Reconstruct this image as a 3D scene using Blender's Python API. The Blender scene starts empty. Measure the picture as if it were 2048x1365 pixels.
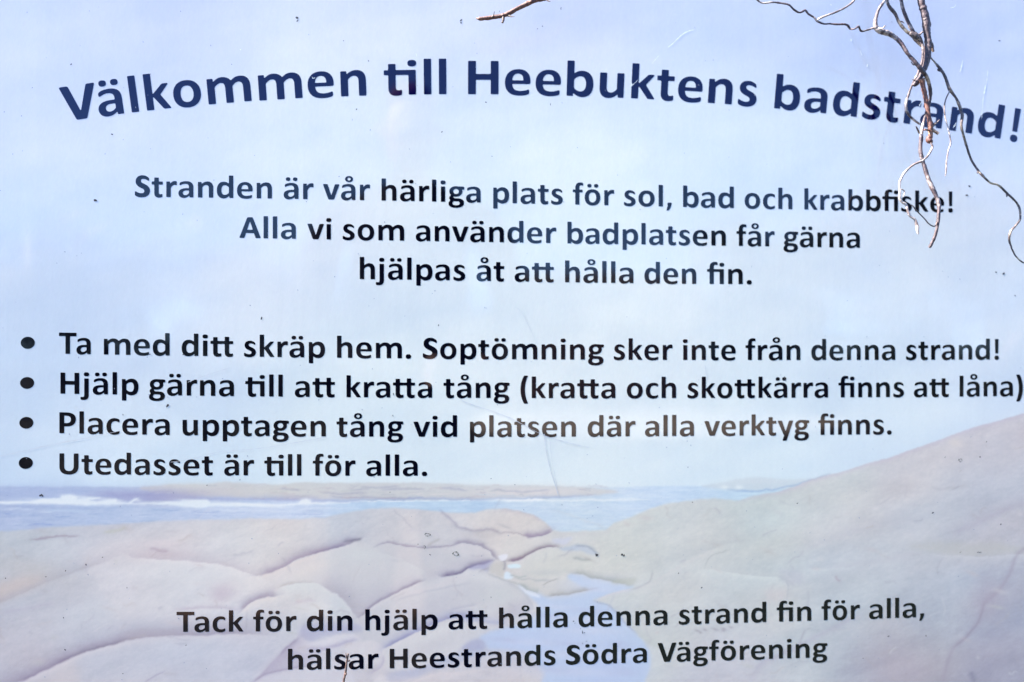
import bpy, bmesh, math, random
import numpy as np
from mathutils import Vector, Matrix
from mathutils.geometry import tessellate_polygon
random.seed(7); rng=np.random.default_rng(7)
SC=bpy.context.scene; COL=SC.collection
R=math.radians

# ---------------------------------------------------------------- camera
cam=bpy.data.objects.new('camera',bpy.data.cameras.new('camera')); COL.objects.link(cam)
SC.camera=cam
cam.location=(0,-0.918,1.15)
cam.rotation_euler=(R(90+1.34852),0,-R(3.80691))
cam.data.sensor_width=36; cam.data.lens=28.0
cam.data.clip_start=0.02; cam.data.clip_end=1500
cam.data.dof.use_dof=True; cam.data.dof.focus_distance=0.884; cam.data.dof.aperture_fstop=1.6
# ---------------------------------------------------------------- sky, sun, exposure
SUN=Vector((-0.70,-0.038,0.71)).normalized()     # towards the sun: high on the left, just grazing the board
elev=math.asin(SUN.z); azim=math.atan2(SUN.x,SUN.y)
w=bpy.data.worlds.new('World'); SC.world=w; w.use_nodes=True
nt=w.node_tree; sky=nt.nodes.new('ShaderNodeTexSky'); sky.sky_type='NISHITA'; sky.sun_disc=False
sky.sun_elevation=elev; sky.sun_rotation=azim; sky.air_density=0.45; sky.dust_density=0.0; sky.ozone_density=6.0
bg=nt.nodes['Background']; nt.links.new(sky.outputs[0],bg.inputs[0]); bg.inputs[1].default_value=0.125
sl=bpy.data.lights.new('sun','SUN'); sl.energy=5.0; sl.angle=R(0.5); sl.color=(1,0.94,0.86)
so=bpy.data.objects.new('sun',sl); COL.objects.link(so)
so.rotation_euler=SUN.to_track_quat('Z','Y').to_euler()
vs=SC.view_settings; vs.view_transform='Standard'; vs.look='None'; vs.gamma=1; vs.exposure=2.97
SC.cycles.use_denoising=True

# ---------------------------------------------------------------- helpers
def mesh_obj(name,verts,faces,mat=None,parent=None,smooth=False):
    me=bpy.data.meshes.new(name); me.from_pydata([tuple(v) for v in verts],[],faces); me.update()
    if smooth:
        me.polygons.foreach_set('use_smooth',[True]*len(me.polygons))
    o=bpy.data.objects.new(name,me); COL.objects.link(o)
    if mat: me.materials.append(mat)
    if parent: o.parent=parent
    return o
def tag(o,label=None,cat=None,kind=None,group=None):
    if label:o['label']=label
    if cat:o['category']=cat
    if kind:o['kind']=kind
    if group:o['group']=group
    return o
def empty(name,loc=(0,0,0)):
    o=bpy.data.objects.new(name,None); o.empty_display_size=.05; COL.objects.link(o); o.location=loc; return o
def under(o,root):
    """parent keeping world placement (root is unrotated)"""
    o.parent=root; o.matrix_parent_inverse=Matrix.Translation(-Vector(root.location)); return o
class Mat:
    def __init__(s,name):
        s.m=bpy.data.materials.new(name); s.m.use_nodes=True; s.t=s.m.node_tree; s.b=s.t.nodes['Principled BSDF']
    def n(s,t,**k):
        x=s.t.nodes.new(t)
        for a,b in k.items():
            if isinstance(b,(int,float,tuple)) and a in x.inputs: x.inputs[a].default_value=b
            else: setattr(x,a,b)
        return x
    def l(s,a,b): s.t.links.new(a,b)
    def ramp(s,fac,stops):
        r=s.n('ShaderNodeValToRGB'); e=r.color_ramp.elements
        while len(e)<len(stops): e.new(.5)
        for q,(p,c) in zip(e,stops): q.position=p; q.color=(*c,1)
        s.l(fac,r.inputs[0]); return r
    def noise(s,scale,detail=4,rough=.55,vec=None):
        x=s.n('ShaderNodeTexNoise'); x.inputs['Scale'].default_value=scale; x.inputs['Detail'].default_value=detail; x.inputs['Roughness'].default_value=rough
        if vec: s.l(vec,x.inputs['Vector'])
        return x
    def bump(s,h,strength,dist,normal=None):
        b=s.n('ShaderNodeBump'); b.inputs['Strength'].default_value=strength; b.inputs['Distance'].default_value=dist
        s.l(h,b.inputs['Height'])
        if normal: s.l(normal,b.inputs['Normal'])
        return b
def simple(name,col,rough=.6,var=.15,scale=8,bump=0,dist=.01,metal=0):
    M=Mat(name); tc=M.n('ShaderNodeTexCoord'); nz=M.noise(scale,5,.6,tc.outputs['Object'])
    lo=tuple(c*(1-var) for c in col); hi=tuple(min(1,c*(1+var)) for c in col)
    r=M.ramp(nz.outputs[0],[(.3,lo),(.7,hi)]); M.l(r.outputs[0],M.b.inputs['Base Color'])
    M.b.inputs['Roughness'].default_value=rough; M.b.inputs['Metallic'].default_value=metal
    if bump:
        b=M.bump(nz.outputs[0],bump,dist); M.l(b.outputs[0],M.b.inputs['Normal'])
    return M.m
# ================================================================ the information board
X0,X1,Z0,Z1=-0.66,0.84,0.66,1.66          # sheet edges (metres)
# ---- printed picture as a colour attribute on a fine mesh (faded photograph: sky, sea, rocks)
SKY=[(-485.8,1530.8,204,219,248),(-321.9,1524.1,216,226,250),(-333.2,1553.5,186,202,247),(-182.3,1528.0,222,232,248),(-91.6,1556.7,206,218,249),(-11.0,1526.9,216,228,250),(82.2,1558.9,206,218,250),(164.7,1537.6,206,219,250),(284.2,1517.0,214,228,248),(344.9,1542.6,198,214,247),(498.7,1546.9,188,208,250),(592.9,1567.8,192,208,249),(668.6,1551.6,198,212,248),(-484.1,1412.4,208,221,248),(-414.8,1493.1,207,220,248),(-348.2,1398.1,208,223,250),(-277.2,1490.9,220,230,247),(-209.7,1417.9,220,234,250),(-68.2,1403.3,225,237,248),(105.5,1406.5,227,240,248),(283.6,1415.7,213,230,250),(466.3,1413.1,209,226,250),(623.4,1495.3,198,214,249),(660.0,1404.5,206,221,247),(-482.7,1311.5,199,218,246),(-481.3,1205.5,200,219,244),(-346.9,1273.7,205,223,248),(-180.7,1263.8,217,230,248),(-10.5,1265.2,221,235,248),(164.0,1255.0,223,237,248),(342.8,1244.5,218,232,247),(526.0,1221.7,210,225,246),(650.9,1222.3,208,223,247),(-474.6,1105.7,199,219,243),(-345.3,1127.6,209,225,246),(-123.8,1127.2,216,233,246),(76.1,1126.9,222,236,248),(282.0,1126.6,222,236,248),(494.2,1138.1,213,229,246),(649.7,1138.0,208,223,245),(-478.9,1033.9,195,218,243),(-344.4,1032.7,205,227,245),(-66.9,1030.3,221,237,248),(105.1,1028.8,225,239,248),(341.3,1032.6,217,234,247),(524.2,1072.6,211,228,246)]  # sky colours also hold the lens vignette, darker towards the edges
ROCK=[(-482.9,940.4,190,199,210),(-482.1,885.7,186,191,206),(-481.2,814.7,184,187,204),(-397.5,950.1,196,201,214),(-396.7,884.0,197,204,218),(-385.2,812.3,196,199,214),(-316.2,937.8,200,204,215),(-288.6,898.5,206,213,224),(-287.8,809.8,196,201,218),(-223.1,947.5,208,212,219),(-178.5,907.6,211,211,215),(-150.5,879.1,207,216,224),(-122.9,940.4,202,207,218),(-122.7,901.0,198,201,214),(-200.1,824.3,194,197,214),(-122.3,805.7,200,202,216),(-49.7,962.0,204,210,219),(-38.3,927.8,201,203,215),(-66.5,905.6,204,204,215),(-9.8,882.0,203,205,217),(18.7,858.7,205,209,218),(-32.4,825.9,203,205,218),(18.8,796.5,205,202,212),(47.3,963.5,215,214,218),(81.8,965.9,216,214,217),(58.8,937.6,214,213,216),(122.4,942.4,211,213,217),(122.3,919.5,208,212,214),(104.9,896.9,209,210,214),(192.4,941.3,207,213,213),(221.9,958.2,210,213,214),(281.1,963.2,204,210,216),(251.1,900.0,204,207,214),(221.5,860.2,204,209,214),(340.8,974.1,201,211,214),(340.4,915.8,198,206,213),(340.1,869.3,200,207,216),(399.6,809.9,194,201,212),(431.6,996.5,203,209,214),(461.3,925.6,196,201,214),(460.7,866.9,190,198,210),(490.3,790.2,174,177,196),(554.6,1030.8,204,203,212),(553.7,959.6,197,202,214),(583.8,894.1,188,195,212),(552.2,835.7,180,187,204),(635.9,1054.0,202,199,210),(634.8,982.4,188,195,212),(646.8,946.5,190,189,202),(651.8,863.2,170,175,198),(638.2,786.5,162,165,190),(539.2,783.1,170,169,186),(327.6,788.5,196,197,212)]
SEA=[(-494.4,1001.0,178,195,226),(-494.0,973.5,170,187,222),(-424.7,975.4,174,193,226),(-343.8,977.1,184,201,230),(-261.8,976.0,188,207,236),(-178.9,977.8,194,211,238),(-111.9,982.6,192,217,242),(-10.0,983.0,192,217,240),(7.1,978.3,182,207,236),(93.4,982.9,202,220,242),(134.0,965.2,200,219,236),(222.0,993.0,200,219,244),(281.3,995.2,196,218,242),(353.0,994.4,192,219,240)]
OPS=[('field','sea',[(-547.4,1010.9),(-357.7,1008.1),(-123.2,1004.7),(180.9,1002.1),(281.3,1002.8),(329.1,1004.0),(462.2,1008.0),(461.3,925.6),(-546.3,941.4)],1.15),
('blob',-473.1,1003.5,69.2,8.1,0,(168,186,226),0.5),
('poly',[(284.3,1002.7),(305.2,1006.0),(329.1,1010.5),(353.1,1012.0),(377.2,1010.0),(413.5,1009.6),(437.9,1015.3),(401.3,1001.5),(377.1,997.7),(329.0,997.0),(299.2,999.1)],(204,216,228),1.73,0.8,True),
('cre',[(314.1,997.8),(341.0,995.7),(368.1,997.8),(395.3,1002.2),(416.5,1008.4),(437.8,1014.7)],1.15,1.15,(140,168,212),0.55),
('blob',310.5,1000.7,5.2,2.3,0,(226,238,246),0.8),
('blob',327.9,1000.5,4.6,2.3,0,(226,238,246),0.8),
('poly',[(-354.9,1007.2),(-333.2,1009.2),(-319.6,1010.7),(-289.6,1010.4),(-262.1,1012.4),(-234.6,1010.7),(-218.0,1009.1),(-195.8,1009.5),(-179.1,1011.5),(-151.2,1010.7),(-123.2,1010.4),(-66.9,1009.8),(-21.4,1008.8),(24.3,1006.0),(64.5,1005.6),(105.0,1004.6),(134.1,1003.2),(163.3,1000.5),(184.4,996.9),(163.3,993.6),(110.8,991.3),(47.3,990.3),(-10.0,989.9),(-66.8,990.0),(-123.1,991.2),(-179.0,992.4),(-206.8,993.3),(-245.5,994.8),(-289.5,997.0),(-311.3,998.9),(-344.0,1002.6)],(205,210,216),1.27,1,True),
('blob',-278.5,1001.4,63.4,6.9,0,(206,204,211),0.5),
('blob',-193.0,1003.2,34.6,5.2,0,(212,216,214),0.5),
('blob',-300.5,1008.9,23.1,3.5,0,(212,218,218),0.6),
('blob',81.9,998.0,69.2,5.2,0,(222,220,226),0.7),
('blob',-38.5,1004.4,115.3,4.0,0,(212,219,226),0.5),
('cre',[(-156.8,1000.6),(-142.8,998.7),(-123.2,998.5),(-103.5,998.9)],1.27,1.27,(158,160,190),0.42),
('cre',[(-145.6,996.0),(-128.8,994.1),(-103.5,993.8)],1.27,1.27,(158,160,190),0.42),
('cre',[(-21.4,1003.1),(-4.3,1002.3),(10.0,1001.0)],1.27,1.27,(158,160,190),0.42),
('cre',[(-111.9,996.7),(-97.9,993.7),(-66.8,992.2),(-38.5,991.3)],1.27,1.27,(158,160,190),0.42),
('cre',[(-201.3,1004.5),(-184.7,1003.1),(-179.1,1001.4)],1.27,1.27,(158,160,190),0.42),
('cre',[(-89.4,1002.1),(-66.9,1003.0),(-38.5,1002.1)],1.27,1.27,(158,160,190),0.42),
('cre',[(-112.0,1005.8),(-89.5,1005.0),(-66.9,1005.8)],1.27,1.27,(158,160,190),0.42),
('cre',[(35.8,1000.2),(70.3,998.7),(105.0,998.9)],1.27,1.27,(158,160,190),0.42),
('cre',[(-123.2,1001.9),(-100.7,1002.8)],1.27,1.27,(158,160,190),0.42),
('cre',[(-123.2,991.7),(-78.1,990.7),(-32.8,991.3),(18.6,989.5),(47.3,989.8),(105.0,990.8),(157.4,993.1)],2.31,1.15,(160,176,216),0.6),
('cre',[(-305.8,996.1),(-273.0,993.5),(-234.4,993.0),(-201.3,992.7),(-179.0,991.3),(-134.4,989.6),(-100.7,989.2)],3.46,1.73,(168,180,218),0.75),
('blob',-184.6,994.1,17.3,2.3,0,(168,168,198),0.5),
('blob',-333.1,997.5,34.6,7.5,0,(160,164,206),0.65),
('blob',-381.9,999.7,28.8,5.2,0,(158,162,206),0.45),
('blob',-349.4,993.8,51.9,3.5,0,(158,164,208),0.5),
('blob',-311.3,996.2,23.1,4.6,0,(176,176,206),0.5),
('cre',[(-398.1,1002.7),(-371.1,998.5),(-344.0,1000.4),(-316.8,1002.3)],2.88,2.88,(150,156,200),0.3),
('cre',[(-229.3,1001.0),(-223.3,1000.8),(-217.3,1000.6)],0.5,0.47,(224,224,228),0.2778062042984023),
('cre',[(-231.0,994.2),(-224.0,993.5),(-217.0,994.1)],0.83,0.58,(180,176,194),0.46041359214298905),
('cre',[(-89.2,996.4),(-79.9,997.1),(-70.6,995.7)],0.8,0.7,(176,182,196),0.4470711533699793),
('cre',[(-214.0,1000.1),(-202.3,1000.1),(-190.7,999.2)],0.71,1.05,(196,186,196),0.33338631681522823),
('cre',[(118.6,992.0),(121.9,992.6),(125.3,992.6)],1.02,0.81,(190,198,200),0.326344553769923),
('cre',[(66.5,997.3),(74.6,997.4),(82.6,997.7)],0.66,1.2,(176,182,196),0.4569201699190267),
('cre',[(147.0,994.9),(151.1,994.2),(155.2,993.7)],0.98,0.92,(180,176,194),0.38989277146370993),
('cre',[(145.5,1001.2),(149.2,1001.2),(152.8,1000.8)],0.74,0.74,(176,182,196),0.32313854820377264),
('cre',[(-271.6,1005.2),(-261.6,1004.5),(-251.6,1006.0)],0.82,0.5,(196,186,196),0.29928624380570223),
('cre',[(90.7,990.7),(98.4,989.8),(106.1,991.0)],0.51,0.95,(176,182,196),0.4846686479390819),
('cre',[(136.9,1000.9),(142.1,1000.5),(147.3,999.7)],0.66,0.75,(180,176,194),0.4689978924282805),
('cre',[(-161.0,1001.5),(-153.4,1001.2),(-145.8,1001.1)],0.78,0.96,(196,186,196),0.28139018959818385),
('cre',[(-33.8,996.2),(-21.7,996.2),(-9.5,996.5)],0.64,0.73,(224,224,228),0.49623677934698435),
('cre',[(-191.8,1003.1),(-183.6,1003.7),(-175.3,1002.7)],0.65,0.75,(190,198,200),0.3826591753369948),
('cre',[(-209.4,1001.6),(-201.1,1000.7),(-192.8,1002.5)],0.67,0.97,(190,198,200),0.37780156269994675),
('cre',[(-189.3,1003.3),(-183.9,1003.5),(-178.4,1003.0)],0.63,0.77,(176,182,196),0.4914123503176674),
('cre',[(-9.1,1004.9),(-1.5,1004.6),(6.1,1005.3)],0.65,1.01,(176,182,196),0.23055250778956146),
('cre',[(-188.4,1003.7),(-177.6,1003.7),(-166.7,1002.7)],0.56,0.73,(180,176,194),0.4654694815763866),
('cre',[(-124.9,1004.7),(-121.4,1004.6),(-117.9,1005.3)],0.93,1.14,(180,176,194),0.4591182804374221),
('cre',[(-179.4,996.1),(-176.3,995.9),(-173.2,995.9)],0.7,0.88,(190,198,200),0.33941623869468485),
('cre',[(-33.9,1002.7),(-25.7,1003.5),(-17.4,1002.8)],0.58,0.85,(196,186,196),0.4960740965086387),
('cre',[(-133.1,993.8),(-121.3,994.1),(-109.4,992.9)],0.94,1.0,(196,186,196),0.4890098235511225),
('cre',[(-78.9,994.1),(-67.6,993.3),(-56.4,992.7)],0.53,0.66,(176,182,196),0.4710827845401026),
('cre',[(-4.0,992.7),(7.7,991.9),(19.5,992.2)],0.47,1.06,(180,176,194),0.3509561478344084),
('cre',[(-228.8,1008.9),(-221.1,1009.6),(-213.4,1007.8)],0.53,0.56,(196,186,196),0.34315924900371897),
('cre',[(40.6,1001.0),(45.0,1000.9),(49.4,1000.2)],0.56,1.1,(180,176,194),0.44704962876607424),
('cre',[(-340.4,1000.9),(-329.6,1001.6),(-318.7,1001.2)],0.62,0.89,(224,224,228),0.2152918580313772),
('cre',[(-187.8,996.4),(-176.7,995.8),(-165.7,997.1)],0.49,0.85,(176,182,196),0.45633468042176795),
('cre',[(-302.7,1002.4),(-297.4,1002.7),(-292.0,1002.7)],0.83,0.93,(190,198,200),0.27947913972530214),
('cre',[(145.4,998.7),(149.2,999.5),(152.9,998.1)],0.92,0.92,(176,182,196),0.3119823726880949),
('cre',[(-48.8,995.4),(-42.5,994.8),(-36.2,994.9)],0.71,0.76,(224,224,228),0.42801308565485624),
('cre',[(-191.7,994.4),(-185.2,995.2),(-178.7,994.9)],0.62,0.94,(224,224,228),0.2673322873395422),
('cre',[(-281.5,1009.4),(-276.0,1008.5),(-270.5,1009.1)],0.96,0.56,(176,182,196),0.4817185904381164),
('cre',[(15.0,993.6),(22.9,993.7),(30.8,994.3)],0.64,0.89,(196,186,196),0.4149746023228048),
('cre',[(-113.8,1004.4),(-107.5,1004.3),(-101.2,1004.2)],0.84,0.76,(176,182,196),0.3024451803599348),
('cre',[(76.1,1005.7),(79.6,1005.7),(83.2,1005.1)],0.63,0.7,(176,182,196),0.2108807809566976),
('cre',[(33.1,998.6),(43.0,999.2),(52.9,997.8)],1.0,0.51,(190,198,200),0.46082679010326566),
('cre',[(-257.3,1008.4),(-244.9,1008.0),(-232.5,1008.2)],0.86,1.22,(190,198,200),0.3102414047705834),
('cre',[(-151.7,1003.1),(-145.2,1003.7),(-138.6,1003.0)],1.02,0.79,(180,176,194),0.32458131244220906),
('cre',[(-66.7,998.7),(-54.8,998.2),(-42.8,999.2)],0.69,1.18,(180,176,194),0.22875821925243367),
('cre',[(23.4,992.5),(31.1,992.5),(38.9,991.8)],0.57,0.68,(180,176,194),0.2439665591395288),
('cre',[(-92.9,993.5),(-81.8,993.3),(-70.6,992.6)],0.85,1.15,(196,186,196),0.4560918418718292),
('cre',[(-58.6,1003.4),(-54.1,1004.1),(-49.5,1003.3)],0.68,0.6,(190,198,200),0.2716476015494216),
('cre',[(-109.3,994.8),(-102.7,994.4),(-96.1,994.2)],0.58,0.93,(196,186,196),0.208331065210624),
('cre',[(147.9,1004.2),(160.5,1003.6),(173.1,1003.1)],0.49,1.2,(180,176,194),0.3944749587424584),
('cre',[(38.1,1005.4),(42.7,1005.8),(47.3,1004.4)],0.91,0.57,(196,186,196),0.4114202946613945),
('cre',[(79.3,992.1),(84.3,991.4),(89.4,992.4)],0.71,1.05,(176,182,196),0.23539026176775021),
('cre',[(-216.5,995.3),(-213.9,995.3),(-211.3,994.7)],0.66,0.48,(190,198,200),0.33086640249120225),
('cre',[(-107.7,1004.8),(-99.4,1003.9),(-91.0,1004.8)],0.78,0.56,(190,198,200),0.22287319600306388),
('cre',[(-134.0,1001.6),(-126.3,1001.9),(-118.6,1001.3)],0.87,1.01,(190,198,200),0.4271969984108472),
('cre',[(-201.3,998.7),(-192.3,998.1),(-183.4,999.0)],0.9,1.24,(196,186,196),0.3608501915462624),
('cre',[(-289.7,1002.4),(-283.9,1002.0),(-278.1,1001.9)],0.79,0.61,(180,176,194),0.2537313260975018),
('cre',[(95.2,995.7),(98.9,994.9),(102.5,996.5)],0.65,1.04,(196,186,196),0.3260412563866164),
('cre',[(-198.8,1006.1),(-191.7,1005.5),(-184.5,1005.5)],0.52,0.61,(196,186,196),0.36294053772656143),
('cre',[(19.1,1001.1),(24.2,1001.3),(29.3,1000.2)],0.49,0.87,(180,176,194),0.40863380827509177),
('cre',[(-93.4,994.4),(-81.3,994.4),(-69.1,993.5)],0.5,0.86,(176,182,196),0.24547477126975545),
('cre',[(-55.9,997.0),(-47.7,996.2),(-39.5,997.7)],0.86,0.92,(224,224,228),0.44472445320355136),
('cre',[(23.6,997.5),(27.5,997.6),(31.3,998.1)],0.77,0.92,(180,176,194),0.46057058032635734),
('cre',[(-165.0,1004.1),(-154.1,1004.1),(-143.2,1004.1)],0.93,0.72,(196,186,196),0.2928815021372778),
('cre',[(-101.8,999.8),(-92.2,999.0),(-82.5,999.2)],0.48,0.61,(176,182,196),0.23224482335997332),
('cre',[(27.3,1003.0),(31.4,1002.7),(35.6,1003.6)],0.91,0.63,(196,186,196),0.4778143934442662),
('cre',[(124.3,1003.8),(129.7,1003.5),(135.0,1004.5)],0.73,0.53,(176,182,196),0.20765513485647966),
('cre',[(-41.8,999.5),(-34.3,1000.3),(-26.8,999.7)],0.65,0.74,(180,176,194),0.22415443180119518),
('cre',[(69.4,994.1),(72.1,994.8),(74.7,992.9)],1.04,0.63,(176,182,196),0.45843799829478266),
('cre',[(-131.8,996.7),(-124.5,997.3),(-117.3,997.6)],0.51,0.62,(180,176,194),0.3174482542957515),
('cre',[(-114.0,1007.0),(-102.9,1007.4),(-91.7,1006.8)],0.47,0.83,(224,224,228),0.33151170577240524),
('cre',[(-122.8,1007.6),(-117.9,1006.9),(-113.0,1007.6)],0.67,0.79,(176,182,196),0.44125807853563515),
('cre',[(-219.3,1003.5),(-208.3,1003.4),(-197.3,1004.1)],0.47,0.93,(196,186,196),0.2504827446566174),
('cre',[(-331.0,1008.6),(-327.1,1008.6),(-323.2,1009.5)],0.47,0.82,(224,224,228),0.2098516658770515),
('cre',[(6.1,1003.1),(8.8,1003.1),(11.6,1002.1)],0.97,0.66,(224,224,228),0.34237579894954984),
('cre',[(-446.9,975.3),(-437.8,975.6),(-428.7,975.8)],0.8,0.62,(144,170,216),0.48472586100205967),
('cre',[(-106.2,973.7),(-93.3,974.1),(-80.3,973.7)],0.92,0.64,(135,160,214),0.4521315838008723),
('cre',[(-102.8,971.4),(-98.5,971.9),(-94.3,972.0)],0.54,0.48,(135,160,214),0.3016770322737476),
('cre',[(-301.5,979.6),(-283.9,979.0),(-266.2,979.4)],0.68,0.66,(135,160,214),0.3606054060529211),
('cre',[(-197.7,971.8),(-187.5,971.2),(-177.3,972.1)],0.65,0.75,(208,224,242),0.3341291250289376),
('cre',[(-186.1,976.6),(-169.1,975.9),(-152.1,976.3)],0.89,0.67,(200,216,240),0.290706362950971),
('cre',[(-341.9,982.2),(-326.2,982.0),(-310.4,982.2)],0.54,0.88,(144,170,216),0.5335840966594946),
('cre',[(-497.7,985.4),(-482.7,984.8),(-467.8,985.7)],0.78,0.84,(208,224,242),0.25929273478814346),
('cre',[(-157.7,971.1),(-140.0,970.4),(-122.3,970.7)],0.87,0.88,(208,224,242),0.44923562886210733),
('cre',[(-514.7,985.1),(-499.2,984.4),(-483.8,985.0)],0.6,0.72,(200,216,240),0.2601717469993855),
('cre',[(-495.2,985.7),(-481.8,985.5),(-468.4,986.2)],0.57,1.02,(200,216,240),0.4126883688614712),
('cre',[(-299.0,975.8),(-281.3,975.8),(-263.5,974.7)],0.82,0.73,(135,160,214),0.25660202122316944),
('cre',[(-173.9,972.2),(-156.6,972.5),(-139.2,971.0)],0.58,0.52,(144,170,216),0.3119395519701049),
('cre',[(-163.9,971.7),(-149.8,971.3),(-135.8,970.7)],0.62,0.81,(144,170,216),0.48123215020327315),
('cre',[(-393.6,967.8),(-383.0,967.8),(-372.3,968.2)],0.46,0.63,(135,160,214),0.3481776774121488),
('cre',[(-435.5,972.4),(-417.9,972.0),(-400.2,972.1)],0.82,0.5,(200,216,240),0.26247056899694),
('cre',[(-160.2,983.5),(-152.4,983.5),(-144.6,983.7)],0.61,0.89,(200,216,240),0.38159073445710245),
('cre',[(-144.1,963.5),(-130.5,962.9),(-116.9,963.1)],0.65,1.01,(144,170,216),0.3916781662745906),
('cre',[(-188.2,976.5),(-168.8,975.8),(-149.3,976.4)],0.89,0.57,(135,160,214),0.252622476237412),
('cre',[(-452.8,977.9),(-447.9,977.8),(-443.0,978.2)],0.56,0.74,(135,160,214),0.3491604978576196),
('cre',[(-201.7,969.4),(-193.2,969.8),(-184.7,969.5)],0.65,0.51,(200,216,240),0.32182721823962473),
('cre',[(-172.4,978.9),(-162.5,978.5),(-152.5,978.4)],0.9,0.71,(144,170,216),0.3886010060266542),
('cre',[(-90.0,979.2),(-70.9,979.2),(-51.8,979.5)],0.63,0.67,(208,224,242),0.3868777670759768),
('cre',[(-120.0,973.2),(-115.5,973.0),(-111.1,973.7)],0.47,1.01,(135,160,214),0.3062014807911271),
('cre',[(-189.7,975.3),(-170.6,974.7),(-151.3,974.0)],0.48,0.57,(135,160,214),0.32842770024291384),
('cre',[(-131.2,966.6),(-117.7,966.1),(-104.1,966.3)],0.58,0.85,(144,170,216),0.3715566807797738),
('cre',[(-407.1,986.9),(-396.7,986.7),(-386.2,986.4)],0.88,0.93,(200,216,240),0.43838224659797814),
('cre',[(-201.1,967.4),(-190.6,967.0),(-180.1,967.4)],0.52,0.47,(135,160,214),0.24919924609493768),
('cre',[(-244.4,966.8),(-226.5,966.6),(-208.6,966.0)],0.89,0.93,(144,170,216),0.35717168741013783),
('cre',[(-249.2,979.7),(-243.9,980.0),(-238.7,979.0)],0.51,0.91,(144,170,216),0.38274196808728345),
('cre',[(-175.4,975.4),(-156.5,975.5),(-137.6,975.2)],0.7,0.7,(200,216,240),0.4069002342576604),
('cre',[(-119.4,971.2),(-114.8,971.1),(-110.1,971.0)],0.69,0.62,(208,224,242),0.2256143686085688),
('cre',[(-233.5,977.8),(-221.5,977.2),(-209.5,976.8)],0.76,0.57,(208,224,242),0.24528236883482307),
('cre',[(-355.1,969.8),(-346.3,969.9),(-337.5,968.8)],0.9,0.64,(144,170,216),0.41332905477280923),
('cre',[(-500.6,980.3),(-490.6,979.7),(-480.6,980.0)],0.9,0.89,(135,160,214),0.47062080770617215),
('cre',[(-160.0,971.4),(-143.3,971.7),(-126.5,971.3)],0.9,0.5,(208,224,242),0.44599469915561896),
('cre',[(-322.0,980.7),(-309.5,980.9),(-297.0,980.4)],0.54,0.55,(200,216,240),0.3725037861481617),
('cre',[(-319.6,978.4),(-315.4,978.4),(-311.1,978.8)],0.75,0.64,(200,216,240),0.4187046914300794),
('cre',[(-495.0,968.9),(-483.2,968.8),(-471.4,969.2)],0.64,1.03,(208,224,242),0.22611983405670774),
('cre',[(-467.7,982.4),(-458.0,981.8),(-448.4,982.0)],0.89,0.47,(208,224,242),0.44922472265084545),
('cre',[(-98.2,978.8),(-88.5,978.2),(-78.7,978.6)],0.79,0.64,(135,160,214),0.4695301443140066),
('cre',[(-292.4,968.4),(-281.7,968.3),(-270.9,968.0)],0.6,0.55,(144,170,216),0.49805777586323735),
('cre',[(-432.0,975.7),(-414.2,975.1),(-396.4,975.8)],0.91,0.95,(200,216,240),0.27922536184246005),
('cre',[(-159.4,982.1),(-145.9,982.4),(-132.4,981.5)],0.54,0.79,(200,216,240),0.4174446920352226),
('cre',[(-179.2,963.9),(-164.6,963.7),(-149.9,963.1)],0.5,0.77,(144,170,216),0.34338567589695074),
('cre',[(-267.1,981.5),(-256.1,981.3),(-245.0,981.0)],0.73,0.87,(208,224,242),0.4155465254382037),
('cre',[(-161.4,978.7),(-142.2,978.8),(-123.0,978.9)],0.69,0.88,(208,224,242),0.3822127041318967),
('cre',[(-411.9,978.8),(-403.9,979.1),(-395.9,978.8)],0.82,0.56,(144,170,216),0.547342838499167),
('cre',[(-494.0,980.2),(-482.0,979.9),(-469.9,980.2)],0.57,0.68,(200,216,240),0.4453180925451532),
('cre',[(-362.3,982.8),(-350.0,982.2),(-337.8,982.6)],0.86,0.87,(208,224,242),0.2029694108303718),
('cre',[(-359.9,979.5),(-349.3,978.9),(-338.7,978.9)],0.51,0.75,(208,224,242),0.2549781322479834),
('cre',[(-360.4,974.3),(-354.2,974.7),(-348.1,974.5)],0.59,0.48,(208,224,242),0.33359030418925784),
('cre',[(-203.8,967.7),(-186.8,967.0),(-169.8,967.4)],0.78,0.53,(144,170,216),0.31258130276190127),
('cre',[(-457.7,982.0),(-445.6,982.3),(-433.5,982.3)],0.87,0.71,(208,224,242),0.29570235387884897),
('cre',[(-309.7,965.8),(-298.5,966.1),(-287.3,966.0)],0.75,0.8,(208,224,242),0.3090523196140879),
('cre',[(-475.0,968.2),(-460.8,968.5),(-446.7,967.9)],0.81,1.03,(135,160,214),0.5032254355392987),
('cre',[(-379.9,968.3),(-366.5,968.6),(-353.0,967.7)],0.76,0.97,(200,216,240),0.4210411752065601),
('cre',[(-431.4,979.9),(-426.1,979.7),(-420.8,980.6)],0.89,0.76,(135,160,214),0.2988960714104154),
('cre',[(-167.6,967.3),(-149.3,967.2),(-131.0,967.1)],0.67,1.01,(200,216,240),0.25059263216904687),
('cre',[(-390.8,968.7),(-384.8,968.6),(-378.8,968.4)],0.62,0.9,(200,216,240),0.3117653419447617),
('cre',[(220.0,963.6),(232.7,963.5),(245.5,962.7)],0.55,0.52,(178,204,232),0.22394610483674185),
('cre',[(282.6,980.2),(289.9,980.5),(297.3,980.8)],0.69,0.68,(172,196,228),0.24735464513497862),
('cre',[(106.1,988.8),(114.1,988.9),(122.2,989.4)],0.91,0.88,(206,222,244),0.24408320084778262),
('cre',[(130.1,975.8),(137.7,975.4),(145.3,976.1)],0.77,0.81,(206,222,244),0.336794235931419),
('cre',[(158.5,974.1),(168.4,974.4),(178.4,974.2)],0.63,0.51,(178,204,232),0.29803276958760894),
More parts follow.
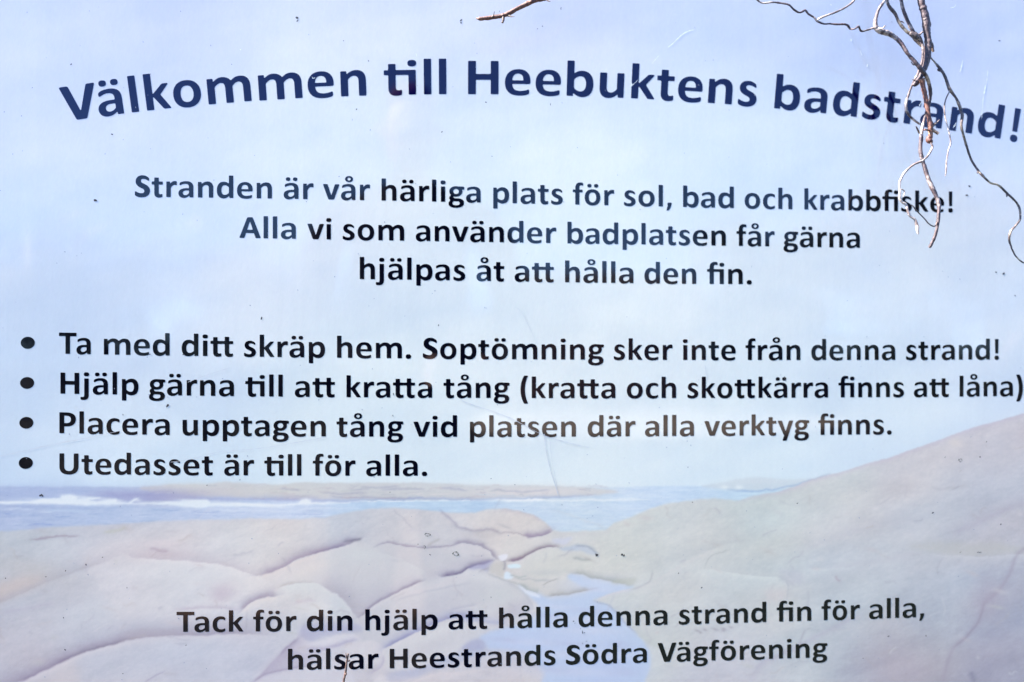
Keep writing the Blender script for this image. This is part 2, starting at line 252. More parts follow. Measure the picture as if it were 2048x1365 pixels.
('cre',[(174.0,986.3),(190.3,985.9),(206.6,986.4)],0.84,1.03,(214,228,244),0.2812314778499712),
('cre',[(186.9,967.8),(192.8,967.8),(198.8,967.0)],0.53,0.65,(214,228,244),0.3056152807870226),
('cre',[(262.1,977.4),(273.8,976.8),(285.5,977.2)],0.69,0.8,(206,222,244),0.32466842397087525),
('cre',[(213.7,959.3),(226.0,959.0),(238.3,958.6)],0.59,0.65,(178,204,232),0.36719265866825834),
('cre',[(228.7,984.8),(233.3,984.6),(237.9,984.3)],0.62,0.74,(206,222,244),0.2499665532936927),
('cre',[(212.3,974.8),(221.9,975.1),(231.4,974.5)],0.61,0.88,(206,222,244),0.3082346087610632),
('cre',[(137.5,962.8),(149.1,962.8),(160.8,962.1)],0.74,0.87,(206,222,244),0.3010194400929143),
('cre',[(42.6,994.1),(53.9,993.5),(65.2,993.2)],0.7,0.69,(172,196,228),0.2958992798274111),
('cre',[(208.0,987.3),(215.9,987.6),(223.8,987.8)],0.63,0.55,(214,228,244),0.39250846606736867),
('cre',[(48.6,976.5),(59.6,976.7),(70.5,976.7)],0.92,0.92,(214,228,244),0.38057925270048093),
('cre',[(21.0,972.0),(35.0,972.1),(49.0,971.7)],0.91,0.65,(206,222,244),0.23305583304558322),
('cre',[(202.5,985.9),(213.7,986.0),(224.8,985.0)],0.8,0.75,(178,204,232),0.39560068071526217),
('cre',[(126.2,985.9),(134.1,985.3),(142.1,986.3)],0.48,0.71,(172,196,228),0.24226984350518),
('cre',[(232.0,976.7),(249.1,976.1),(266.2,975.9)],0.63,0.49,(214,228,244),0.24053473639187783),
('cre',[(39.9,961.5),(53.8,961.3),(67.7,960.7)],0.53,0.77,(206,222,244),0.25181884189961257),
('cre',[(17.3,995.1),(30.3,995.5),(43.4,994.5)],0.75,0.76,(178,204,232),0.3105770841151841),
('cre',[(201.2,979.5),(208.0,979.0),(214.7,980.0)],0.78,0.7,(172,196,228),0.20653505822506393),
('cre',[(154.5,984.3),(171.7,984.6),(188.9,983.4)],0.64,0.93,(178,204,232),0.38711117009433604),
('cre',[(220.0,972.3),(230.3,972.5),(240.6,972.9)],0.56,0.55,(178,204,232),0.2191784119538367),
('cre',[(89.7,976.0),(101.2,975.7),(112.7,976.0)],0.47,0.48,(214,228,244),0.24466055362889294),
('cre',[(133.9,977.7),(146.7,977.0),(159.5,977.6)],0.88,0.58,(178,204,232),0.3273631636923907),
('cre',[(245.6,988.9),(256.1,988.7),(266.6,989.0)],0.89,1.0,(206,222,244),0.2877302803388898),
('cre',[(29.7,960.9),(36.2,961.0),(42.6,959.9)],0.52,0.75,(178,204,232),0.3604906398767822),
('cre',[(226.2,966.8),(230.9,967.3),(235.6,966.5)],0.49,0.75,(178,204,232),0.3811351224979595),
('cre',[(5.1,973.2),(13.3,973.2),(21.5,973.4)],0.6,0.54,(172,196,228),0.2811548202696301),
('cre',[(196.9,991.9),(210.3,992.0),(223.8,992.2)],0.64,0.89,(206,222,244),0.3261082115240568),
('cre',[(16.0,973.1),(26.9,972.5),(37.8,973.7)],0.49,0.85,(172,196,228),0.28434229294475216),
('cre',[(216.6,974.8),(226.2,974.8),(235.9,974.4)],0.47,0.64,(214,228,244),0.3573433525460199),
('cre',[(228.6,988.0),(234.4,988.3),(240.1,987.9)],0.66,0.9,(214,228,244),0.3199991689003911),
('cre',[(201.2,958.6),(206.2,958.6),(211.3,958.7)],0.61,0.84,(178,204,232),0.2510351396074284),
('cre',[(272.8,974.0),(281.8,973.9),(290.9,974.5)],0.8,0.89,(214,228,244),0.3808257173381597),
('cre',[(113.9,977.4),(120.0,976.9),(126.2,976.8)],0.48,0.7,(172,196,228),0.3208845865223797),
('cre',[(117.0,979.2),(127.9,979.0),(138.8,978.7)],0.68,0.49,(206,222,244),0.3830033183424775),
('cre',[(51.3,964.6),(65.9,964.2),(80.7,963.4)],0.52,0.91,(172,196,228),0.2244072587850569),
('cre',[(179.0,960.8),(187.3,960.3),(195.6,959.9)],0.66,0.54,(206,222,244),0.33809412990484866),
('cre',[(189.4,977.5),(202.1,977.4),(214.8,978.0)],0.71,0.8,(214,228,244),0.26338315539417484),
('cre',[(112.0,960.6),(120.0,961.0),(128.0,959.8)],0.57,0.59,(214,228,244),0.24586964359745478),
('cre',[(278.6,982.6),(287.1,982.9),(295.6,982.4)],0.72,0.69,(214,228,244),0.36322590237507335),
('cre',[(65.7,992.2),(73.6,992.0),(81.6,991.5)],0.62,0.63,(214,228,244),0.3936875152830185),
('cre',[(279.8,960.7),(291.7,961.0),(303.7,960.5)],0.49,0.98,(214,228,244),0.3156648371937004),
('cre',[(254.7,975.7),(265.2,975.9),(275.7,975.7)],0.5,0.7,(178,204,232),0.3430930515304934),
('cre',[(243.9,966.3),(251.5,965.9),(259.1,965.9)],0.52,0.56,(214,228,244),0.2687505015739816),
('cre',[(43.4,985.6),(49.2,985.8),(55.0,985.4)],0.65,0.65,(214,228,244),0.20400552524105386),
('cre',[(130.1,970.4),(147.6,970.6),(165.1,970.8)],0.82,0.67,(178,204,232),0.2556148296332836),
('cre',[(261.1,988.0),(271.7,987.9),(282.3,987.4)],0.8,1.0,(214,228,244),0.29583235616141534),
('blob',-430.3,998.1,9.2,2.3,-0.1,(228,240,248),0.6),
('blob',-408.8,996.7,16.1,1.4,-0.1,(228,240,248),0.6),
('blob',-382.9,993.6,10.4,1.7,-0.1,(228,240,248),0.6),
('blob',-357.5,993.3,4.0,1.7,-0.1,(228,240,248),0.6),
('blob',-451.7,993.3,23.1,1.7,-0.1,(228,240,248),0.6),
('blob',-294.9,991.5,17.3,1.7,-0.1,(228,240,248),0.6),
('blob',-172.3,991.2,5.8,2.3,-0.1,(228,240,248),0.6),
('blob',-234.4,986.9,34.6,1.4,-0.1,(228,240,248),0.6),
('blob',-322.1,989.6,17.3,1.7,-0.1,(228,240,248),0.6),
('poly',[(-547.2,994.5),(-473.0,994.1),(-459.7,996.2),(-441.0,997.1),(-438.9,999.8),(-430.4,1000.3),(-423.9,998.5),(-421.7,995.8),(-398.1,997.1),(-398.6,996.0),(-408.8,993.9),(-400.7,992.7),(-380.2,995.3),(-379.7,992.5),(-367.8,990.7),(-360.2,995.6),(-356.4,995.6),(-363.4,990.6),(-343.9,990.4),(-322.2,991.3),(-297.6,993.2),(-281.2,993.6),(-277.3,990.2),(-234.4,988.6),(-201.2,987.0),(-181.2,987.9),(-177.9,991.3),(-172.3,992.9),(-167.3,991.1),(-165.6,988.9),(-123.1,988.9),(-123.1,987.2),(-167.9,986.6),(-201.2,984.2),(-245.4,984.8),(-278.4,985.7),(-289.3,984.2),(-311.2,986.1),(-327.6,988.0),(-371.0,989.1),(-408.7,987.9),(-440.9,989.9),(-473.0,990.8),(-547.1,991.7)],(226,238,248),1.15,0.92,False),
('cre',[(-123.1,988.4),(-66.8,988.8),(-21.4,988.3),(24.3,988.9)],0.86,0.86,(228,240,250),0.8),
('cre',[(24.3,988.9),(53.0,988.6),(93.4,987.5),(151.6,987.4),(222.0,987.8)],1.73,1.73,(230,240,248),0.75),
('cre',[(53.0,988.6),(99.2,988.0)],1.73,1.73,(236,243,250),0.8),
('cre',[(-278.4,981.8),(-223.3,980.6),(-201.2,979.2),(-156.7,981.4),(-111.9,980.9)],1.73,1.73,(208,224,244),0.6),
('cre',[(-456.9,984.0),(-435.5,982.7),(-408.6,981.2)],1.73,1.73,(186,208,234),0.6),
('cre',[(192.6,992.1),(207.3,993.1),(222.0,991.8)],0.86,0.86,(222,232,246),0.5),
('blob',81.9,971.6,20.2,2.3,0,(206,222,242),0.5),
('blob',151.6,979.4,20.2,2.3,0,(206,222,242),0.5),
('blob',163.2,961.9,20.2,2.3,0,(206,222,242),0.5),
('blob',116.6,959.7,20.2,2.3,0,(206,222,242),0.5),
('blob',192.5,976.0,20.2,2.3,0,(206,222,242),0.5),
('field','rock',[(-546.7,961.1),(-504.4,961.0),(-488.5,961.4),(-472.6,962.8),(-451.3,964.7),(-408.5,966.3),(-370.8,968.0),(-327.4,969.6),(-289.2,970.8),(-234.3,971.2),(-178.9,970.5),(-151.0,971.2),(-134.3,975.5),(-117.5,978.1),(-100.6,980.7),(-72.4,981.5),(-38.4,978.8),(-10.0,975.1),(18.6,974.7),(31.2,978.0),(47.3,978.9),(70.3,975.8),(87.6,970.4),(99.2,962.8),(107.9,954.1),(122.4,951.6),(151.5,952.3),(170.2,953.2),(179.6,961.1),(198.4,966.6),(221.9,976.8),(245.6,982.8),(281.2,987.1),(299.1,987.7),(314.6,986.1),(327.1,985.4),(350.6,990.9),(380.1,995.9),(397.7,1001.6),(415.9,1008.4),(427.5,1011.5),(451.9,1017.0),(493.0,1029.4),(507.1,1032.1),(532.5,1040.7),(587.3,1058.8),(619.2,1069.2),(648.8,1076.7),(679.1,1085.3),(737.7,1104.6),(814.6,1116.6),(806.2,681.0),(-543.0,724.3)],1.27),
('poly',[(-222.8,906.7),(-200.7,913.1),(-178.6,922.8),(-145.2,934.0),(-111.7,942.5),(-94.8,936.6),(-66.6,927.1),(-38.3,913.6),(-25.8,904.9),(-43.9,895.6),(-72.1,884.3),(-97.4,870.7),(-114.7,856.5),(-122.6,870.1),(-133.8,884.4),(-150.6,894.8),(-172.9,898.6),(-197.8,893.4)],(209,212,220),2.88,0.75,True),
('blob',-128.2,881.4,23.1,15.0,-0.6,(190,191,206),0.7),
('blob',-97.4,883.7,23.1,13.8,0.5,(194,196,210),0.5),
('blob',-167.4,914.2,23.1,6.9,0.35,(220,219,221),0.6),
('blob',-111.6,930.1,28.8,8.1,0,(212,219,225),0.6),
('cre',[(-94.8,934.9),(-66.6,925.4),(-41.1,912.5),(-24.6,900.9)],5.19,9.22,(194,195,207),0.3),
('cre',[(-93.7,932.6),(-66.6,923.1),(-42.2,910.9),(-28.0,901.5)],0.35,8.07,(214,220,227),0.45),
('poly',[(-92.0,936.5),(-76.8,940.3),(-45.7,935.8),(-29.2,935.6),(-1.4,938.5),(24.4,934.7),(39.3,925.4),(40.4,921.4),(22.1,917.1),(2.1,908.4),(-12.7,904.7),(-32.6,900.5),(-40.5,910.8),(-66.6,927.1)],(205,207,216),2.31,0.7,True),
('blob',7.2,929.9,19.6,5.2,-0.2,(214,215,223),0.6),
('blob',-9.9,911.4,28.8,5.2,0.3,(190,189,205),0.6),
('blob',-38.4,950.5,34.6,8.1,0,(212,214,221),0.5),
('blob',7.2,950.9,23.1,5.8,-0.3,(196,197,208),0.35),
('poly',[(-38.2,896.1),(-12.7,901.8),(4.4,905.5),(14.1,910.4),(33.0,906.1),(53.0,897.2),(69.1,888.4),(80.6,876.8),(84.1,864.2),(70.3,854.2),(24.4,854.1),(-6.9,858.1),(-38.1,848.6),(-84.3,824.9),(-101.1,828.7),(-110.2,855.8),(-88.9,873.4),(-62.0,886.9)],(204,207,217),2.31,0.75,True),
('blob',21.5,902.9,28.8,5.2,-0.25,(218,222,229),0.7),
('blob',-21.2,892.4,40.4,5.8,0.28,(214,217,225),0.6),
('blob',-38.1,862.7,40.4,11.5,0.4,(194,195,210),0.55),
('blob',64.5,862.3,19.6,8.6,0.4,(184,181,198),0.6),
('blob',47.3,880.8,19.6,10.4,0,(202,209,216),0.5),
('cre',[(-74.9,875.9),(-43.9,884.3),(-9.8,891.0),(13.0,895.1)],1.73,1.73,(176,178,195),0.3904),
('cre',[(-9.8,863.8),(7.3,868.0),(21.6,871.1)],0.46,5.19,(221,221,228),0.34),
('cre',[(-9.8,863.8),(7.3,868.0),(21.6,871.1)],2.31,1.15,(174,175,195),0.427),
('cre',[(53.0,896.7),(70.3,887.2),(81.8,874.5),(85.8,861.9)],1.15,2.88,(174,178,193),0.427),
('poly',[(-82.0,822.6),(-66.3,829.0),(-37.0,843.0),(-6.9,853.6),(7.3,852.2),(25.6,840.4),(29.0,832.4),(11.9,829.4),(1.7,821.7),(-26.7,810.0),(-49.3,800.4),(-74.6,797.2),(-84.2,807.5)],(209,212,220),2.31,0.7,True),
('blob',-38.0,820.4,34.6,8.1,0.4,(198,199,212),0.5),
('blob',-21.1,841.5,28.8,5.8,0.35,(217,220,227),0.55),
('poly',[(-78.5,795.0),(-49.3,799.3),(-21.0,809.3),(7.4,819.9),(31.3,820.5),(34.2,817.0),(10.2,808.0),(-26.7,797.0),(-54.9,791.0)],(176,185,212),2.31,0.6,True),
('blob',-156.1,870.8,23.1,9.2,0,(219,224,230),0.5),
('blob',-150.4,853.9,28.8,5.2,0,(198,199,212),0.5),
('blob',-155.7,803.7,34.6,9.2,0.2,(204,207,218),0.5),
('blob',-200.0,813.2,23.1,5.2,0.4,(182,181,202),0.4),
('blob',-315.9,910.1,51.9,10.4,-0.1,(213,220,228),0.5),
('blob',-369.7,875.2,63.4,13.8,0.25,(204,211,222),0.4),
('blob',-255.4,856.2,34.6,4.6,0,(204,203,214),0.4),
('poly',[(80.7,924.7),(92.2,930.2),(102.1,933.5),(115.4,931.0),(122.3,928.6),(139.8,928.9),(152.6,924.7),(158.4,917.7),(151.4,909.8),(128.1,906.7),(110.7,899.0),(90.5,899.4),(74.9,904.3),(71.4,914.6)],(210,214,214),2.31,0.6,True),
('blob',105.0,926.6,17.3,3.5,0.2,(218,222,223),0.5),
('blob',99.1,905.0,23.1,3.5,0,(194,197,204),0.5),
('poly',[(67.4,898.7),(90.5,898.3),(110.7,896.8),(133.9,892.9),(149.0,885.7),(133.3,881.5),(117.1,879.5),(101.4,878.6),(83.0,885.9)],(207,207,210),1.73,0.6,True),
('cre',[(63.4,899.9),(81.8,897.3),(104.9,895.7)],1.73,1.15,(172,178,188),0.488),
('poly',[(56.5,944.5),(73.2,945.4),(90.5,944.0),(109.6,944.9),(100.3,937.0),(89.9,932.6),(78.9,927.6),(68.0,921.5),(54.2,920.0),(47.3,927.5)],(215,215,217),2.31,0.6,True),
('cre',[(327.1,985.4),(350.6,990.9),(380.1,995.9),(397.7,1001.6),(415.9,1008.4),(427.5,1011.5),(451.9,1017.0),(493.0,1029.4),(507.1,1032.1),(532.5,1040.7),(587.3,1058.8),(619.2,1069.2),(648.8,1076.7),(679.1,1085.3),(737.7,1104.6)],0.29,4.04,(196,186,208),0.45),
('cre',[(47.3,978.9),(70.3,975.8),(87.6,970.4),(99.2,962.8)],0.29,3.46,(188,176,188),0.366),
('cre',[(170.2,953.2),(186.6,957.6),(221.9,961.1)],1.73,1.73,(206,206,206),0.3),
('poly',[(-545.3,873.3),(-503.3,884.4),(-487.5,890.1),(-471.7,896.4),(-456.9,905.4),(-461.2,911.0),(-477.2,911.8),(-503.6,904.7),(-545.7,897.8)],(206,192,188),5.77,0.55,True),
('blob',-466.7,918.2,40.4,10.4,-0.25,(192,190,190),0.3),
('cre',[(-545.3,871.7),(-503.3,883.9),(-471.7,897.0),(-450.5,906.4),(-423.9,915.8),(-402.6,923.2),(-375.8,933.2)],8.07,1.73,(165,163,179),0.366),
('cre',[(-472.4,951.8),(-461.8,952.2),(-445.8,954.2),(-435.1,955.1),(-419.1,954.9)],1.44,1.44,(153,146,167),0.671),
('poly',[(-393.3,957.3),(-389.6,960.5),(-378.8,962.0),(-370.7,964.7),(-373.4,959.7),(-384.1,956.6)],(188,192,188),1.73,0.65,True),
('cre',[(-344.5,939.9),(-336.9,938.7),(-331.4,936.4),(-322.7,937.4)],2.31,1.73,(160,149,170),0.61),
('blob',-327.1,944.6,23.1,4.6,0,(216,212,222),0.5),
('blob',-327.0,932.4,25.9,4.6,0,(202,192,204),0.5),
('cre',[(-370.4,934.2),(-354.1,929.6),(-321.5,926.8),(-294.3,924.7),(-261.4,919.7),(-244.9,914.4),(-225.5,907.9)],0.46,5.19,(221,221,228),0.34),
('cre',[(-370.4,934.2),(-354.1,929.6),(-321.5,926.8),(-294.3,924.7),(-261.4,919.7),(-244.9,914.4),(-225.5,907.9)],11.53,1.15,(181,174,190),0.3904),
('cre',[(-354.1,928.4),(-321.5,925.7),(-294.3,923.6),(-261.4,918.6),(-244.9,913.3),(-225.5,906.8),(-206.1,896.9)],0.29,12.68,(219,223,231),0.6),
('cre',[(-228.3,907.4),(-217.3,908.9),(-202.4,914.2),(-192.4,919.1),(-181.9,925.6),(-166.4,930.4),(-143.6,935.9),(-122.9,942.1),(-110.6,945.9)],0.46,5.19,(221,221,228),0.34),
('cre',[(-228.3,907.4),(-217.3,908.9),(-202.4,914.2),(-192.4,919.1),(-181.9,925.6),(-166.4,930.4),(-143.6,935.9),(-122.9,942.1),(-110.6,945.9)],7.49,0.86,(144,137,167),0.671),
('cre',[(-166.4,930.4),(-143.6,935.9),(-122.9,942.1),(-114.5,944.2)],0.46,5.19,(221,221,228),0.34),
('cre',[(-166.4,930.4),(-143.6,935.9),(-122.9,942.1),(-114.5,944.2)],2.88,0.86,(123,116,151),0.488),
('cre',[(-122.9,943.2),(-116.2,944.8),(-110.6,945.9)],1.73,1.73,(112,114,135),0.61),
('cre',[(-225.5,907.3),(-211.8,910.5),(-192.4,917.4),(-178.6,923.9),(-156.4,930.8)],0.0,10.38,(222,216,218),0.5),
('blob',-263.9,889.7,12.7,8.1,0,(190,184,202),0.65),
('blob',-266.6,884.2,8.1,5.8,0,(188,182,200),0.4),
('cre',[(-243.9,867.6),(-236.3,875.2),(-228.1,880.1),(-216.0,884.0),(-202.2,885.4)],0.46,5.19,(221,221,228),0.34),
('cre',[(-243.9,867.6),(-236.3,875.2),(-228.1,880.1),(-216.0,884.0),(-202.2,885.4)],6.92,1.15,(144,139,167),0.671),
('cre',[(-243.9,866.5),(-235.2,874.6),(-227.0,878.9),(-214.9,882.6),(-202.2,883.5)],0.0,8.07,(222,220,222),0.6),
('cre',[(-202.2,893.5),(-192.3,896.7),(-178.4,898.7),(-161.8,897.8)],0.46,5.19,(221,221,228),0.34),
('cre',[(-202.2,893.5),(-192.3,896.7),(-178.4,898.7),(-161.8,897.8)],2.31,0.58,(172,167,170),0.488),
('cre',[(-202.2,891.3),(-192.3,895.6),(-178.4,898.1),(-161.8,897.2),(-147.8,891.4),(-133.8,881.6),(-122.6,869.0),(-115.8,858.7)],1.15,14.99,(212,223,230),0.6),
('cre',[(-156.2,896.0),(-145.0,890.2),(-131.0,880.4),(-121.5,869.0),(-114.1,857.6)],0.46,5.19,(221,221,228),0.34),
('cre',[(-156.2,896.0),(-145.0,890.2),(-131.0,880.4),(-121.5,869.0),(-114.1,857.6)],11.53,0.86,(176,174,190),0.61),
('cre',[(-183.9,877.5),(-164.4,878.2),(-162.8,879.9)],2.31,2.31,(196,190,206),0.5),
('cre',[(-315.6,871.3),(-288.3,872.9),(-266.5,872.5),(-244.5,869.8)],2.88,1.73,(179,172,193),0.488),
('cre',[(-522.9,785.9),(-481.4,796.2),(-465.9,802.3),(-445.2,812.3),(-424.5,821.5),(-403.7,829.5),(-382.7,833.8),(-372.3,837.3),(-356.5,840.2),(-324.8,842.2),(-305.7,843.1),(-288.1,841.9),(-267.3,843.4),(-240.5,843.0),(-216.8,841.4)],0.46,5.19,(221,221,228),0.34),
('cre',[(-522.9,785.9),(-481.4,796.2),(-465.9,802.3),(-445.2,812.3),(-424.5,821.5),(-403.7,829.5),(-382.7,833.8),(-372.3,837.3),(-356.5,840.2),(-324.8,842.2),(-305.7,843.1),(-288.1,841.9),(-267.3,843.4),(-240.5,843.0),(-216.8,841.4)],13.84,0.86,(151,146,170),0.671),
('cre',[(-445.2,812.3),(-424.5,821.5),(-403.7,829.5),(-382.7,833.8),(-372.3,837.3),(-356.5,840.2)],0.46,5.19,(221,221,228),0.34),
('cre',[(-445.2,812.3),(-424.5,821.5),(-403.7,829.5),(-382.7,833.8),(-372.3,837.3),(-356.5,840.2)],3.46,0.86,(112,107,135),0.488),
('cre',[(-481.4,796.2),(-465.9,802.3),(-445.2,812.3),(-424.5,821.5)],0.46,5.19,(221,221,228),0.34),
('cre',[(-481.4,796.2),(-465.9,802.3),(-445.2,812.3),(-424.5,821.5)],4.04,1.15,(123,114,151),0.488),
('poly',[(-374.7,838.9),(-363.0,849.1),(-342.5,851.4),(-320.8,848.2),(-299.0,844.4),(-326.1,842.8),(-355.9,840.7)],(176,174,190),4.04,0.6,True),
('cre',[(-522.9,785.9),(-481.4,796.2),(-465.9,802.3),(-445.2,812.3),(-424.5,821.5),(-403.7,829.5),(-382.7,833.8),(-372.3,837.3),(-356.5,840.2),(-324.8,842.2),(-305.7,843.1),(-288.1,841.9),(-267.3,843.4),(-240.5,843.0),(-216.8,841.4)],0.0,9.22,(206,206,220),0.4),
('poly',[(-470.2,787.2),(-443.9,808.3),(-422.7,813.2),(-422.3,785.9)],(206,198,202),8.07,0.5,True),
('cre',[(-347.2,792.1),(-336.5,798.9),(-325.7,803.6)],1.15,1.15,(165,160,186),0.61),
('cre',[(-503.1,872.4),(-476.7,875.7),(-444.9,882.2)],2.31,3.46,(181,179,200),0.427),
('poly',[(-179.2,845.0),(-171.5,851.5),(-144.8,852.6),(-114.1,850.3),(-110.1,843.5),(-128.0,841.6),(-150.3,837.7),(-167.0,833.0),(-175.9,837.1)],(176,180,210),2.88,0.75,True),
('poly',[(-180.3,832.2),(-175.8,836.6),(-168.1,832.5),(-155.8,833.3),(-143.6,837.5),(-128.0,840.5),(-115.7,838.5),(-110.1,832.8),(-122.4,828.0),(-139.1,824.5),(-155.8,821.0),(-172.4,818.1),(-186.3,824.0)],(214,216,228),1.73,0.9,True),
('cre',[(-172.4,823.6),(-150.2,824.2),(-130.8,829.4),(-113.5,833.4)],3.46,2.31,(174,172,200),0.732),
('cre',[(-231.2,788.4),(-218.7,799.2),(-209.9,808.4),(-199.5,819.3),(-191.8,827.7),(-181.4,836.1),(-178.1,843.3)],4.61,0.46,(221,221,228),0.3),
('cre',[(-231.2,788.4),(-218.7,799.2),(-209.9,808.4),(-199.5,819.3),(-191.8,827.7),(-181.4,836.1),(-178.1,843.3)],1.73,14.99,(170,163,190),0.61),
('cre',[(-199.5,819.3),(-191.8,827.7),(-181.4,836.1)],1.73,1.73,(146,139,170),0.427),
('poly',[(-210.5,807.9),(-200.1,817.6),(-183.5,821.1),(-155.8,821.0),(-166.8,809.6),(-188.9,799.0),(-211.0,797.9)],(186,184,206),3.46,0.6,True),
('poly',[(-238.3,775.3),(-221.9,792.6),(-199.9,799.3),(-166.8,805.7),(-127.9,810.3),(-119.4,797.2),(-127.7,772.3)],(208,210,224),1.73,0.75,True),
('cre',[(-230.2,788.4),(-216.5,796.9),(-194.4,801.9),(-166.8,806.8)],1.73,0.58,(158,153,181),0.61),
('poly',[(-127.9,824.8),(-119.6,829.1),(-100.0,832.6),(-89.9,828.4),(-84.3,822.7),(-85.9,811.5),(-102.7,805.2),(-122.3,805.7)],(216,216,226),1.73,0.75,True),
('poly',[(-97.0,784.9),(-88.6,793.6),(-80.2,790.0),(-77.3,776.5),(-97.0,774.2)],(218,218,228),1.73,0.7,True),
('cre',[(-101.0,793.9),(-93.1,798.2),(-85.9,804.7),(-84.2,814.8)],0.46,5.19,(221,221,228),0.34),
('cre',[(-101.0,793.9),(-93.1,798.2),(-85.9,804.7),(-84.2,814.8)],2.88,1.15,(181,176,200),0.61),
('poly',[(-80.8,792.3),(-66.2,796.9),(-43.6,799.2),(-38.0,795.1),(-54.9,788.2),(-77.4,785.4)],(182,186,212),2.88,0.6,True),
('cre',[(-66.1,773.4),(-49.2,785.8),(-26.6,792.0),(1.7,794.1),(35.9,797.1)],1.15,5.77,(220,216,224),0.5),
('cre',[(-85.9,821.6),(-84.0,823.8),(-67.4,831.3),(-52.2,838.8),(-36.6,846.0),(-17.7,853.3),(-6.9,856.4),(10.2,856.1),(24.4,854.1)],0.46,5.19,(221,221,228),0.34),
('cre',[(-85.9,821.6),(-84.0,823.8),(-67.4,831.3),(-52.2,838.8),(-36.6,846.0),(-17.7,853.3),(-6.9,856.4),(10.2,856.1),(24.4,854.1)],6.92,0.86,(151,156,197),0.732),
('cre',[(-84.0,823.8),(-67.4,831.3),(-52.2,838.8)],0.46,5.19,(221,221,228),0.34),
('cre',[(-84.0,823.8),(-67.4,831.3),(-52.2,838.8)],2.31,0.86,(123,130,176),0.427),
('poly',[(4.5,821.1),(11.9,828.8),(25.6,831.9),(31.3,825.6),(30.2,820.5),(15.9,818.0)],(168,174,208),2.31,0.75,True),
('cre',[(-6.9,857.0),(24.4,851.8),(53.1,848.9)],4.04,2.88,(167,174,209),0.61),
('cre',[(-114.1,857.6),(-107.4,861.9),(-100.7,868.5),(-90.6,875.6),(-73.2,884.3),(-62.0,889.7),(-47.9,896.3),(-40.5,897.8)],0.46,5.19,(221,221,228),0.34),
('cre',[(-114.1,857.6),(-107.4,861.9),(-100.7,868.5),(-90.6,875.6),(-73.2,884.3),(-62.0,889.7),(-47.9,896.3),(-40.5,897.8)],2.31,0.86,(100,95,130),0.671),
('cre',[(-114.1,857.6),(-90.6,875.6),(-62.0,889.7),(-40.5,897.8)],0.46,5.19,(221,221,228),0.34),
('cre',[(-114.1,857.6),(-90.6,875.6),(-62.0,889.7),(-40.5,897.8)],9.22,0.58,(179,174,195),0.427),
('cre',[(-66.5,884.2),(-38.2,889.3),(-9.8,899.0),(18.7,907.0)],1.15,5.19,(212,210,220),0.5),
('cre',[(-21.2,903.1),(-16.7,903.0),(-12.1,903.8),(2.1,906.9),(12.9,912.7),(22.1,916.0),(32.4,917.5),(41.6,920.2)],0.46,5.19,(221,221,228),0.34),
('cre',[(-21.2,903.1),(-16.7,903.0),(-12.1,903.8),(2.1,906.9),(12.9,912.7),(22.1,916.0),(32.4,917.5),(41.6,920.2)],4.04,0.86,(105,98,137),0.732),
('poly',[(11.8,911.6),(21.5,916.0),(38.7,919.7),(37.0,914.0),(33.0,907.8),(24.4,910.8)],(166,168,206),1.73,0.7,True),
('poly',[(33.0,907.8),(37.0,916.3),(50.2,919.5),(53.0,913.8),(51.9,904.7),(50.2,900.1),(41.6,903.7)],(200,200,200),2.31,0.7,True),
('cre',[(51.3,920.6),(52.5,914.9),(51.9,908.1)],1.73,1.73,(135,135,156),0.488),
('cre',[(-95.4,937.2),(-87.0,941.0),(-76.8,942.0),(-65.5,939.2),(-45.7,936.7),(-29.2,936.4),(-12.2,937.3),(-1.4,939.7)],1.73,0.86,(135,128,158),0.488),
('cre',[(-7.1,938.1),(-1.4,939.7),(10.0,940.4),(24.4,937.0),(34.7,931.2),(41.6,923.6),(45.0,920.2)],0.46,5.19,(221,221,228),0.34),
('cre',[(-7.1,938.1),(-1.4,939.7),(10.0,940.4),(24.4,937.0),(34.7,931.2),(41.6,923.6),(45.0,920.2)],4.04,0.86,(135,130,160),0.61),
('cre',[(-1.4,938.5),(10.1,938.9),(24.4,935.3),(34.7,928.9)],0.0,10.38,(214,212,222),0.4),
('cre',[(-35.5,937.9),(-27.0,942.9),(-21.3,944.5)],2.31,1.73,(176,176,181),0.488),
('cre',[(-61.0,955.3),(-49.7,956.3),(-27.0,952.6),(-21.3,945.7)],1.15,3.46,(196,196,212),0.3),
('cre',[(-130.8,943.9),(-122.9,943.8),(-115.1,945.4)],0.46,5.19,(221,221,228),0.34),
('cre',[(-130.8,943.9),(-122.9,943.8),(-115.1,945.4)],2.31,1.15,(123,123,144),0.488),
('cre',[(-75.3,980.4),(-55.4,962.0),(-52.0,958.0)],1.15,1.15,(181,181,195),0.488),
('cre',[(-21.4,979.8),(-14.5,972.8),(-6.0,964.8),(1.5,959.5),(10.0,956.6)],1.15,2.88,(158,156,181),0.488),
('cre',[(5.5,958.4),(16.3,954.2),(27.8,955.8),(39.2,954.7),(46.7,950.9),(49.6,949.7)],1.73,2.31,(146,142,167),0.488),
('poly',[(16.3,953.6),(32.9,954.0),(44.4,950.4),(38.7,947.1),(25.5,945.0)],(196,194,200),2.31,0.5,True),
('cre',[(73.2,948.3),(81.3,946.1),(92.2,946.8),(101.5,950.1),(108.5,953.5)],0.46,5.19,(221,221,228),0.34),
('cre',[(73.2,948.3),(81.3,946.1),(92.2,946.8),(101.5,950.1),(108.5,953.5)],5.19,0.86,(146,135,165),0.793),
('cre',[(47.3,950.4),(64.0,951.3),(73.2,948.3),(83.0,943.5)],1.44,0.86,(170,160,176),0.549),
('cre',[(107.9,952.9),(122.4,949.3),(151.5,948.8),(180.7,951.3)],1.15,2.31,(206,208,214),0.4),
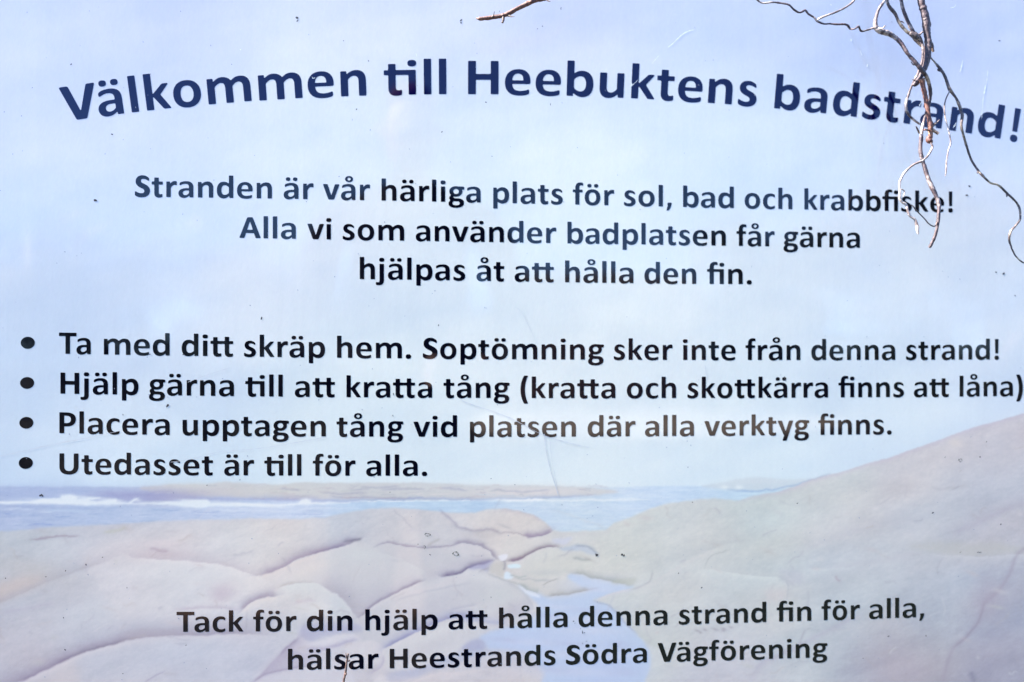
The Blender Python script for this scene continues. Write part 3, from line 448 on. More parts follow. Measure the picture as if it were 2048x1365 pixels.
('poly',[(107.9,943.7),(119.5,944.1),(129.9,944.6),(128.2,941.1),(122.4,936.6),(110.8,939.1)],(206,212,234),1.73,0.8,True),
('cre',[(54.2,918.3),(67.4,919.8),(78.9,925.9),(89.9,931.1),(100.3,934.7),(111.3,934.5),(115.4,932.7)],0.46,5.19,(221,221,228),0.34),
('cre',[(54.2,918.3),(67.4,919.8),(78.9,925.9),(89.9,931.1),(100.3,934.7),(111.3,934.5),(115.4,932.7)],3.46,0.86,(121,109,132),0.732),
('cre',[(58.8,918.8),(67.4,919.8),(73.8,922.5)],0.46,5.19,(221,221,228),0.34),
('cre',[(58.8,918.8),(67.4,919.8),(73.8,922.5)],3.46,1.15,(135,118,146),0.61),
('poly',[(116.5,932.2),(125.3,933.7),(134.0,935.9),(145.6,935.1),(154.4,930.4),(159.6,924.6),(151.4,925.9),(139.8,929.5),(122.3,929.2)],(184,198,220),1.73,0.85,True),
('cre',[(134.0,934.7),(145.6,934.6),(154.4,931.0),(160.8,924.0)],0.46,5.19,(221,221,228),0.34),
('cre',[(134.0,934.7),(145.6,934.6),(154.4,931.0),(160.8,924.0)],2.31,1.15,(146,158,181),0.61),
('cre',[(131.0,921.0),(142.7,919.7),(152.6,918.4)],2.31,1.73,(160,167,176),0.61),
('poly',[(45.6,925.3),(54.2,926.3),(55.9,924.0),(52.5,919.5),(47.3,920.1)],(228,232,246),0.86,0.9,True),
('poly',[(56.5,914.3),(69.7,915.2),(70.3,911.2),(58.2,910.8)],(216,236,250),0.86,0.95,True),
('poly',[(53.0,905.8),(57.1,906.3),(62.2,899.9),(53.0,899.5)],(216,232,250),0.86,0.95,True),
('cre',[(58.8,903.4),(67.4,901.0),(78.9,901.9)],1.15,1.15,(170,181,188),0.61),
('cre',[(33.0,905.6),(47.3,899.6),(70.3,892.9),(81.8,885.9)],1.15,1.73,(165,170,179),0.488),
('poly',[(69.1,890.7),(73.7,888.3),(81.2,885.3),(92.2,882.0),(101.4,877.8),(117.1,879.1),(133.3,881.1),(150.7,884.6),(143.2,888.1),(133.3,893.5),(125.2,898.8),(128.7,903.3),(139.7,902.8),(149.0,899.5),(165.9,895.8),(182.9,893.1),(199.3,889.4),(199.8,885.4),(177.6,880.0),(160.6,874.1),(156.0,872.4),(165.9,868.8),(173.4,865.2),(182.8,858.1),(193.2,844.1),(206.1,831.8),(214.8,822.4),(220.7,811.4),(221.8,795.3),(214.7,776.5),(214.6,757.1),(101.9,760.2),(96.1,788.2),(91.0,798.6),(82.9,814.1),(58.8,818.1),(35.9,819.8),(29.0,828.4),(25.6,834.8),(47.3,842.2),(70.3,846.2),(87.6,854.4),(92.2,865.7),(85.3,874.4),(78.3,881.4)],(187,206,239),2.02,0.9,True),
('blob',157.2,890.2,34.6,8.1,0,(204,216,242),0.7),
('blob',93.3,823.0,51.9,17.3,0,(182,198,238),0.45),
('blob',162.7,792.8,40.4,23.1,0,(180,194,236),0.5),
('blob',133.8,833.4,51.9,28.8,0,(196,208,238),0.5),
('blob',110.7,865.3,23.1,2.9,-0.05,(206,214,238),0.45),
('blob',133.8,850.6,34.6,3.5,-0.05,(206,214,238),0.45),
('blob',81.8,826.1,28.8,3.5,-0.05,(206,214,238),0.45),
('blob',157.0,837.5,31.7,4.0,-0.05,(206,214,238),0.45),
('blob',116.4,811.0,40.4,4.0,-0.05,(206,214,238),0.45),
('blob',174.4,809.6,28.8,4.0,-0.05,(206,214,238),0.45),
('blob',139.5,790.5,46.1,4.6,-0.05,(206,214,238),0.45),
('blob',163.0,884.3,23.1,2.3,-0.05,(206,214,238),0.45),
('blob',99.1,855.9,17.3,2.3,-0.1,(180,188,222),0.4),
('blob',151.3,860.5,19.6,2.9,-0.1,(180,188,222),0.4),
('blob',53.1,829.6,17.3,2.3,-0.1,(180,188,222),0.4),
('blob',128.0,823.3,23.1,2.9,-0.1,(180,188,222),0.4),
('blob',186.2,820.8,15.0,4.6,-0.1,(180,188,222),0.4),
('blob',107.7,794.2,23.1,3.5,-0.1,(180,188,222),0.4),
('blob',191.9,789.2,17.3,4.6,-0.1,(180,188,222),0.4),
('poly',[(70.3,890.1),(80.7,884.8),(91.0,881.1),(93.3,876.5),(84.1,879.0),(77.2,882.5)],(222,232,250),1.15,0.85,True),
('cre',[(128.7,903.9),(139.7,903.1),(149.0,900.1),(165.9,896.3),(182.9,893.1),(199.3,889.4)],0.46,5.19,(221,221,228),0.34),
('cre',[(128.7,903.9),(139.7,903.1),(149.0,900.1),(165.9,896.3),(182.9,893.1),(199.3,889.4)],5.19,1.15,(167,172,176),0.732),
('poly',[(177.6,892.1),(186.4,897.1),(205.2,896.2),(199.8,888.2),(189.3,890.7)],(190,194,190),2.31,0.6,True),
('cre',[(101.4,877.5),(117.1,878.9),(133.3,880.9),(150.7,884.6)],0.46,5.19,(221,221,228),0.34),
('cre',[(101.4,877.5),(117.1,878.9),(133.3,880.9),(150.7,884.6)],4.61,0.86,(163,165,172),0.732),
('cre',[(69.7,891.2),(81.2,885.9),(92.2,882.3)],0.46,5.19,(221,221,228),0.34),
('cre',[(69.7,891.2),(81.2,885.9),(92.2,882.3)],4.04,0.58,(165,174,179),0.61),
('cre',[(96.2,890.7),(104.9,895.1),(115.3,897.8)],0.86,0.86,(160,158,165),0.549),
('cre',[(156.0,872.4),(165.9,868.8),(173.4,865.2),(182.8,858.1),(193.2,844.1),(206.1,831.8)],1.15,1.15,(158,170,200),0.61),
('cre',[(192.1,848.2),(203.8,836.4),(218.4,822.9),(233.0,813.9)],10.38,1.15,(190,198,200),0.5),
('cre',[(160.6,873.5),(177.6,880.0),(199.8,885.4)],0.86,1.73,(222,214,220),0.5),
('cre',[(179.3,878.3),(175.8,869.7),(171.1,860.1)],1.73,1.73,(186,190,210),0.4),
('cre',[(224.6,906.2),(224.0,899.3),(219.2,891.3),(207.5,885.8),(199.2,884.2)],1.73,1.15,(172,172,183),0.488),
('poly',[(90.4,798.6),(99.0,791.6),(94.4,782.0),(81.8,789.2)],(206,206,220),2.31,0.5,True),
('cre',[(199.2,883.6),(221.6,890.1),(239.3,900.2),(269.0,917.0),(298.7,928.1)],1.15,5.77,(212,212,218),0.4),
('cre',[(105.0,978.2),(170.2,954.3),(171.9,941.6),(168.9,927.3)],1.73,1.73,(198,202,206),0.25),
('cre',[(286.7,908.0),(287.9,912.1),(291.5,918.4),(298.7,923.5),(307.6,925.7),(316.6,927.3)],1.15,1.15,(172,174,179),0.427),
('cre',[(263.0,919.4),(286.8,927.2),(310.7,934.9),(340.6,939.1)],5.77,1.73,(179,183,193),0.305),
('cre',[(281.9,906.4),(304.5,903.1),(328.4,899.2),(358.3,895.2),(381.1,893.6)],0.86,6.34,(216,225,231),0.6),
('cre',[(403.5,903.1),(424.6,903.3),(455.0,904.0),(473.3,907.8)],1.15,3.46,(208,220,229),0.55),
('cre',[(283.7,906.9),(328.4,899.8),(381.1,894.7)],6.92,0.58,(192,194,200),0.25),
('poly',[(376.3,903.6),(400.4,900.2),(403.3,886.8),(388.2,885.9),(379.3,893.0)],(184,186,206),3.46,0.4,True),
('cre',[(384.7,890.6),(386.4,883.0),(384.5,869.6)],1.15,1.15,(167,172,190),0.366),
('cre',[(444.0,896.5),(445.8,890.7),(450.0,888.8)],1.73,1.73,(172,160,179),0.61),
('poly',[(361.1,880.6),(382.2,881.3),(380.9,868.5),(361.0,867.8)],(206,198,206),4.04,0.4,True),
('cre',[(561.6,998.7),(570.9,996.2),(586.4,997.8),(608.2,1000.0)],2.31,2.88,(180,180,192),0.45),
('poly',[(534.8,928.6),(553.4,932.4),(570.7,933.9),(609.1,931.6),(645.3,932.2),(665.3,927.1),(709.3,925.3),(709.2,919.3),(665.1,918.2),(623.9,915.3),(581.0,917.8),(556.3,922.9)],(188,190,194),4.04,0.55,True),
('cre',[(553.2,920.6),(581.0,916.6),(623.8,914.1),(665.1,916.4),(709.2,920.5)],0.58,4.61,(204,210,224),0.5),
('cre',[(584.4,941.4),(615.7,952.9),(653.4,970.2),(685.0,981.8)],8.07,4.61,(174,172,193),0.427),
('cre',[(400.7,926.5),(449.3,940.4),(498.3,954.5),(553.7,959.6)],9.22,3.46,(190,192,206),0.3),
('cre',[(430.7,902.6),(491.7,910.4),(540.9,921.4)],4.61,5.77,(192,192,208),0.3),
('blob',592.1,1051.3,8.1,5.8,0,(224,218,218),0.5),
('blob',492.4,974.0,4.6,2.3,0,(218,220,230),0.6),
('cre',[(709.6,945.6),(676.5,923.4),(665.7,912.8),(658.5,894.5),(643.2,872.8),(626.2,859.5),(619.7,840.7),(612.0,829.7),(598.2,815.8),(587.6,807.8),(580.0,792.1),(573.4,767.0),(569.5,747.1)],2.88,3.46,(156,149,172),0.4148),
('cre',[(626.2,859.5),(619.7,840.7),(612.0,829.7),(598.2,815.8),(587.6,807.8)],1.73,1.73,(135,130,156),0.26839999999999997),
('blob',630.0,863.6,17.3,23.1,0,(172,162,184),0.35),
('cre',[(339.4,773.8),(351.5,793.7),(375.5,804.7),(411.8,821.3),(472.7,849.1)],3.46,4.61,(172,167,193),0.366),
('cre',[(405.9,833.1),(400.9,821.5),(399.6,809.9)],1.73,1.73,(160,156,176),0.427),
('cre',[(607.0,778.5),(613.0,766.5)],4.61,4.61,(123,123,153),0.488),
('blob',520.8,783.6,40.4,23.1,0,(178,166,184),0.4),
('blob',277.4,834.8,3.5,1.2,-0.3,(150,144,160),0.5),
('blob',286.3,835.7,2.8,1.2,-0.3,(150,144,160),0.5),
('blob',298.2,836.1,4.2,1.2,-0.3,(150,144,160),0.5),
('blob',308.3,836.4,3.5,1.2,-0.3,(150,144,160),0.5),
('blob',317.2,837.9,2.8,1.2,-0.3,(150,144,160),0.5),
('blob',308.2,834.1,2.1,1.2,-0.3,(150,144,160),0.5),
('blob',280.9,832.4,1.7,1.2,-0.3,(150,144,160),0.5),
('blob',-479.5,1269.6,4.6,18.4,0,(214,228,248),0.8),
('blob',-407.0,1295.6,17.3,5.8,0.5,(212,224,248),0.55),
('blob',-428.9,1312.2,14.4,5.2,0.4,(210,222,248),0.5),
('blob',-297.7,1304.1,8.1,6.9,0,(220,230,250),0.55),
('blob',664.0,1171.1,5.8,17.3,-0.7,(220,228,248),0.55),
('blob',230.1,1502.5,6.9,3.5,0,(222,232,248),0.5),
('cre',[(217.3,842.7),(217.7,834.5),(222.7,827.7),(220.2,819.8)],0.83,2.59,(168,164,182),0.20376674174984832),
('cre',[(355.5,944.5),(360.0,946.5),(364.8,948.7),(373.8,950.7)],0.72,1.16,(168,164,182),0.3361326439417036),
('cre',[(539.7,979.8),(542.6,978.1),(545.8,976.7),(548.2,976.6)],0.86,2.74,(160,160,178),0.17803862656899344),
('cre',[(-139.0,827.7),(-138.2,828.9),(-137.4,830.1),(-136.0,830.4)],0.62,2.83,(176,170,180),0.12503042391559854),
('cre',[(378.3,806.8),(381.4,809.4),(388.8,809.4),(393.1,810.2)],1.22,2.76,(176,170,180),0.19576399887166263),
('cre',[(-112.0,915.8),(-114.7,909.1),(-117.8,903.9),(-118.9,896.9)],0.83,1.02,(184,176,176),0.18064880284162965),
('cre',[(297.8,977.4),(300.8,975.6),(303.2,972.9),(306.6,970.4)],0.74,1.99,(168,164,182),0.3017850125956979),
('cre',[(10.1,945.3),(15.8,946.5),(21.9,945.8),(27.0,945.0)],0.65,1.64,(214,216,226),0.1528339757988567),
('cre',[(503.3,978.5),(511.3,975.7),(519.9,977.2),(526.8,974.1)],1.2,0.94,(214,216,226),0.3008521009791292),
('cre',[(623.0,793.6),(627.5,796.7),(632.4,797.4),(637.8,799.6)],1.1,1.49,(168,164,182),0.2749833062814747),
('cre',[(-200.3,929.1),(-194.7,922.7),(-190.9,915.5),(-187.9,908.2)],0.9,2.48,(160,160,178),0.26243612772375635),
('cre',[(441.5,962.4),(444.6,965.4),(449.8,965.3),(453.9,967.7)],0.67,2.84,(184,176,176),0.16370370346349822),
('cre',[(-102.9,815.8),(-98.7,814.3),(-93.9,812.4),(-90.5,812.4)],1.11,2.09,(184,176,176),0.2784911844069041),
('cre',[(-7.6,875.6),(-6.7,876.7),(-5.8,877.3),(-4.6,877.8)],0.91,1.89,(176,170,180),0.2114077502665865),
('cre',[(-116.2,874.0),(-113.1,872.8),(-108.8,871.1),(-104.7,872.2)],0.84,0.77,(184,176,176),0.25498410006094085),
('cre',[(-417.0,914.9),(-415.5,921.8),(-411.3,926.7),(-410.3,933.6)],0.84,1.74,(184,176,176),0.16381462509154768),
('cre',[(471.3,862.5),(475.9,862.3),(480.7,863.9),(485.5,867.9)],0.78,2.82,(214,216,226),0.20355171743375167),
('cre',[(654.7,778.2),(658.9,775.6),(662.8,778.7),(666.7,776.4)],0.59,2.14,(214,216,226),0.3313828046438313),
('cre',[(-369.6,959.7),(-367.3,962.2),(-364.9,966.2),(-361.7,968.2)],1.0,1.73,(214,216,226),0.2618728581813421),
('cre',[(-389.4,850.5),(-386.9,852.3),(-384.5,854.6),(-381.6,856.1)],0.58,1.9,(168,164,182),0.27086123482619306),
('cre',[(-401.8,872.4),(-396.9,875.1),(-390.9,876.9),(-387.0,881.1)],0.85,2.56,(214,216,226),0.1632229949366851),
('cre',[(-181.1,824.9),(-178.0,826.6),(-175.0,826.2),(-171.9,828.9)],1.19,2.82,(184,176,176),0.23834784830939848),
('cre',[(-26.5,909.2),(-25.5,910.1),(-23.9,910.2),(-22.9,910.9)],1.06,0.8,(214,216,226),0.30525378038673423),
('cre',[(-272.5,882.2),(-270.3,879.4),(-269.8,876.2),(-269.6,872.9)],0.72,1.91,(184,176,176),0.2652465740101322),
('cre',[(374.3,984.7),(378.0,983.8),(383.5,981.8),(388.7,980.6)],1.21,0.99,(160,160,178),0.1848393332454862),
('cre',[(-188.2,791.4),(-184.9,791.7),(-181.9,792.8),(-179.0,791.3)],1.09,1.08,(214,216,226),0.27692518803560795),
('cre',[(-382.4,899.8),(-378.6,900.7),(-376.6,899.2),(-374.2,898.9)],1.05,1.18,(214,216,226),0.14553711025737945),
('cre',[(671.4,857.3),(670.7,853.5),(671.7,849.6),(670.7,845.8)],1.08,1.48,(176,170,180),0.18510077518962845),
('cre',[(227.6,774.4),(229.0,772.3),(230.5,770.4),(232.2,768.6)],1.19,1.75,(214,216,226),0.28727642116452656),
('cre',[(-524.7,939.0),(-522.6,935.9),(-520.7,931.9),(-519.0,927.9)],0.68,1.25,(214,216,226),0.18103496477047873),
('cre',[(-254.2,931.1),(-245.7,932.2),(-235.8,933.5),(-230.6,936.0)],0.78,2.17,(160,160,178),0.28044556065344506),
('cre',[(-436.6,958.1),(-435.3,953.8),(-433.5,950.0),(-430.6,947.6)],1.23,2.11,(176,170,180),0.21474255114654373),
('cre',[(678.5,1069.7),(679.9,1070.5),(681.2,1070.3),(682.3,1070.7)],0.74,2.45,(168,164,182),0.14022826541857397),
('cre',[(29.3,864.9),(30.5,865.9),(31.2,867.3),(32.7,868.2)],0.7,1.81,(176,170,180),0.20851865441629996),
('cre',[(113.5,923.8),(121.6,925.5),(127.7,929.7),(132.7,931.4)],0.67,1.75,(168,164,182),0.2915792272234641),
('cre',[(-221.0,954.6),(-215.4,958.5),(-210.6,959.5),(-206.1,963.5)],0.61,1.13,(176,170,180),0.18292402844268923),
('cre',[(382.3,897.5),(386.9,894.7),(390.3,889.7),(395.9,886.8)],0.76,2.47,(214,216,226),0.20412916767317635),
('cre',[(285.0,984.0),(285.7,984.8),(287.4,984.9),(289.2,984.9)],0.59,1.85,(184,176,176),0.14757109939851218),
('cre',[(-294.4,968.9),(-288.8,973.2),(-284.6,978.8),(-277.3,984.0)],1.13,0.95,(214,216,226),0.18975646613599811),
('cre',[(595.4,924.1),(602.8,928.6),(608.5,931.6),(615.7,937.9)],1.05,1.15,(214,216,226),0.12023844560408244),
('cre',[(588.4,996.4),(591.7,997.0),(594.5,998.5),(597.8,998.9)],0.82,1.24,(160,160,178),0.33613253001787047),
('cre',[(495.4,802.4),(502.6,804.7),(507.8,806.3),(516.0,808.9)],1.13,2.35,(176,170,180),0.22497308485387846),
('cre',[(27.9,910.6),(29.8,910.0),(30.8,911.0),(32.6,911.9)],0.79,1.53,(184,176,176),0.22474255934390502),
('cre',[(319.8,947.9),(324.5,942.9),(327.8,937.5),(329.3,931.1)],0.72,1.32,(184,176,176),0.12601439579724638),
('cre',[(409.8,879.8),(410.8,871.2),(410.0,862.6),(411.0,854.0)],1.2,2.2,(160,160,178),0.3044160136959057),
('cre',[(364.5,880.5),(366.8,883.0),(367.5,885.8),(369.0,888.3)],1.1,1.85,(176,170,180),0.16558016553698823),
('cre',[(286.8,972.7),(294.6,975.5),(299.9,975.0),(307.5,973.6)],0.63,2.77,(184,176,176),0.13686836122883592),
('cre',[(259.1,895.4),(261.4,898.4),(263.5,901.8),(267.0,903.7)],1.0,2.81,(168,164,182),0.16119151497482756),
('cre',[(142.0,887.1),(148.5,885.5),(154.2,886.3),(161.3,887.6)],0.8,2.55,(168,164,182),0.2619398928024508),
('cre',[(612.1,998.3),(613.5,999.0),(615.0,999.1),(617.1,999.0)],0.97,1.66,(168,164,182),0.19100657537282217),
('cre',[(566.8,896.4),(571.5,897.6),(574.5,896.6),(579.3,895.0)],0.75,2.75,(168,164,182),0.22251971008285898),
('cre',[(-516.6,788.8),(-515.6,785.1),(-513.8,781.5),(-511.1,778.5)],0.66,1.74,(168,164,182),0.19791064847414017),
('cre',[(362.1,784.2),(369.9,784.2),(374.6,787.7),(381.8,790.6)],0.88,1.17,(184,176,176),0.3369108428979236),
('cre',[(-211.4,858.6),(-208.2,858.5),(-205.2,856.7),(-201.6,858.3)],1.14,0.7,(176,170,180),0.2885003476662815),
('cre',[(-235.8,938.0),(-232.6,939.0),(-231.2,940.7),(-229.1,941.4)],0.93,0.81,(214,216,226),0.20639748967879867),
('cre',[(416.4,935.2),(420.3,936.2),(425.0,932.8),(432.6,931.8)],1.21,1.52,(214,216,226),0.3397910666424336),
('cre',[(386.5,791.9),(396.6,796.1),(403.6,797.2),(412.0,796.2)],0.58,2.08,(160,160,178),0.28923903209887014),
('cre',[(249.1,840.3),(252.3,840.7),(254.6,843.7),(260.2,844.1)],0.76,2.34,(168,164,182),0.20204728002482075),
('cre',[(87.0,774.0),(92.3,774.3),(98.0,776.5),(105.7,775.7)],1.24,1.0,(176,170,180),0.12385511293991144),
('cre',[(-251.0,876.0),(-247.9,876.1),(-244.7,876.2),(-242.5,875.6)],1.19,2.39,(214,216,226),0.2427069038562757),
('cre',[(-382.9,807.1),(-378.2,806.7),(-374.4,810.4),(-368.6,809.9)],0.61,1.16,(214,216,226),0.2562387492174192),
('cre',[(-412.9,924.3),(-411.9,920.2),(-411.0,915.8),(-409.5,912.0)],0.66,2.63,(168,164,182),0.2023178731862903),
('cre',[(-128.4,828.1),(-126.5,828.2),(-123.1,828.7),(-119.9,828.6)],1.18,1.65,(184,176,176),0.3174021259248062),
('cre',[(-465.2,858.3),(-458.8,859.4),(-451.9,860.2),(-447.3,861.9)],1.0,2.03,(184,176,176),0.16873468591281068),
('cre',[(642.4,1036.1),(644.0,1036.8),(645.5,1037.9),(646.3,1039.2)],0.66,2.34,(160,160,178),0.17690338373001363),
('cre',[(390.0,910.1),(391.1,907.5),(391.7,904.8),(393.1,902.5)],1.02,1.65,(168,164,182),0.23399640100551594),
('cre',[(596.9,1017.5),(598.1,1017.7),(599.8,1018.1),(600.8,1018.3)],1.03,1.61,(176,170,180),0.29254151892132113),
('cre',[(491.8,979.0),(498.4,979.0),(507.4,983.5),(512.3,988.1)],0.81,0.92,(168,164,182),0.2590478173092363),
('cre',[(501.7,887.0),(508.8,887.1),(514.2,887.1),(518.2,885.0)],0.78,1.43,(168,164,182),0.3397605920682036),
('cre',[(-416.7,858.0),(-416.0,856.5),(-415.5,854.9),(-414.3,853.8)],1.22,2.76,(160,160,178),0.22254683601603442),
('cre',[(-407.1,848.4),(-399.9,851.7),(-393.4,856.4),(-383.5,858.8)],0.6,2.62,(214,216,226),0.335904473677367),
('cre',[(-371.9,881.1),(-368.4,877.8),(-362.1,879.4),(-357.6,876.3)],1.21,1.95,(184,176,176),0.23003760692682698),
('cre',[(-195.8,851.0),(-192.9,854.5),(-187.9,857.8),(-184.4,859.6)],0.67,1.06,(176,170,180),0.13974165557515905),
('cre',[(-1.1,884.8),(-1.6,883.0),(-1.5,881.1),(-1.8,879.2)],0.72,0.74,(168,164,182),0.24707475848628105),
('cre',[(41.6,815.7),(44.3,811.8),(47.8,808.0),(49.8,802.8)],0.78,1.12,(176,170,180),0.32933702618051247),
('cre',[(-488.0,933.3),(-484.4,933.4),(-480.7,934.1),(-477.8,934.5)],1.07,2.04,(160,160,178),0.2951238872343743),
('cre',[(-342.8,928.8),(-339.2,933.1),(-334.9,936.5),(-329.8,938.0)],1.17,1.21,(176,170,180),0.30240660285853044),
('cre',[(253.2,953.3),(254.6,953.3),(255.5,954.0),(256.5,954.6)],0.73,0.9,(160,160,178),0.24266657033030276),
('cre',[(423.5,843.0),(425.1,838.8),(426.1,834.5),(427.3,830.1)],0.91,1.83,(214,216,226),0.1254555150064609),
('cre',[(437.2,829.8),(444.8,832.4),(453.3,833.0),(462.3,833.5)],1.25,2.22,(176,170,180),0.16421374307595082),
('cre',[(-328.1,958.2),(-321.7,958.3),(-315.2,958.8),(-310.0,960.6)],0.86,1.68,(176,170,180),0.20991674968156915),
('cre',[(-495.5,942.8),(-489.4,940.1),(-488.5,934.1),(-483.9,931.0)],1.19,2.26,(184,176,176),0.21755001635237195),
('cre',[(-235.9,870.6),(-236.5,863.3),(-237.0,856.0),(-236.9,848.7)],0.7,1.88,(160,160,178),0.2751939206836686),
('cre',[(638.2,833.1),(645.6,838.4),(652.0,842.7),(657.6,849.8)],0.83,2.63,(184,176,176),0.17823476088592705),
('cre',[(-141.9,781.9),(-137.1,784.6),(-131.1,790.0),(-123.0,794.3)],0.73,2.15,(214,216,226),0.25077033541390426),
('cre',[(-416.9,860.0),(-411.5,859.9),(-406.3,863.6),(-402.9,867.8)],0.6,1.82,(168,164,182),0.2232920700879478),
('cre',[(-203.4,940.1),(-201.7,941.9),(-199.5,943.7),(-197.4,942.8)],1.01,1.62,(160,160,178),0.337428609098072),
('cre',[(537.4,958.5),(540.7,958.6),(547.4,958.9),(551.8,961.9)],0.79,1.7,(160,160,178),0.3156964834819136),
('cre',[(96.6,915.8),(98.5,919.2),(100.1,922.8),(100.1,927.1)],1.18,1.36,(160,160,178),0.20034623110762947),
('cre',[(-324.3,943.1),(-316.2,943.6),(-309.4,943.7),(-304.1,944.2)],0.6,1.69,(176,170,180),0.15556586185719457),
('cre',[(-138.8,865.1),(-132.5,867.2),(-127.9,865.8),(-122.3,863.6)],0.88,1.29,(168,164,182),0.32250076049883736),
('cre',[(-129.6,884.9),(-127.6,885.9),(-125.2,887.2),(-123.8,889.6)],0.58,2.19,(214,216,226),0.18939946380392192),
('cre',[(590.1,906.6),(592.5,907.3),(595.0,908.9),(596.0,911.2)],1.12,1.36,(168,164,182),0.19452104638590573),
('cre',[(622.8,1057.4),(624.1,1057.3),(625.3,1057.0),(626.7,1057.6)],1.06,2.35,(168,164,182),0.14390494373846105),
('cre',[(573.4,869.1),(575.5,861.0),(577.6,852.7),(576.0,844.5)],0.7,2.27,(214,216,226),0.2280282405349105),
('cre',[(507.6,801.8),(510.3,806.4),(513.4,809.3),(517.4,811.7)],0.68,2.32,(214,216,226),0.3233576251149581),
('cre',[(636.9,903.9),(645.2,904.5),(651.5,909.7),(657.5,911.0)],0.97,0.89,(168,164,182),0.17213024173051816),
('cre',[(-78.1,878.1),(-73.4,880.2),(-66.4,883.5),(-60.1,886.3)],1.18,2.07,(176,170,180),0.2719799892297822),
('cre',[(22.5,907.2),(26.4,909.7),(31.0,910.4),(35.3,912.6)],0.84,2.53,(160,160,178),0.3074293511526731),
('cre',[(-302.3,912.1),(-295.5,916.8),(-290.3,917.7),(-282.3,917.3)],0.85,2.68,(160,160,178),0.13746795416440183),
('cre',[(-115.5,864.2),(-111.6,864.2),(-108.7,865.1),(-105.6,864.9)],0.86,2.64,(176,170,180),0.33701314944771427),
('cre',[(628.9,1052.1),(630.4,1049.5),(631.7,1047.4),(632.6,1044.8)],1.04,1.05,(184,176,176),0.20432549935367222),
('cre',[(476.7,800.9),(481.3,797.7),(484.4,792.2),(490.5,788.1)],1.11,1.72,(176,170,180),0.32670241972757846),
('cre',[(-5.3,901.2),(-4.4,892.9),(-0.4,885.5),(7.9,881.0)],0.59,2.22,(176,170,180),0.2694713672529533),
('cre',[(-470.9,852.0),(-470.4,850.2),(-469.2,848.4),(-467.8,847.1)],1.07,2.82,(160,160,178),0.22857877710982816),
('cre',[(56.5,872.1),(59.2,869.8),(62.8,867.7),(65.3,865.9)],0.74,2.16,(160,160,178),0.21754944091175274),
('cre',[(-449.5,930.0),(-449.4,927.4),(-448.4,925.0),(-448.6,922.4)],1.23,1.47,(176,170,180),0.17495913161685195),
('cre',[(-185.2,885.6),(-183.1,884.8),(-180.3,884.7),(-176.8,885.0)],1.22,1.18,(184,176,176),0.19171762755654104),
('cre',[(-314.0,947.3),(-307.4,949.3),(-303.2,952.7),(-297.6,954.8)],0.9,2.68,(184,176,176),0.31976165323070643),
('cre',[(-352.6,782.2),(-348.7,783.0),(-344.3,785.1),(-340.6,786.1)],0.94,0.86,(160,160,178),0.33820637042084456),
('cre',[(-399.7,903.4),(-397.5,904.7),(-396.5,906.7),(-394.2,907.9)],0.66,1.58,(168,164,182),0.12224847176112313),
('cre',[(283.3,967.8),(286.7,968.0),(288.3,969.4),(291.5,970.4)],0.96,2.86,(184,176,176),0.21514603935269472),
('cre',[(279.2,926.8),(285.6,926.7),(291.3,926.6),(297.3,926.3)],0.7,1.67,(214,216,226),0.3170287328441802),
('cre',[(576.5,914.5),(571.6,908.3),(568.3,900.7),(568.6,892.7)],1.16,2.74,(160,160,178),0.27993173058103166),
('cre',[(258.3,789.9),(261.1,789.7),(264.5,789.4),(267.3,788.0)],1.15,1.17,(214,216,226),0.15971223388173905),
('cre',[(330.7,785.4),(337.7,782.3),(346.1,785.3),(351.8,784.2)],0.83,1.56,(176,170,180),0.2440199266976052),
('cre',[(-84.2,979.4),(-78.1,978.7),(-69.3,980.3),(-60.1,979.7)],0.8,0.88,(214,216,226),0.2293775516667873),
('cre',[(665.1,1042.9),(670.6,1043.5),(679.7,1046.3),(685.7,1047.8)],1.2,0.75,(184,176,176),0.2958712814496198),
('cre',[(386.2,910.8),(391.7,916.3),(400.1,919.2),(404.6,925.2)],1.06,1.17,(168,164,182),0.3375978447934752),
('cre',[(-314.2,902.5),(-308.2,901.4),(-303.8,901.6),(-298.1,901.5)],0.8,1.27,(214,216,226),0.19268895020791055),
('cre',[(678.9,859.6),(680.4,862.0),(683.7,863.2),(687.7,864.5)],0.65,1.48,(184,176,176),0.14950500316333087),
('cre',[(503.5,757.9),(509.3,750.9),(514.6,747.3),(517.9,739.7)],1.09,2.37,(184,176,176),0.20515884402449985),
('cre',[(-373.8,850.4),(-372.7,852.8),(-371.0,855.3),(-368.3,857.5)],0.98,2.65,(176,170,180),0.23088324984656455),
('cre',[(-365.6,932.1),(-365.3,933.2),(-364.5,933.6),(-364.0,934.6)],0.86,2.86,(168,164,182),0.24976450332286826),
('cre',[(13.1,927.4),(18.7,925.7),(24.0,925.9),(29.9,926.9)],0.71,2.46,(168,164,182),0.23727954565210202),
('cre',[(622.9,966.3),(623.0,970.2),(625.3,972.1),(629.5,974.0)],0.63,2.65,(176,170,180),0.3225415939812206),
('cre',[(-12.4,819.0),(-7.5,823.5),(-2.9,829.9),(-0.6,837.7)],1.2,1.99,(214,216,226),0.16841228479460782),
('cre',[(-292.2,887.3),(-289.4,887.2),(-286.4,886.1),(-284.0,885.5)],1.13,0.78,(184,176,176),0.31463190948051994),
('cre',[(-145.6,777.6),(-140.0,772.9),(-136.2,768.6),(-132.6,762.7)],0.66,2.37,(160,160,178),0.276209068171706),
('cre',[(-100.2,790.9),(-95.9,784.8),(-88.6,783.7),(-81.3,780.3)],1.22,1.74,(160,160,178),0.12328255689661041),
('cre',[(-502.3,856.7),(-502.4,849.3),(-498.9,843.3),(-497.1,836.2)],1.25,2.22,(184,176,176),0.16054315036426783),
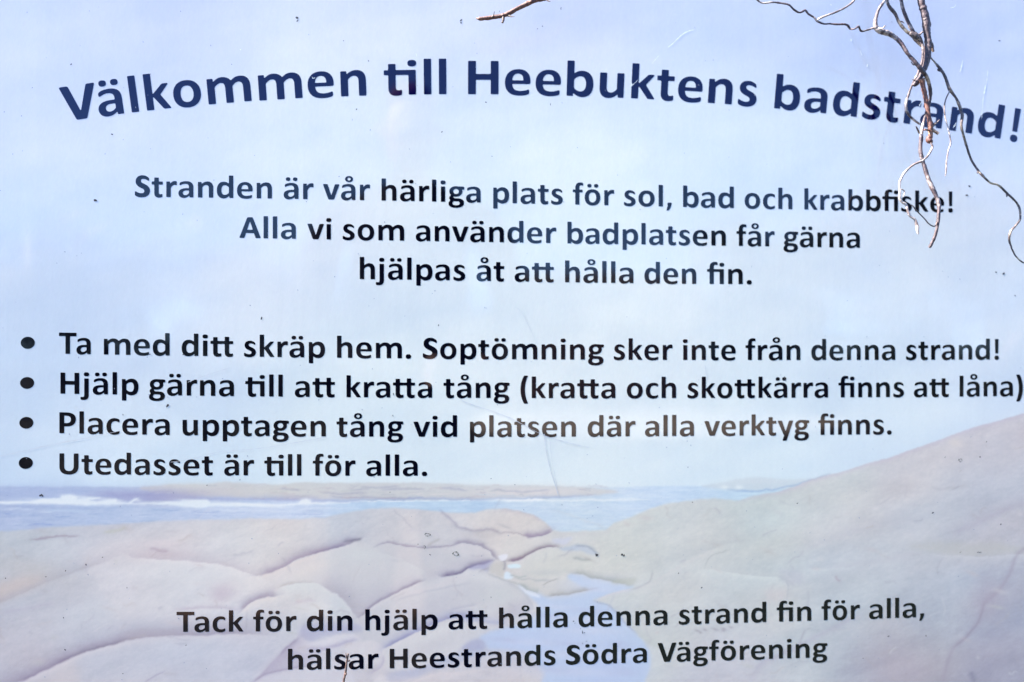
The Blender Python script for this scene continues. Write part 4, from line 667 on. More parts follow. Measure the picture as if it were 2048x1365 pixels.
('cre',[(-334.6,873.3),(-333.2,873.5),(-331.4,874.4),(-329.8,875.0)],0.76,2.57,(160,160,178),0.32797583897855054),
('cre',[(615.9,998.7),(619.7,995.6),(623.4,992.9),(626.2,988.6)],1.23,0.79,(214,216,226),0.1948343067749799),
('cre',[(556.0,844.6),(561.2,847.6),(567.2,849.1),(572.8,850.6)],1.23,1.9,(214,216,226),0.2516250330107389),
('cre',[(-168.2,874.6),(-158.4,870.8),(-154.4,863.7),(-148.0,856.9)],1.27,1.12,(184,176,176),0.3322877503560042),
('cre',[(412.4,990.9),(413.0,986.9),(412.6,982.8),(414.0,979.1)],1.08,1.28,(184,176,176),0.21301558320202976),
('cre',[(-82.0,955.8),(-79.6,951.1),(-74.9,946.8),(-72.8,941.5)],0.76,1.05,(176,170,180),0.19740620801157646),
('cre',[(480.0,950.2),(483.8,951.7),(487.9,952.2),(491.0,954.7)],1.0,0.94,(184,176,176),0.3140501240061273),
('cre',[(256.4,914.0),(258.9,915.4),(261.2,915.8),(263.6,917.6)],0.86,2.07,(168,164,182),0.3132378297756818),
('cre',[(-90.4,911.4),(-87.3,913.0),(-85.0,913.3),(-82.1,913.3)],1.07,2.84,(214,216,226),0.2110486476914536),
('cre',[(-324.9,840.8),(-315.5,840.8),(-306.1,837.6),(-298.0,838.3)],0.67,1.66,(168,164,182),0.27518186230485897),
('cre',[(694.5,773.9),(704.8,770.8),(714.7,769.8),(726.5,771.0)],0.89,1.97,(214,216,226),0.27918148658810205),
('cre',[(530.1,1000.3),(532.6,995.8),(530.8,991.3),(530.1,986.5)],1.24,2.45,(168,164,182),0.14974912260693163),
('cre',[(277.3,817.1),(279.1,817.4),(280.8,817.3),(282.7,816.5)],0.75,2.44,(214,216,226),0.20618954574379844),
('cre',[(-314.9,836.1),(-310.4,833.9),(-305.9,833.4),(-301.4,834.3)],0.67,1.27,(160,160,178),0.2804808194444694),
('cre',[(-109.3,965.8),(-108.6,964.6),(-107.4,963.4),(-106.0,962.5)],0.8,0.97,(168,164,182),0.3124845315112233),
('cre',[(703.6,936.9),(706.2,937.6),(708.7,937.6),(711.6,937.0)],1.14,2.25,(168,164,182),0.23170523916300328),
('cre',[(-22.3,871.9),(-18.8,869.2),(-12.4,867.7),(-8.9,867.7)],1.1,1.44,(214,216,226),0.15339817578934992),
('cre',[(-95.0,783.9),(-89.7,784.1),(-87.1,785.2),(-83.5,786.0)],0.89,2.11,(214,216,226),0.2328093347723638),
('cre',[(-105.4,951.4),(-104.0,951.3),(-102.0,950.8),(-99.9,951.1)],0.97,0.89,(176,170,180),0.17684677593720433),
('cre',[(406.8,832.0),(412.0,835.5),(418.8,833.2),(424.8,833.2)],0.75,1.13,(160,160,178),0.21625184189553576),
('cre',[(-327.9,800.2),(-322.4,801.8),(-316.7,801.4),(-312.0,801.0)],1.26,2.38,(176,170,180),0.2542119783211806),
('cre',[(381.2,905.0),(384.5,904.9),(386.7,909.7),(387.9,914.8)],0.62,1.28,(214,216,226),0.17923262527166067),
('cre',[(-171.1,881.1),(-169.1,881.5),(-167.1,880.5),(-164.4,881.9)],1.14,2.52,(176,170,180),0.2090369618089109),
('cre',[(245.7,852.2),(252.0,855.2),(258.0,857.2),(260.7,861.6)],0.75,2.25,(160,160,178),0.28785270360236437),
('cre',[(-362.1,897.8),(-359.8,896.8),(-357.4,896.9),(-355.6,896.4)],1.14,2.1,(176,170,180),0.19559541867803565),
('cre',[(373.6,896.7),(382.1,892.1),(388.1,890.2),(394.2,884.0)],1.25,2.71,(160,160,178),0.1673959521619045),
('cre',[(69.3,801.4),(70.5,795.1),(71.5,789.0),(71.5,782.6)],0.61,1.88,(160,160,178),0.1216168995677505),
('cre',[(-178.7,860.7),(-178.9,852.5),(-178.2,844.3),(-177.6,836.2)],1.23,2.05,(214,216,226),0.16345493251556453),
('cre',[(40.9,974.6),(41.7,980.9),(45.1,985.2),(47.5,991.2)],1.23,2.46,(160,160,178),0.16238996167975156),
('cre',[(238.4,979.6),(243.0,975.5),(242.5,969.4),(248.3,966.4)],1.05,1.62,(184,176,176),0.2751922092211533),
('cre',[(-119.8,881.4),(-119.1,882.1),(-118.5,883.2),(-117.2,883.8)],1.25,1.12,(184,176,176),0.15322832489201185),
('cre',[(-365.7,840.4),(-360.2,841.8),(-352.3,844.0),(-347.5,843.4)],0.6,2.18,(184,176,176),0.23791716973048693),
('cre',[(315.6,851.5),(321.9,854.0),(325.2,856.8),(331.1,857.4)],1.06,1.42,(160,160,178),0.27975399106274934),
('cre',[(534.6,921.3),(539.8,919.2),(544.9,918.6),(549.3,920.4)],0.82,2.46,(176,170,180),0.1444263749394348),
('cre',[(404.2,944.9),(405.6,947.0),(408.5,948.4),(410.9,949.6)],1.25,1.7,(214,216,226),0.2865605603529405),
('cre',[(-277.0,792.2),(-271.0,790.2),(-267.3,787.7),(-261.7,786.1)],0.78,1.27,(184,176,176),0.17519237838349522),
('cre',[(298.1,870.7),(302.4,865.3),(309.1,863.9),(314.4,860.5)],1.01,2.06,(168,164,182),0.1380584823395227),
('cre',[(408.2,792.2),(412.0,787.4),(411.4,781.8),(414.9,778.4)],0.65,0.99,(214,216,226),0.31872305052327654),
('cre',[(-192.0,913.0),(-188.5,913.7),(-183.2,913.9),(-179.7,910.8)],1.1,1.88,(214,216,226),0.3182620664045836),
('blob',299.6,782.3,2.0,2.6,-0.03879327639627894,(186,178,182),0.22418701860496826),
('blob',230.1,833.7,2.1,1.6,-0.039400250204447596,(202,190,196),0.28143217266941695),
('blob',-289.3,920.0,3.4,1.1,-0.20375512605437768,(202,190,196),0.3921277704458471),
('blob',-428.7,927.0,4.5,1.0,-0.015464219806082535,(186,178,182),0.17781015059163693),
('blob',-87.3,793.6,2.7,2.4,-0.40825034383108844,(218,216,222),0.2614392005388153),
('blob',-445.3,843.7,3.6,2.6,-0.29440460647541106,(192,196,196),0.2886520771910133),
('blob',-461.7,961.6,8.9,2.6,-0.44612136019190285,(176,174,188),0.22490913183184819),
('blob',-187.3,842.7,5.4,1.3,-0.13026514334893685,(192,196,196),0.3899370231303487),
('blob',419.9,903.6,5.2,1.9,-0.08381251067725964,(202,190,196),0.33260470442144763),
('blob',-459.5,819.1,7.0,2.0,-0.14963118427050293,(202,190,196),0.16745722451093803),
('blob',109.8,941.3,2.6,2.7,-0.008471289273762339,(218,216,222),0.1795214880554559),
('blob',617.1,795.7,2.3,1.7,-0.0524511227699056,(218,216,222),0.28788973819698394),
('blob',611.7,895.2,8.1,2.4,-0.4020702150673809,(202,190,196),0.3117734284186219),
('blob',-180.1,878.3,3.0,2.8,-0.10947414481714873,(202,190,196),0.3227189033782695),
('blob',488.4,924.9,9.2,1.8,-0.2345024172809212,(202,190,196),0.2390697946357419),
('blob',313.5,781.4,5.8,1.7,-0.10015671465344511,(176,174,188),0.26925629010596996),
('blob',-367.9,961.7,6.0,2.7,-0.2833555205265368,(186,178,182),0.3620953867023774),
('blob',425.1,915.1,4.5,2.7,-0.07399595367726203,(218,216,222),0.23127713692074708),
('blob',363.7,924.7,8.3,2.5,-0.4493237435769912,(186,178,182),0.2546523697172499),
('blob',-461.1,816.1,6.8,2.5,-0.07003568792899367,(192,196,196),0.2588769949738279),
('blob',52.9,958.6,8.8,1.4,-0.3879948016539668,(176,174,188),0.36975207430643336),
('blob',30.2,817.6,2.1,1.1,-0.008109699793278857,(192,196,196),0.31499881287386206),
('blob',287.5,937.9,4.1,1.1,-0.35614128016316976,(186,178,182),0.29097095682307456),
('blob',-456.3,894.3,3.7,2.9,-0.22839372365840582,(176,174,188),0.38837897467757676),
('blob',229.9,921.2,3.1,1.7,-0.2480394959018049,(218,216,222),0.17030833356319242),
('blob',-314.9,856.3,8.8,2.2,-0.14654462559970283,(202,190,196),0.19319565645190376),
('blob',-70.4,921.7,8.1,2.0,-0.10294291663437372,(176,174,188),0.21009744567008962),
('blob',502.9,917.6,7.3,1.0,-0.3720172665768132,(186,178,182),0.2671794770108423),
('blob',-387.3,874.3,7.8,1.4,-0.31720521587601547,(186,178,182),0.26653713767039),
('blob',456.5,968.3,2.3,1.5,-0.22272101740656391,(218,216,222),0.15686601751705914),
('blob',217.2,966.2,7.9,2.6,-0.09461559808968106,(202,190,196),0.35917710330817),
('blob',336.7,792.7,7.6,1.9,-0.27733554316050213,(192,196,196),0.3985794666774285),
('blob',-127.8,955.4,2.4,2.2,-0.06600099676516502,(218,216,222),0.27609130008581323),
('blob',194.7,959.5,4.2,2.0,-0.49672336064456907,(202,190,196),0.338175804250072),
('blob',602.0,817.1,8.7,2.0,-0.3780648497112654,(202,190,196),0.23713837774420626),
('blob',644.7,873.6,7.7,2.5,-0.26097595296181686,(218,216,222),0.33078303824610134),
('blob',302.4,903.5,7.1,1.0,-0.3965991661331,(202,190,196),0.2549315740572853),
('blob',-4.8,961.3,4.4,2.4,-0.005594662341731116,(176,174,188),0.2738504757978342),
('blob',672.7,965.0,3.8,2.5,-0.19101835998612343,(218,216,222),0.3219942144706067),
('blob',357.1,845.5,6.1,2.4,-0.4358187998023565,(202,190,196),0.31776016082266567),
('blob',326.3,874.1,7.9,2.7,-0.4373819594800546,(192,196,196),0.16157159989707812),
('blob',-291.4,899.6,3.7,1.8,-0.0056236667329394585,(202,190,196),0.15713843702668828),
('blob',300.7,933.7,6.4,2.2,-0.14986270650737343,(186,178,182),0.27095575409435557),
('blob',373.1,971.0,9.1,2.7,-0.458850283608505,(176,174,188),0.1766495251703208),
('blob',30.5,793.2,5.0,2.3,-0.31549929271795124,(176,174,188),0.18735248738449448),
('blob',-177.3,869.6,7.3,0.9,-0.20162350348808,(192,196,196),0.39473789120294783),
('blob',149.8,919.8,8.3,1.3,-0.4396962390999603,(186,178,182),0.37553799208770516),
('blob',-380.2,925.5,1.8,2.5,-0.3276464046480922,(192,196,196),0.32052252171038764),
('blob',-262.2,922.3,7.1,1.0,-0.3963566738383352,(186,178,182),0.15976408386980048),
('blob',641.4,854.7,9.1,1.8,-0.2297833670779676,(192,196,196),0.381432229772559),
('blob',614.7,963.8,6.1,2.1,-0.43919314555804334,(176,174,188),0.3964515517473254),
('blob',335.0,797.1,5.5,2.4,-0.13177774732103098,(218,216,222),0.1554756153579573)]
def cat(p,n=6,closed=False):
    p=np.array(p,float); out=[]
    m=len(p)
    rngi=range(m) if closed else range(m-1)
    for i in rngi:
        g=(lambda k:p[k%m]) if closed else (lambda k:p[min(max(k,0),m-1)])
        a,b,c,d=g(i-1),g(i),g(i+1),g(i+2)
        for t in np.arange(n)/n:
            out.append(.5*((2*b)+(c-a)*t+(2*a-5*b+4*c-d)*t*t+(3*b-a-3*c+d)*t**3))
    if not closed: out.append(p[-1])
    return np.array(out)
xs=np.concatenate([np.linspace(X0*1000,X1*1000,1200)])
zs=np.concatenate([np.arange(Z0*1000,1120,1.25),np.linspace(1121.5,Z1*1000,160)])
NX,NZ=len(xs),len(zs)
GX,GZ=np.meshgrid(xs,zs); 
def field_at(samples,sig,x,z):
    num=np.zeros(x.shape+(3,)); den=np.zeros(x.shape)
    for sx,sz,r,g,b in samples:
        wt=np.exp(-(((x-sx)**2+(z-sz)**2)/(2*sig*sig)))+1e-9
        num+=wt[...,None]*np.array([r,g,b]); den+=wt
    return num/den[...,None]
def lowres(samples,sig,step):
    cx=np.arange(X0*1000-step,X1*1000+2*step,step); cz=np.arange(Z0*1000-step,Z1*1000+2*step,step)
    a,b=np.meshgrid(cx,cz); f=field_at(samples,sig,a,b)
    ix=(GX-cx[0])/step; iz=(GZ-cz[0])/step
    i=ix.astype(int); j=iz.astype(int); u=(ix-i)[...,None]; v=(iz-j)[...,None]
    return (f[j,i]*(1-u)+f[j,i+1]*u)*(1-v)+(f[j+1,i]*(1-u)+f[j+1,i+1]*u)*v
def vnoise(sx,sz,seed,ang=0.):
    r=np.random.default_rng(seed); g=r.random((400,400))
    ca,sa=math.cos(ang),math.sin(ang)
    u=(GX*ca+GZ*sa)/sx+150; v=(-GX*sa+GZ*ca)/sz+150
    i=np.floor(u).astype(int); j=np.floor(v).astype(int); fu=u-i; fv=v-j
    fu=fu*fu*(3-2*fu); fv=fv*fv*(3-2*fv)
    i%=399; j%=399
    return (g[j,i]*(1-fu)+g[j,i+1]*fu)*(1-fv)+(g[j+1,i]*(1-fu)+g[j+1,i+1]*fu)*fv-.5
IMG=lowres(SKY,62,18)
cl=vnoise(150,60,1,.2)+.6*vnoise(60,26,2,.25)+.3*vnoise(24,12,3,.2)
IMG+=cl[...,None]*np.array([12,9,4.0])
def box(p,m):
    a=np.array(p); x0,z0=a.min(0)-m; x1,z1=a.max(0)+m
    i0,i1=np.searchsorted(xs,[x0,x1]); j0,j1=np.searchsorted(zs,[z0,z1])
    return slice(j0,j1),slice(i0,i1)
def segdist(p,x,z,closed):
    """unsigned distance, side (>0 left of travel), param 0..1"""
    q=np.roll(p,-1,0) if closed else p[1:]
    a=p if closed else p[:-1]
    best=np.full(x.shape,1e9); side=np.zeros(x.shape); par=np.zeros(x.shape)
    L=np.hypot(*(q-a).T); tot=L.sum(); cum=np.concatenate([[0],np.cumsum(L)[:-1]])
    for k in range(len(a)):
        if L[k]<1e-6: continue
        d=(q[k]-a[k]); t=np.clip(((x-a[k,0])*d[0]+(z-a[k,1])*d[1])/L[k]**2,0,1)
        ex=x-a[k,0]-t*d[0]; ez=z-a[k,1]-t*d[1]; e=np.hypot(ex,ez)
        m=e<best; best[m]=e[m]; side[m]=(d[0]*ez-d[1]*ex)[m]; par[m]=((cum[k]+t*L[k])/tot)[m]
    return best,side,par
def inside(p,x,z):
    r=np.zeros(x.shape,bool); q=np.roll(p,-1,0)
    for (ax,az),(bx,bz) in zip(p,q):
        if az==bz: continue
        m=((az<=z)!=(bz<=z))&(x<ax+(z-az)*(bx-ax)/(bz-az)); r^=m
    return r
wob=vnoise(9,5,11)*2.2+vnoise(3.5,2.5,12)*1.3
def mask_poly(p,soft,smooth=True):
    pp=cat(p,4,True) if smooth else np.array(p,float)
    s=box(pp,soft*3+1); x=GX[s]; z=GZ[s]
    if x.size==0: return None,None
    x=x+wob[s]*.35; z=z+wob[s]*.5
    d,_,_=segdist(pp,x,z,True); d=np.where(inside(pp,x,z),d,-d)
    return s,1/(1+np.exp(-np.clip(d/soft*2.2,-30,30)))
for o in OPS:
    k=o[0]
    if k=='poly':
        _,p,c,soft,a,sm=o
        s,m=mask_poly(p,soft,sm)
        if s is None: continue
        IMG[s]+= (m*a)[...,None]*(np.array(c,float)-IMG[s])
    elif k=='blob':
        _,x,z,rx,rz,ang,c,a=o
        s=box([(x-3*max(rx,rz),z-3*max(rx,rz)),(x+3*max(rx,rz),z+3*max(rx,rz))],0)
        ca,sa=math.cos(ang),math.sin(ang); dx=GX[s]-x; dz=GZ[s]-z
        m=np.exp(-(((dx*ca+dz*sa)/rx)**2+((-dx*sa+dz*ca)/rz)**2)*.8)*a
        IMG[s]+=m[...,None]*(np.array(c,float)-IMG[s])
    elif k=='cre':
        _,p,wu,wd,c,a=o
        pp=cat(p,5); s=box(pp,3.2*max(wu,wd)+1); x=GX[s]; z=GZ[s]
        if x.size==0: continue
        d,side,par=segdist(pp,x+wob[s]*.45,z+wob[s]*.8,False)
        wd_=np.where(side>0,max(wu,.55),max(wd,.55))
        fade=np.clip(par/.12,0,1)*np.clip((1-par)/.12,0,1)
        m=np.exp(-(d/wd_)**1.5*1.3)*a*(.25+.75*fade)
        IMG[s]+=m[...,None]*(np.array(c,float)-IMG[s])
    elif k=='field':
        _,which,p,soft=o
        s,m=mask_poly(p,soft,False)
        f=lowres(ROCK if which=='rock' else SEA,34 if which=='rock' else 40,12)
        if which=='rock':
            n=(.9*vnoise(46,20,21,.35)+.6*vnoise(18,7,22,.3)+.5*vnoise(7,3,23,.3)+.5*vnoise(3,1.6,24,.2))
            f=f+n[...,None]*np.array([10,10,9.])
            f=f+(vnoise(60,30,25,.2)[...,None]*np.array([6,0,-4.]))
        else:
            n=(.8*vnoise(26,2.6,31)+.7*vnoise(9,1.5,32)+.5*vnoise(3.5,1.25,33))
            f=f+n[...,None]*np.array([14,11,6.])
        IMG[s]+=m[...,None]*(f[s]-IMG[s])
IMG+=(vnoise(7,110,41)*1.6+vnoise(26,190,42,.04)*2.4+vnoise(2.6,70,43)*1.0)[...,None]
IMG+=(rng.normal(0,.9,(NZ,NX,1))+rng.normal(0,.45,(NZ,NX,3)))
srgb=np.clip(IMG/255,0,1); lin=np.where(srgb<=.04045,srgb/12.92,((srgb+.055)/1.055)**2.4)
lin*=np.array((.985,.82,.60))
# fast grid mesh
V=np.stack([GX/1000,np.zeros_like(GX),GZ/1000],-1).reshape(-1,3).astype(np.float32)
idx=np.arange(NX*NZ).reshape(NZ,NX)
Q=np.stack([idx[:-1,:-1],idx[:-1,1:],idx[1:,1:],idx[1:,:-1]],-1).reshape(-1,4).astype(np.int32)
me=bpy.data.meshes.new('print_sheet'); me.vertices.add(len(V)); me.vertices.foreach_set('co',V.ravel())
me.loops.add(Q.size); me.loops.foreach_set('vertex_index',Q.ravel())
me.polygons.add(len(Q)); me.polygons.foreach_set('loop_start',np.arange(0,Q.size,4,dtype=np.int32)); me.polygons.foreach_set('loop_total',np.full(len(Q),4,np.int32))
me.update(); me.validate()
ca=me.color_attributes.new('print','FLOAT_COLOR','POINT')
ca.data.foreach_set('color',np.concatenate([lin.reshape(-1,3),np.ones((NX*NZ,1))],1).astype(np.float32).ravel())

def gloss(M,uneven=True):
    """clear weathered laminate over the print: slightly wavy, dusty gloss"""
    b=M.b
    b.inputs['Roughness'].default_value=.6; b.inputs['Specular IOR Level'].default_value=0
    b.inputs['Coat Weight'].default_value=1.0; b.inputs['Coat Roughness'].default_value=.025; b.inputs['Coat IOR'].default_value=1.4
    tc=M.n('ShaderNodeTexCoord')
    n1=M.noise(2.2,2,.4,tc.outputs['Object']); n2=M.noise(14,3,.5,tc.outputs['Object'])
    b1=M.bump(n1.outputs[0],.5,.004); b2=M.bump(n2.outputs[0],.25,.0006,b1.outputs[0])
    M.l(b2.outputs[0],b.inputs['Coat Normal'])
    return tc
MP=Mat('printed_laminate'); tc=gloss(MP)
at=MP.n('ShaderNodeAttribute'); at.attribute_name='print'
g1=MP.noise(900,2,.6,tc.outputs['Object']); g2=MP.noise(160,4,.65,tc.outputs['Object'])
r1=MP.ramp(g1.outputs[0],[(.25,(.965,.965,.972)),(.75,(1,1,1))]); r2=MP.ramp(g2.outputs[0],[(.3,(.975,.978,.984)),(.7,(1,1,1))])
m1=MP.n('ShaderNodeMix',data_type='RGBA',blend_type='MULTIPLY'); m1.inputs[0].default_value=1
MP.l(at.outputs['Color'],m1.inputs[6]); MP.l(r1.outputs[0],m1.inputs[7])
m2=MP.n('ShaderNodeMix',data_type='RGBA',blend_type='MULTIPLY'); m2.inputs[0].default_value=1
MP.l(m1.outputs[2],m2.inputs[6]); MP.l(r2.outputs[0],m2.inputs[7]); MP.l(m2.outputs[2],MP.b.inputs['Base Color'])
me.materials.append(MP.m)
board=empty('information_board',(0.09,0.03,0))
tag(board,'beach welcome board printed with Swedish text over a faded photograph of sea and rocks','sign')
ps=bpy.data.objects.new('print_sheet',me); COL.objects.link(ps); under(ps,board)
ps['label']='faded photographic print of pale sky, sea and smooth coastal rocks'
def boxv(x0,x1,y0,y1,z0,z1):
    v=[(x,y,z) for x in(x0,x1) for y in(y0,y1) for z in(z0,z1)]
    f=[(0,1,3,2),(4,6,7,5),(0,4,5,1),(2,3,7,6),(0,2,6,4),(1,5,7,3)]
    return v,f
alu=simple('backing_board',(.62,.63,.64),.5,.05,30)
v,f=boxv(X0,X1,.0012,.006,Z0,Z1); o=mesh_obj('backing_panel',v,f,alu); under(o,board)
galv=simple('galvanised_steel',(.42,.43,.44),.42,.2,60,.2,.0005,.8)
for x in (X0+.16,X1-.16):
    vs_=[];fs_=[]
    n=20
    for z in (0.0,Z1-.02):
        for k in range(n):
            a=2*math.pi*k/n; vs_.append((x+.024*math.cos(a),.0325+.024*math.sin(a),z))
    for k in range(n): fs_.append((k,(k+1)%n,n+(k+1)%n,n+k))
    fs_.append(tuple(range(2*n-1,n-1,-1)))
    o=mesh_obj('post',vs_,fs_,galv); under(o,board)

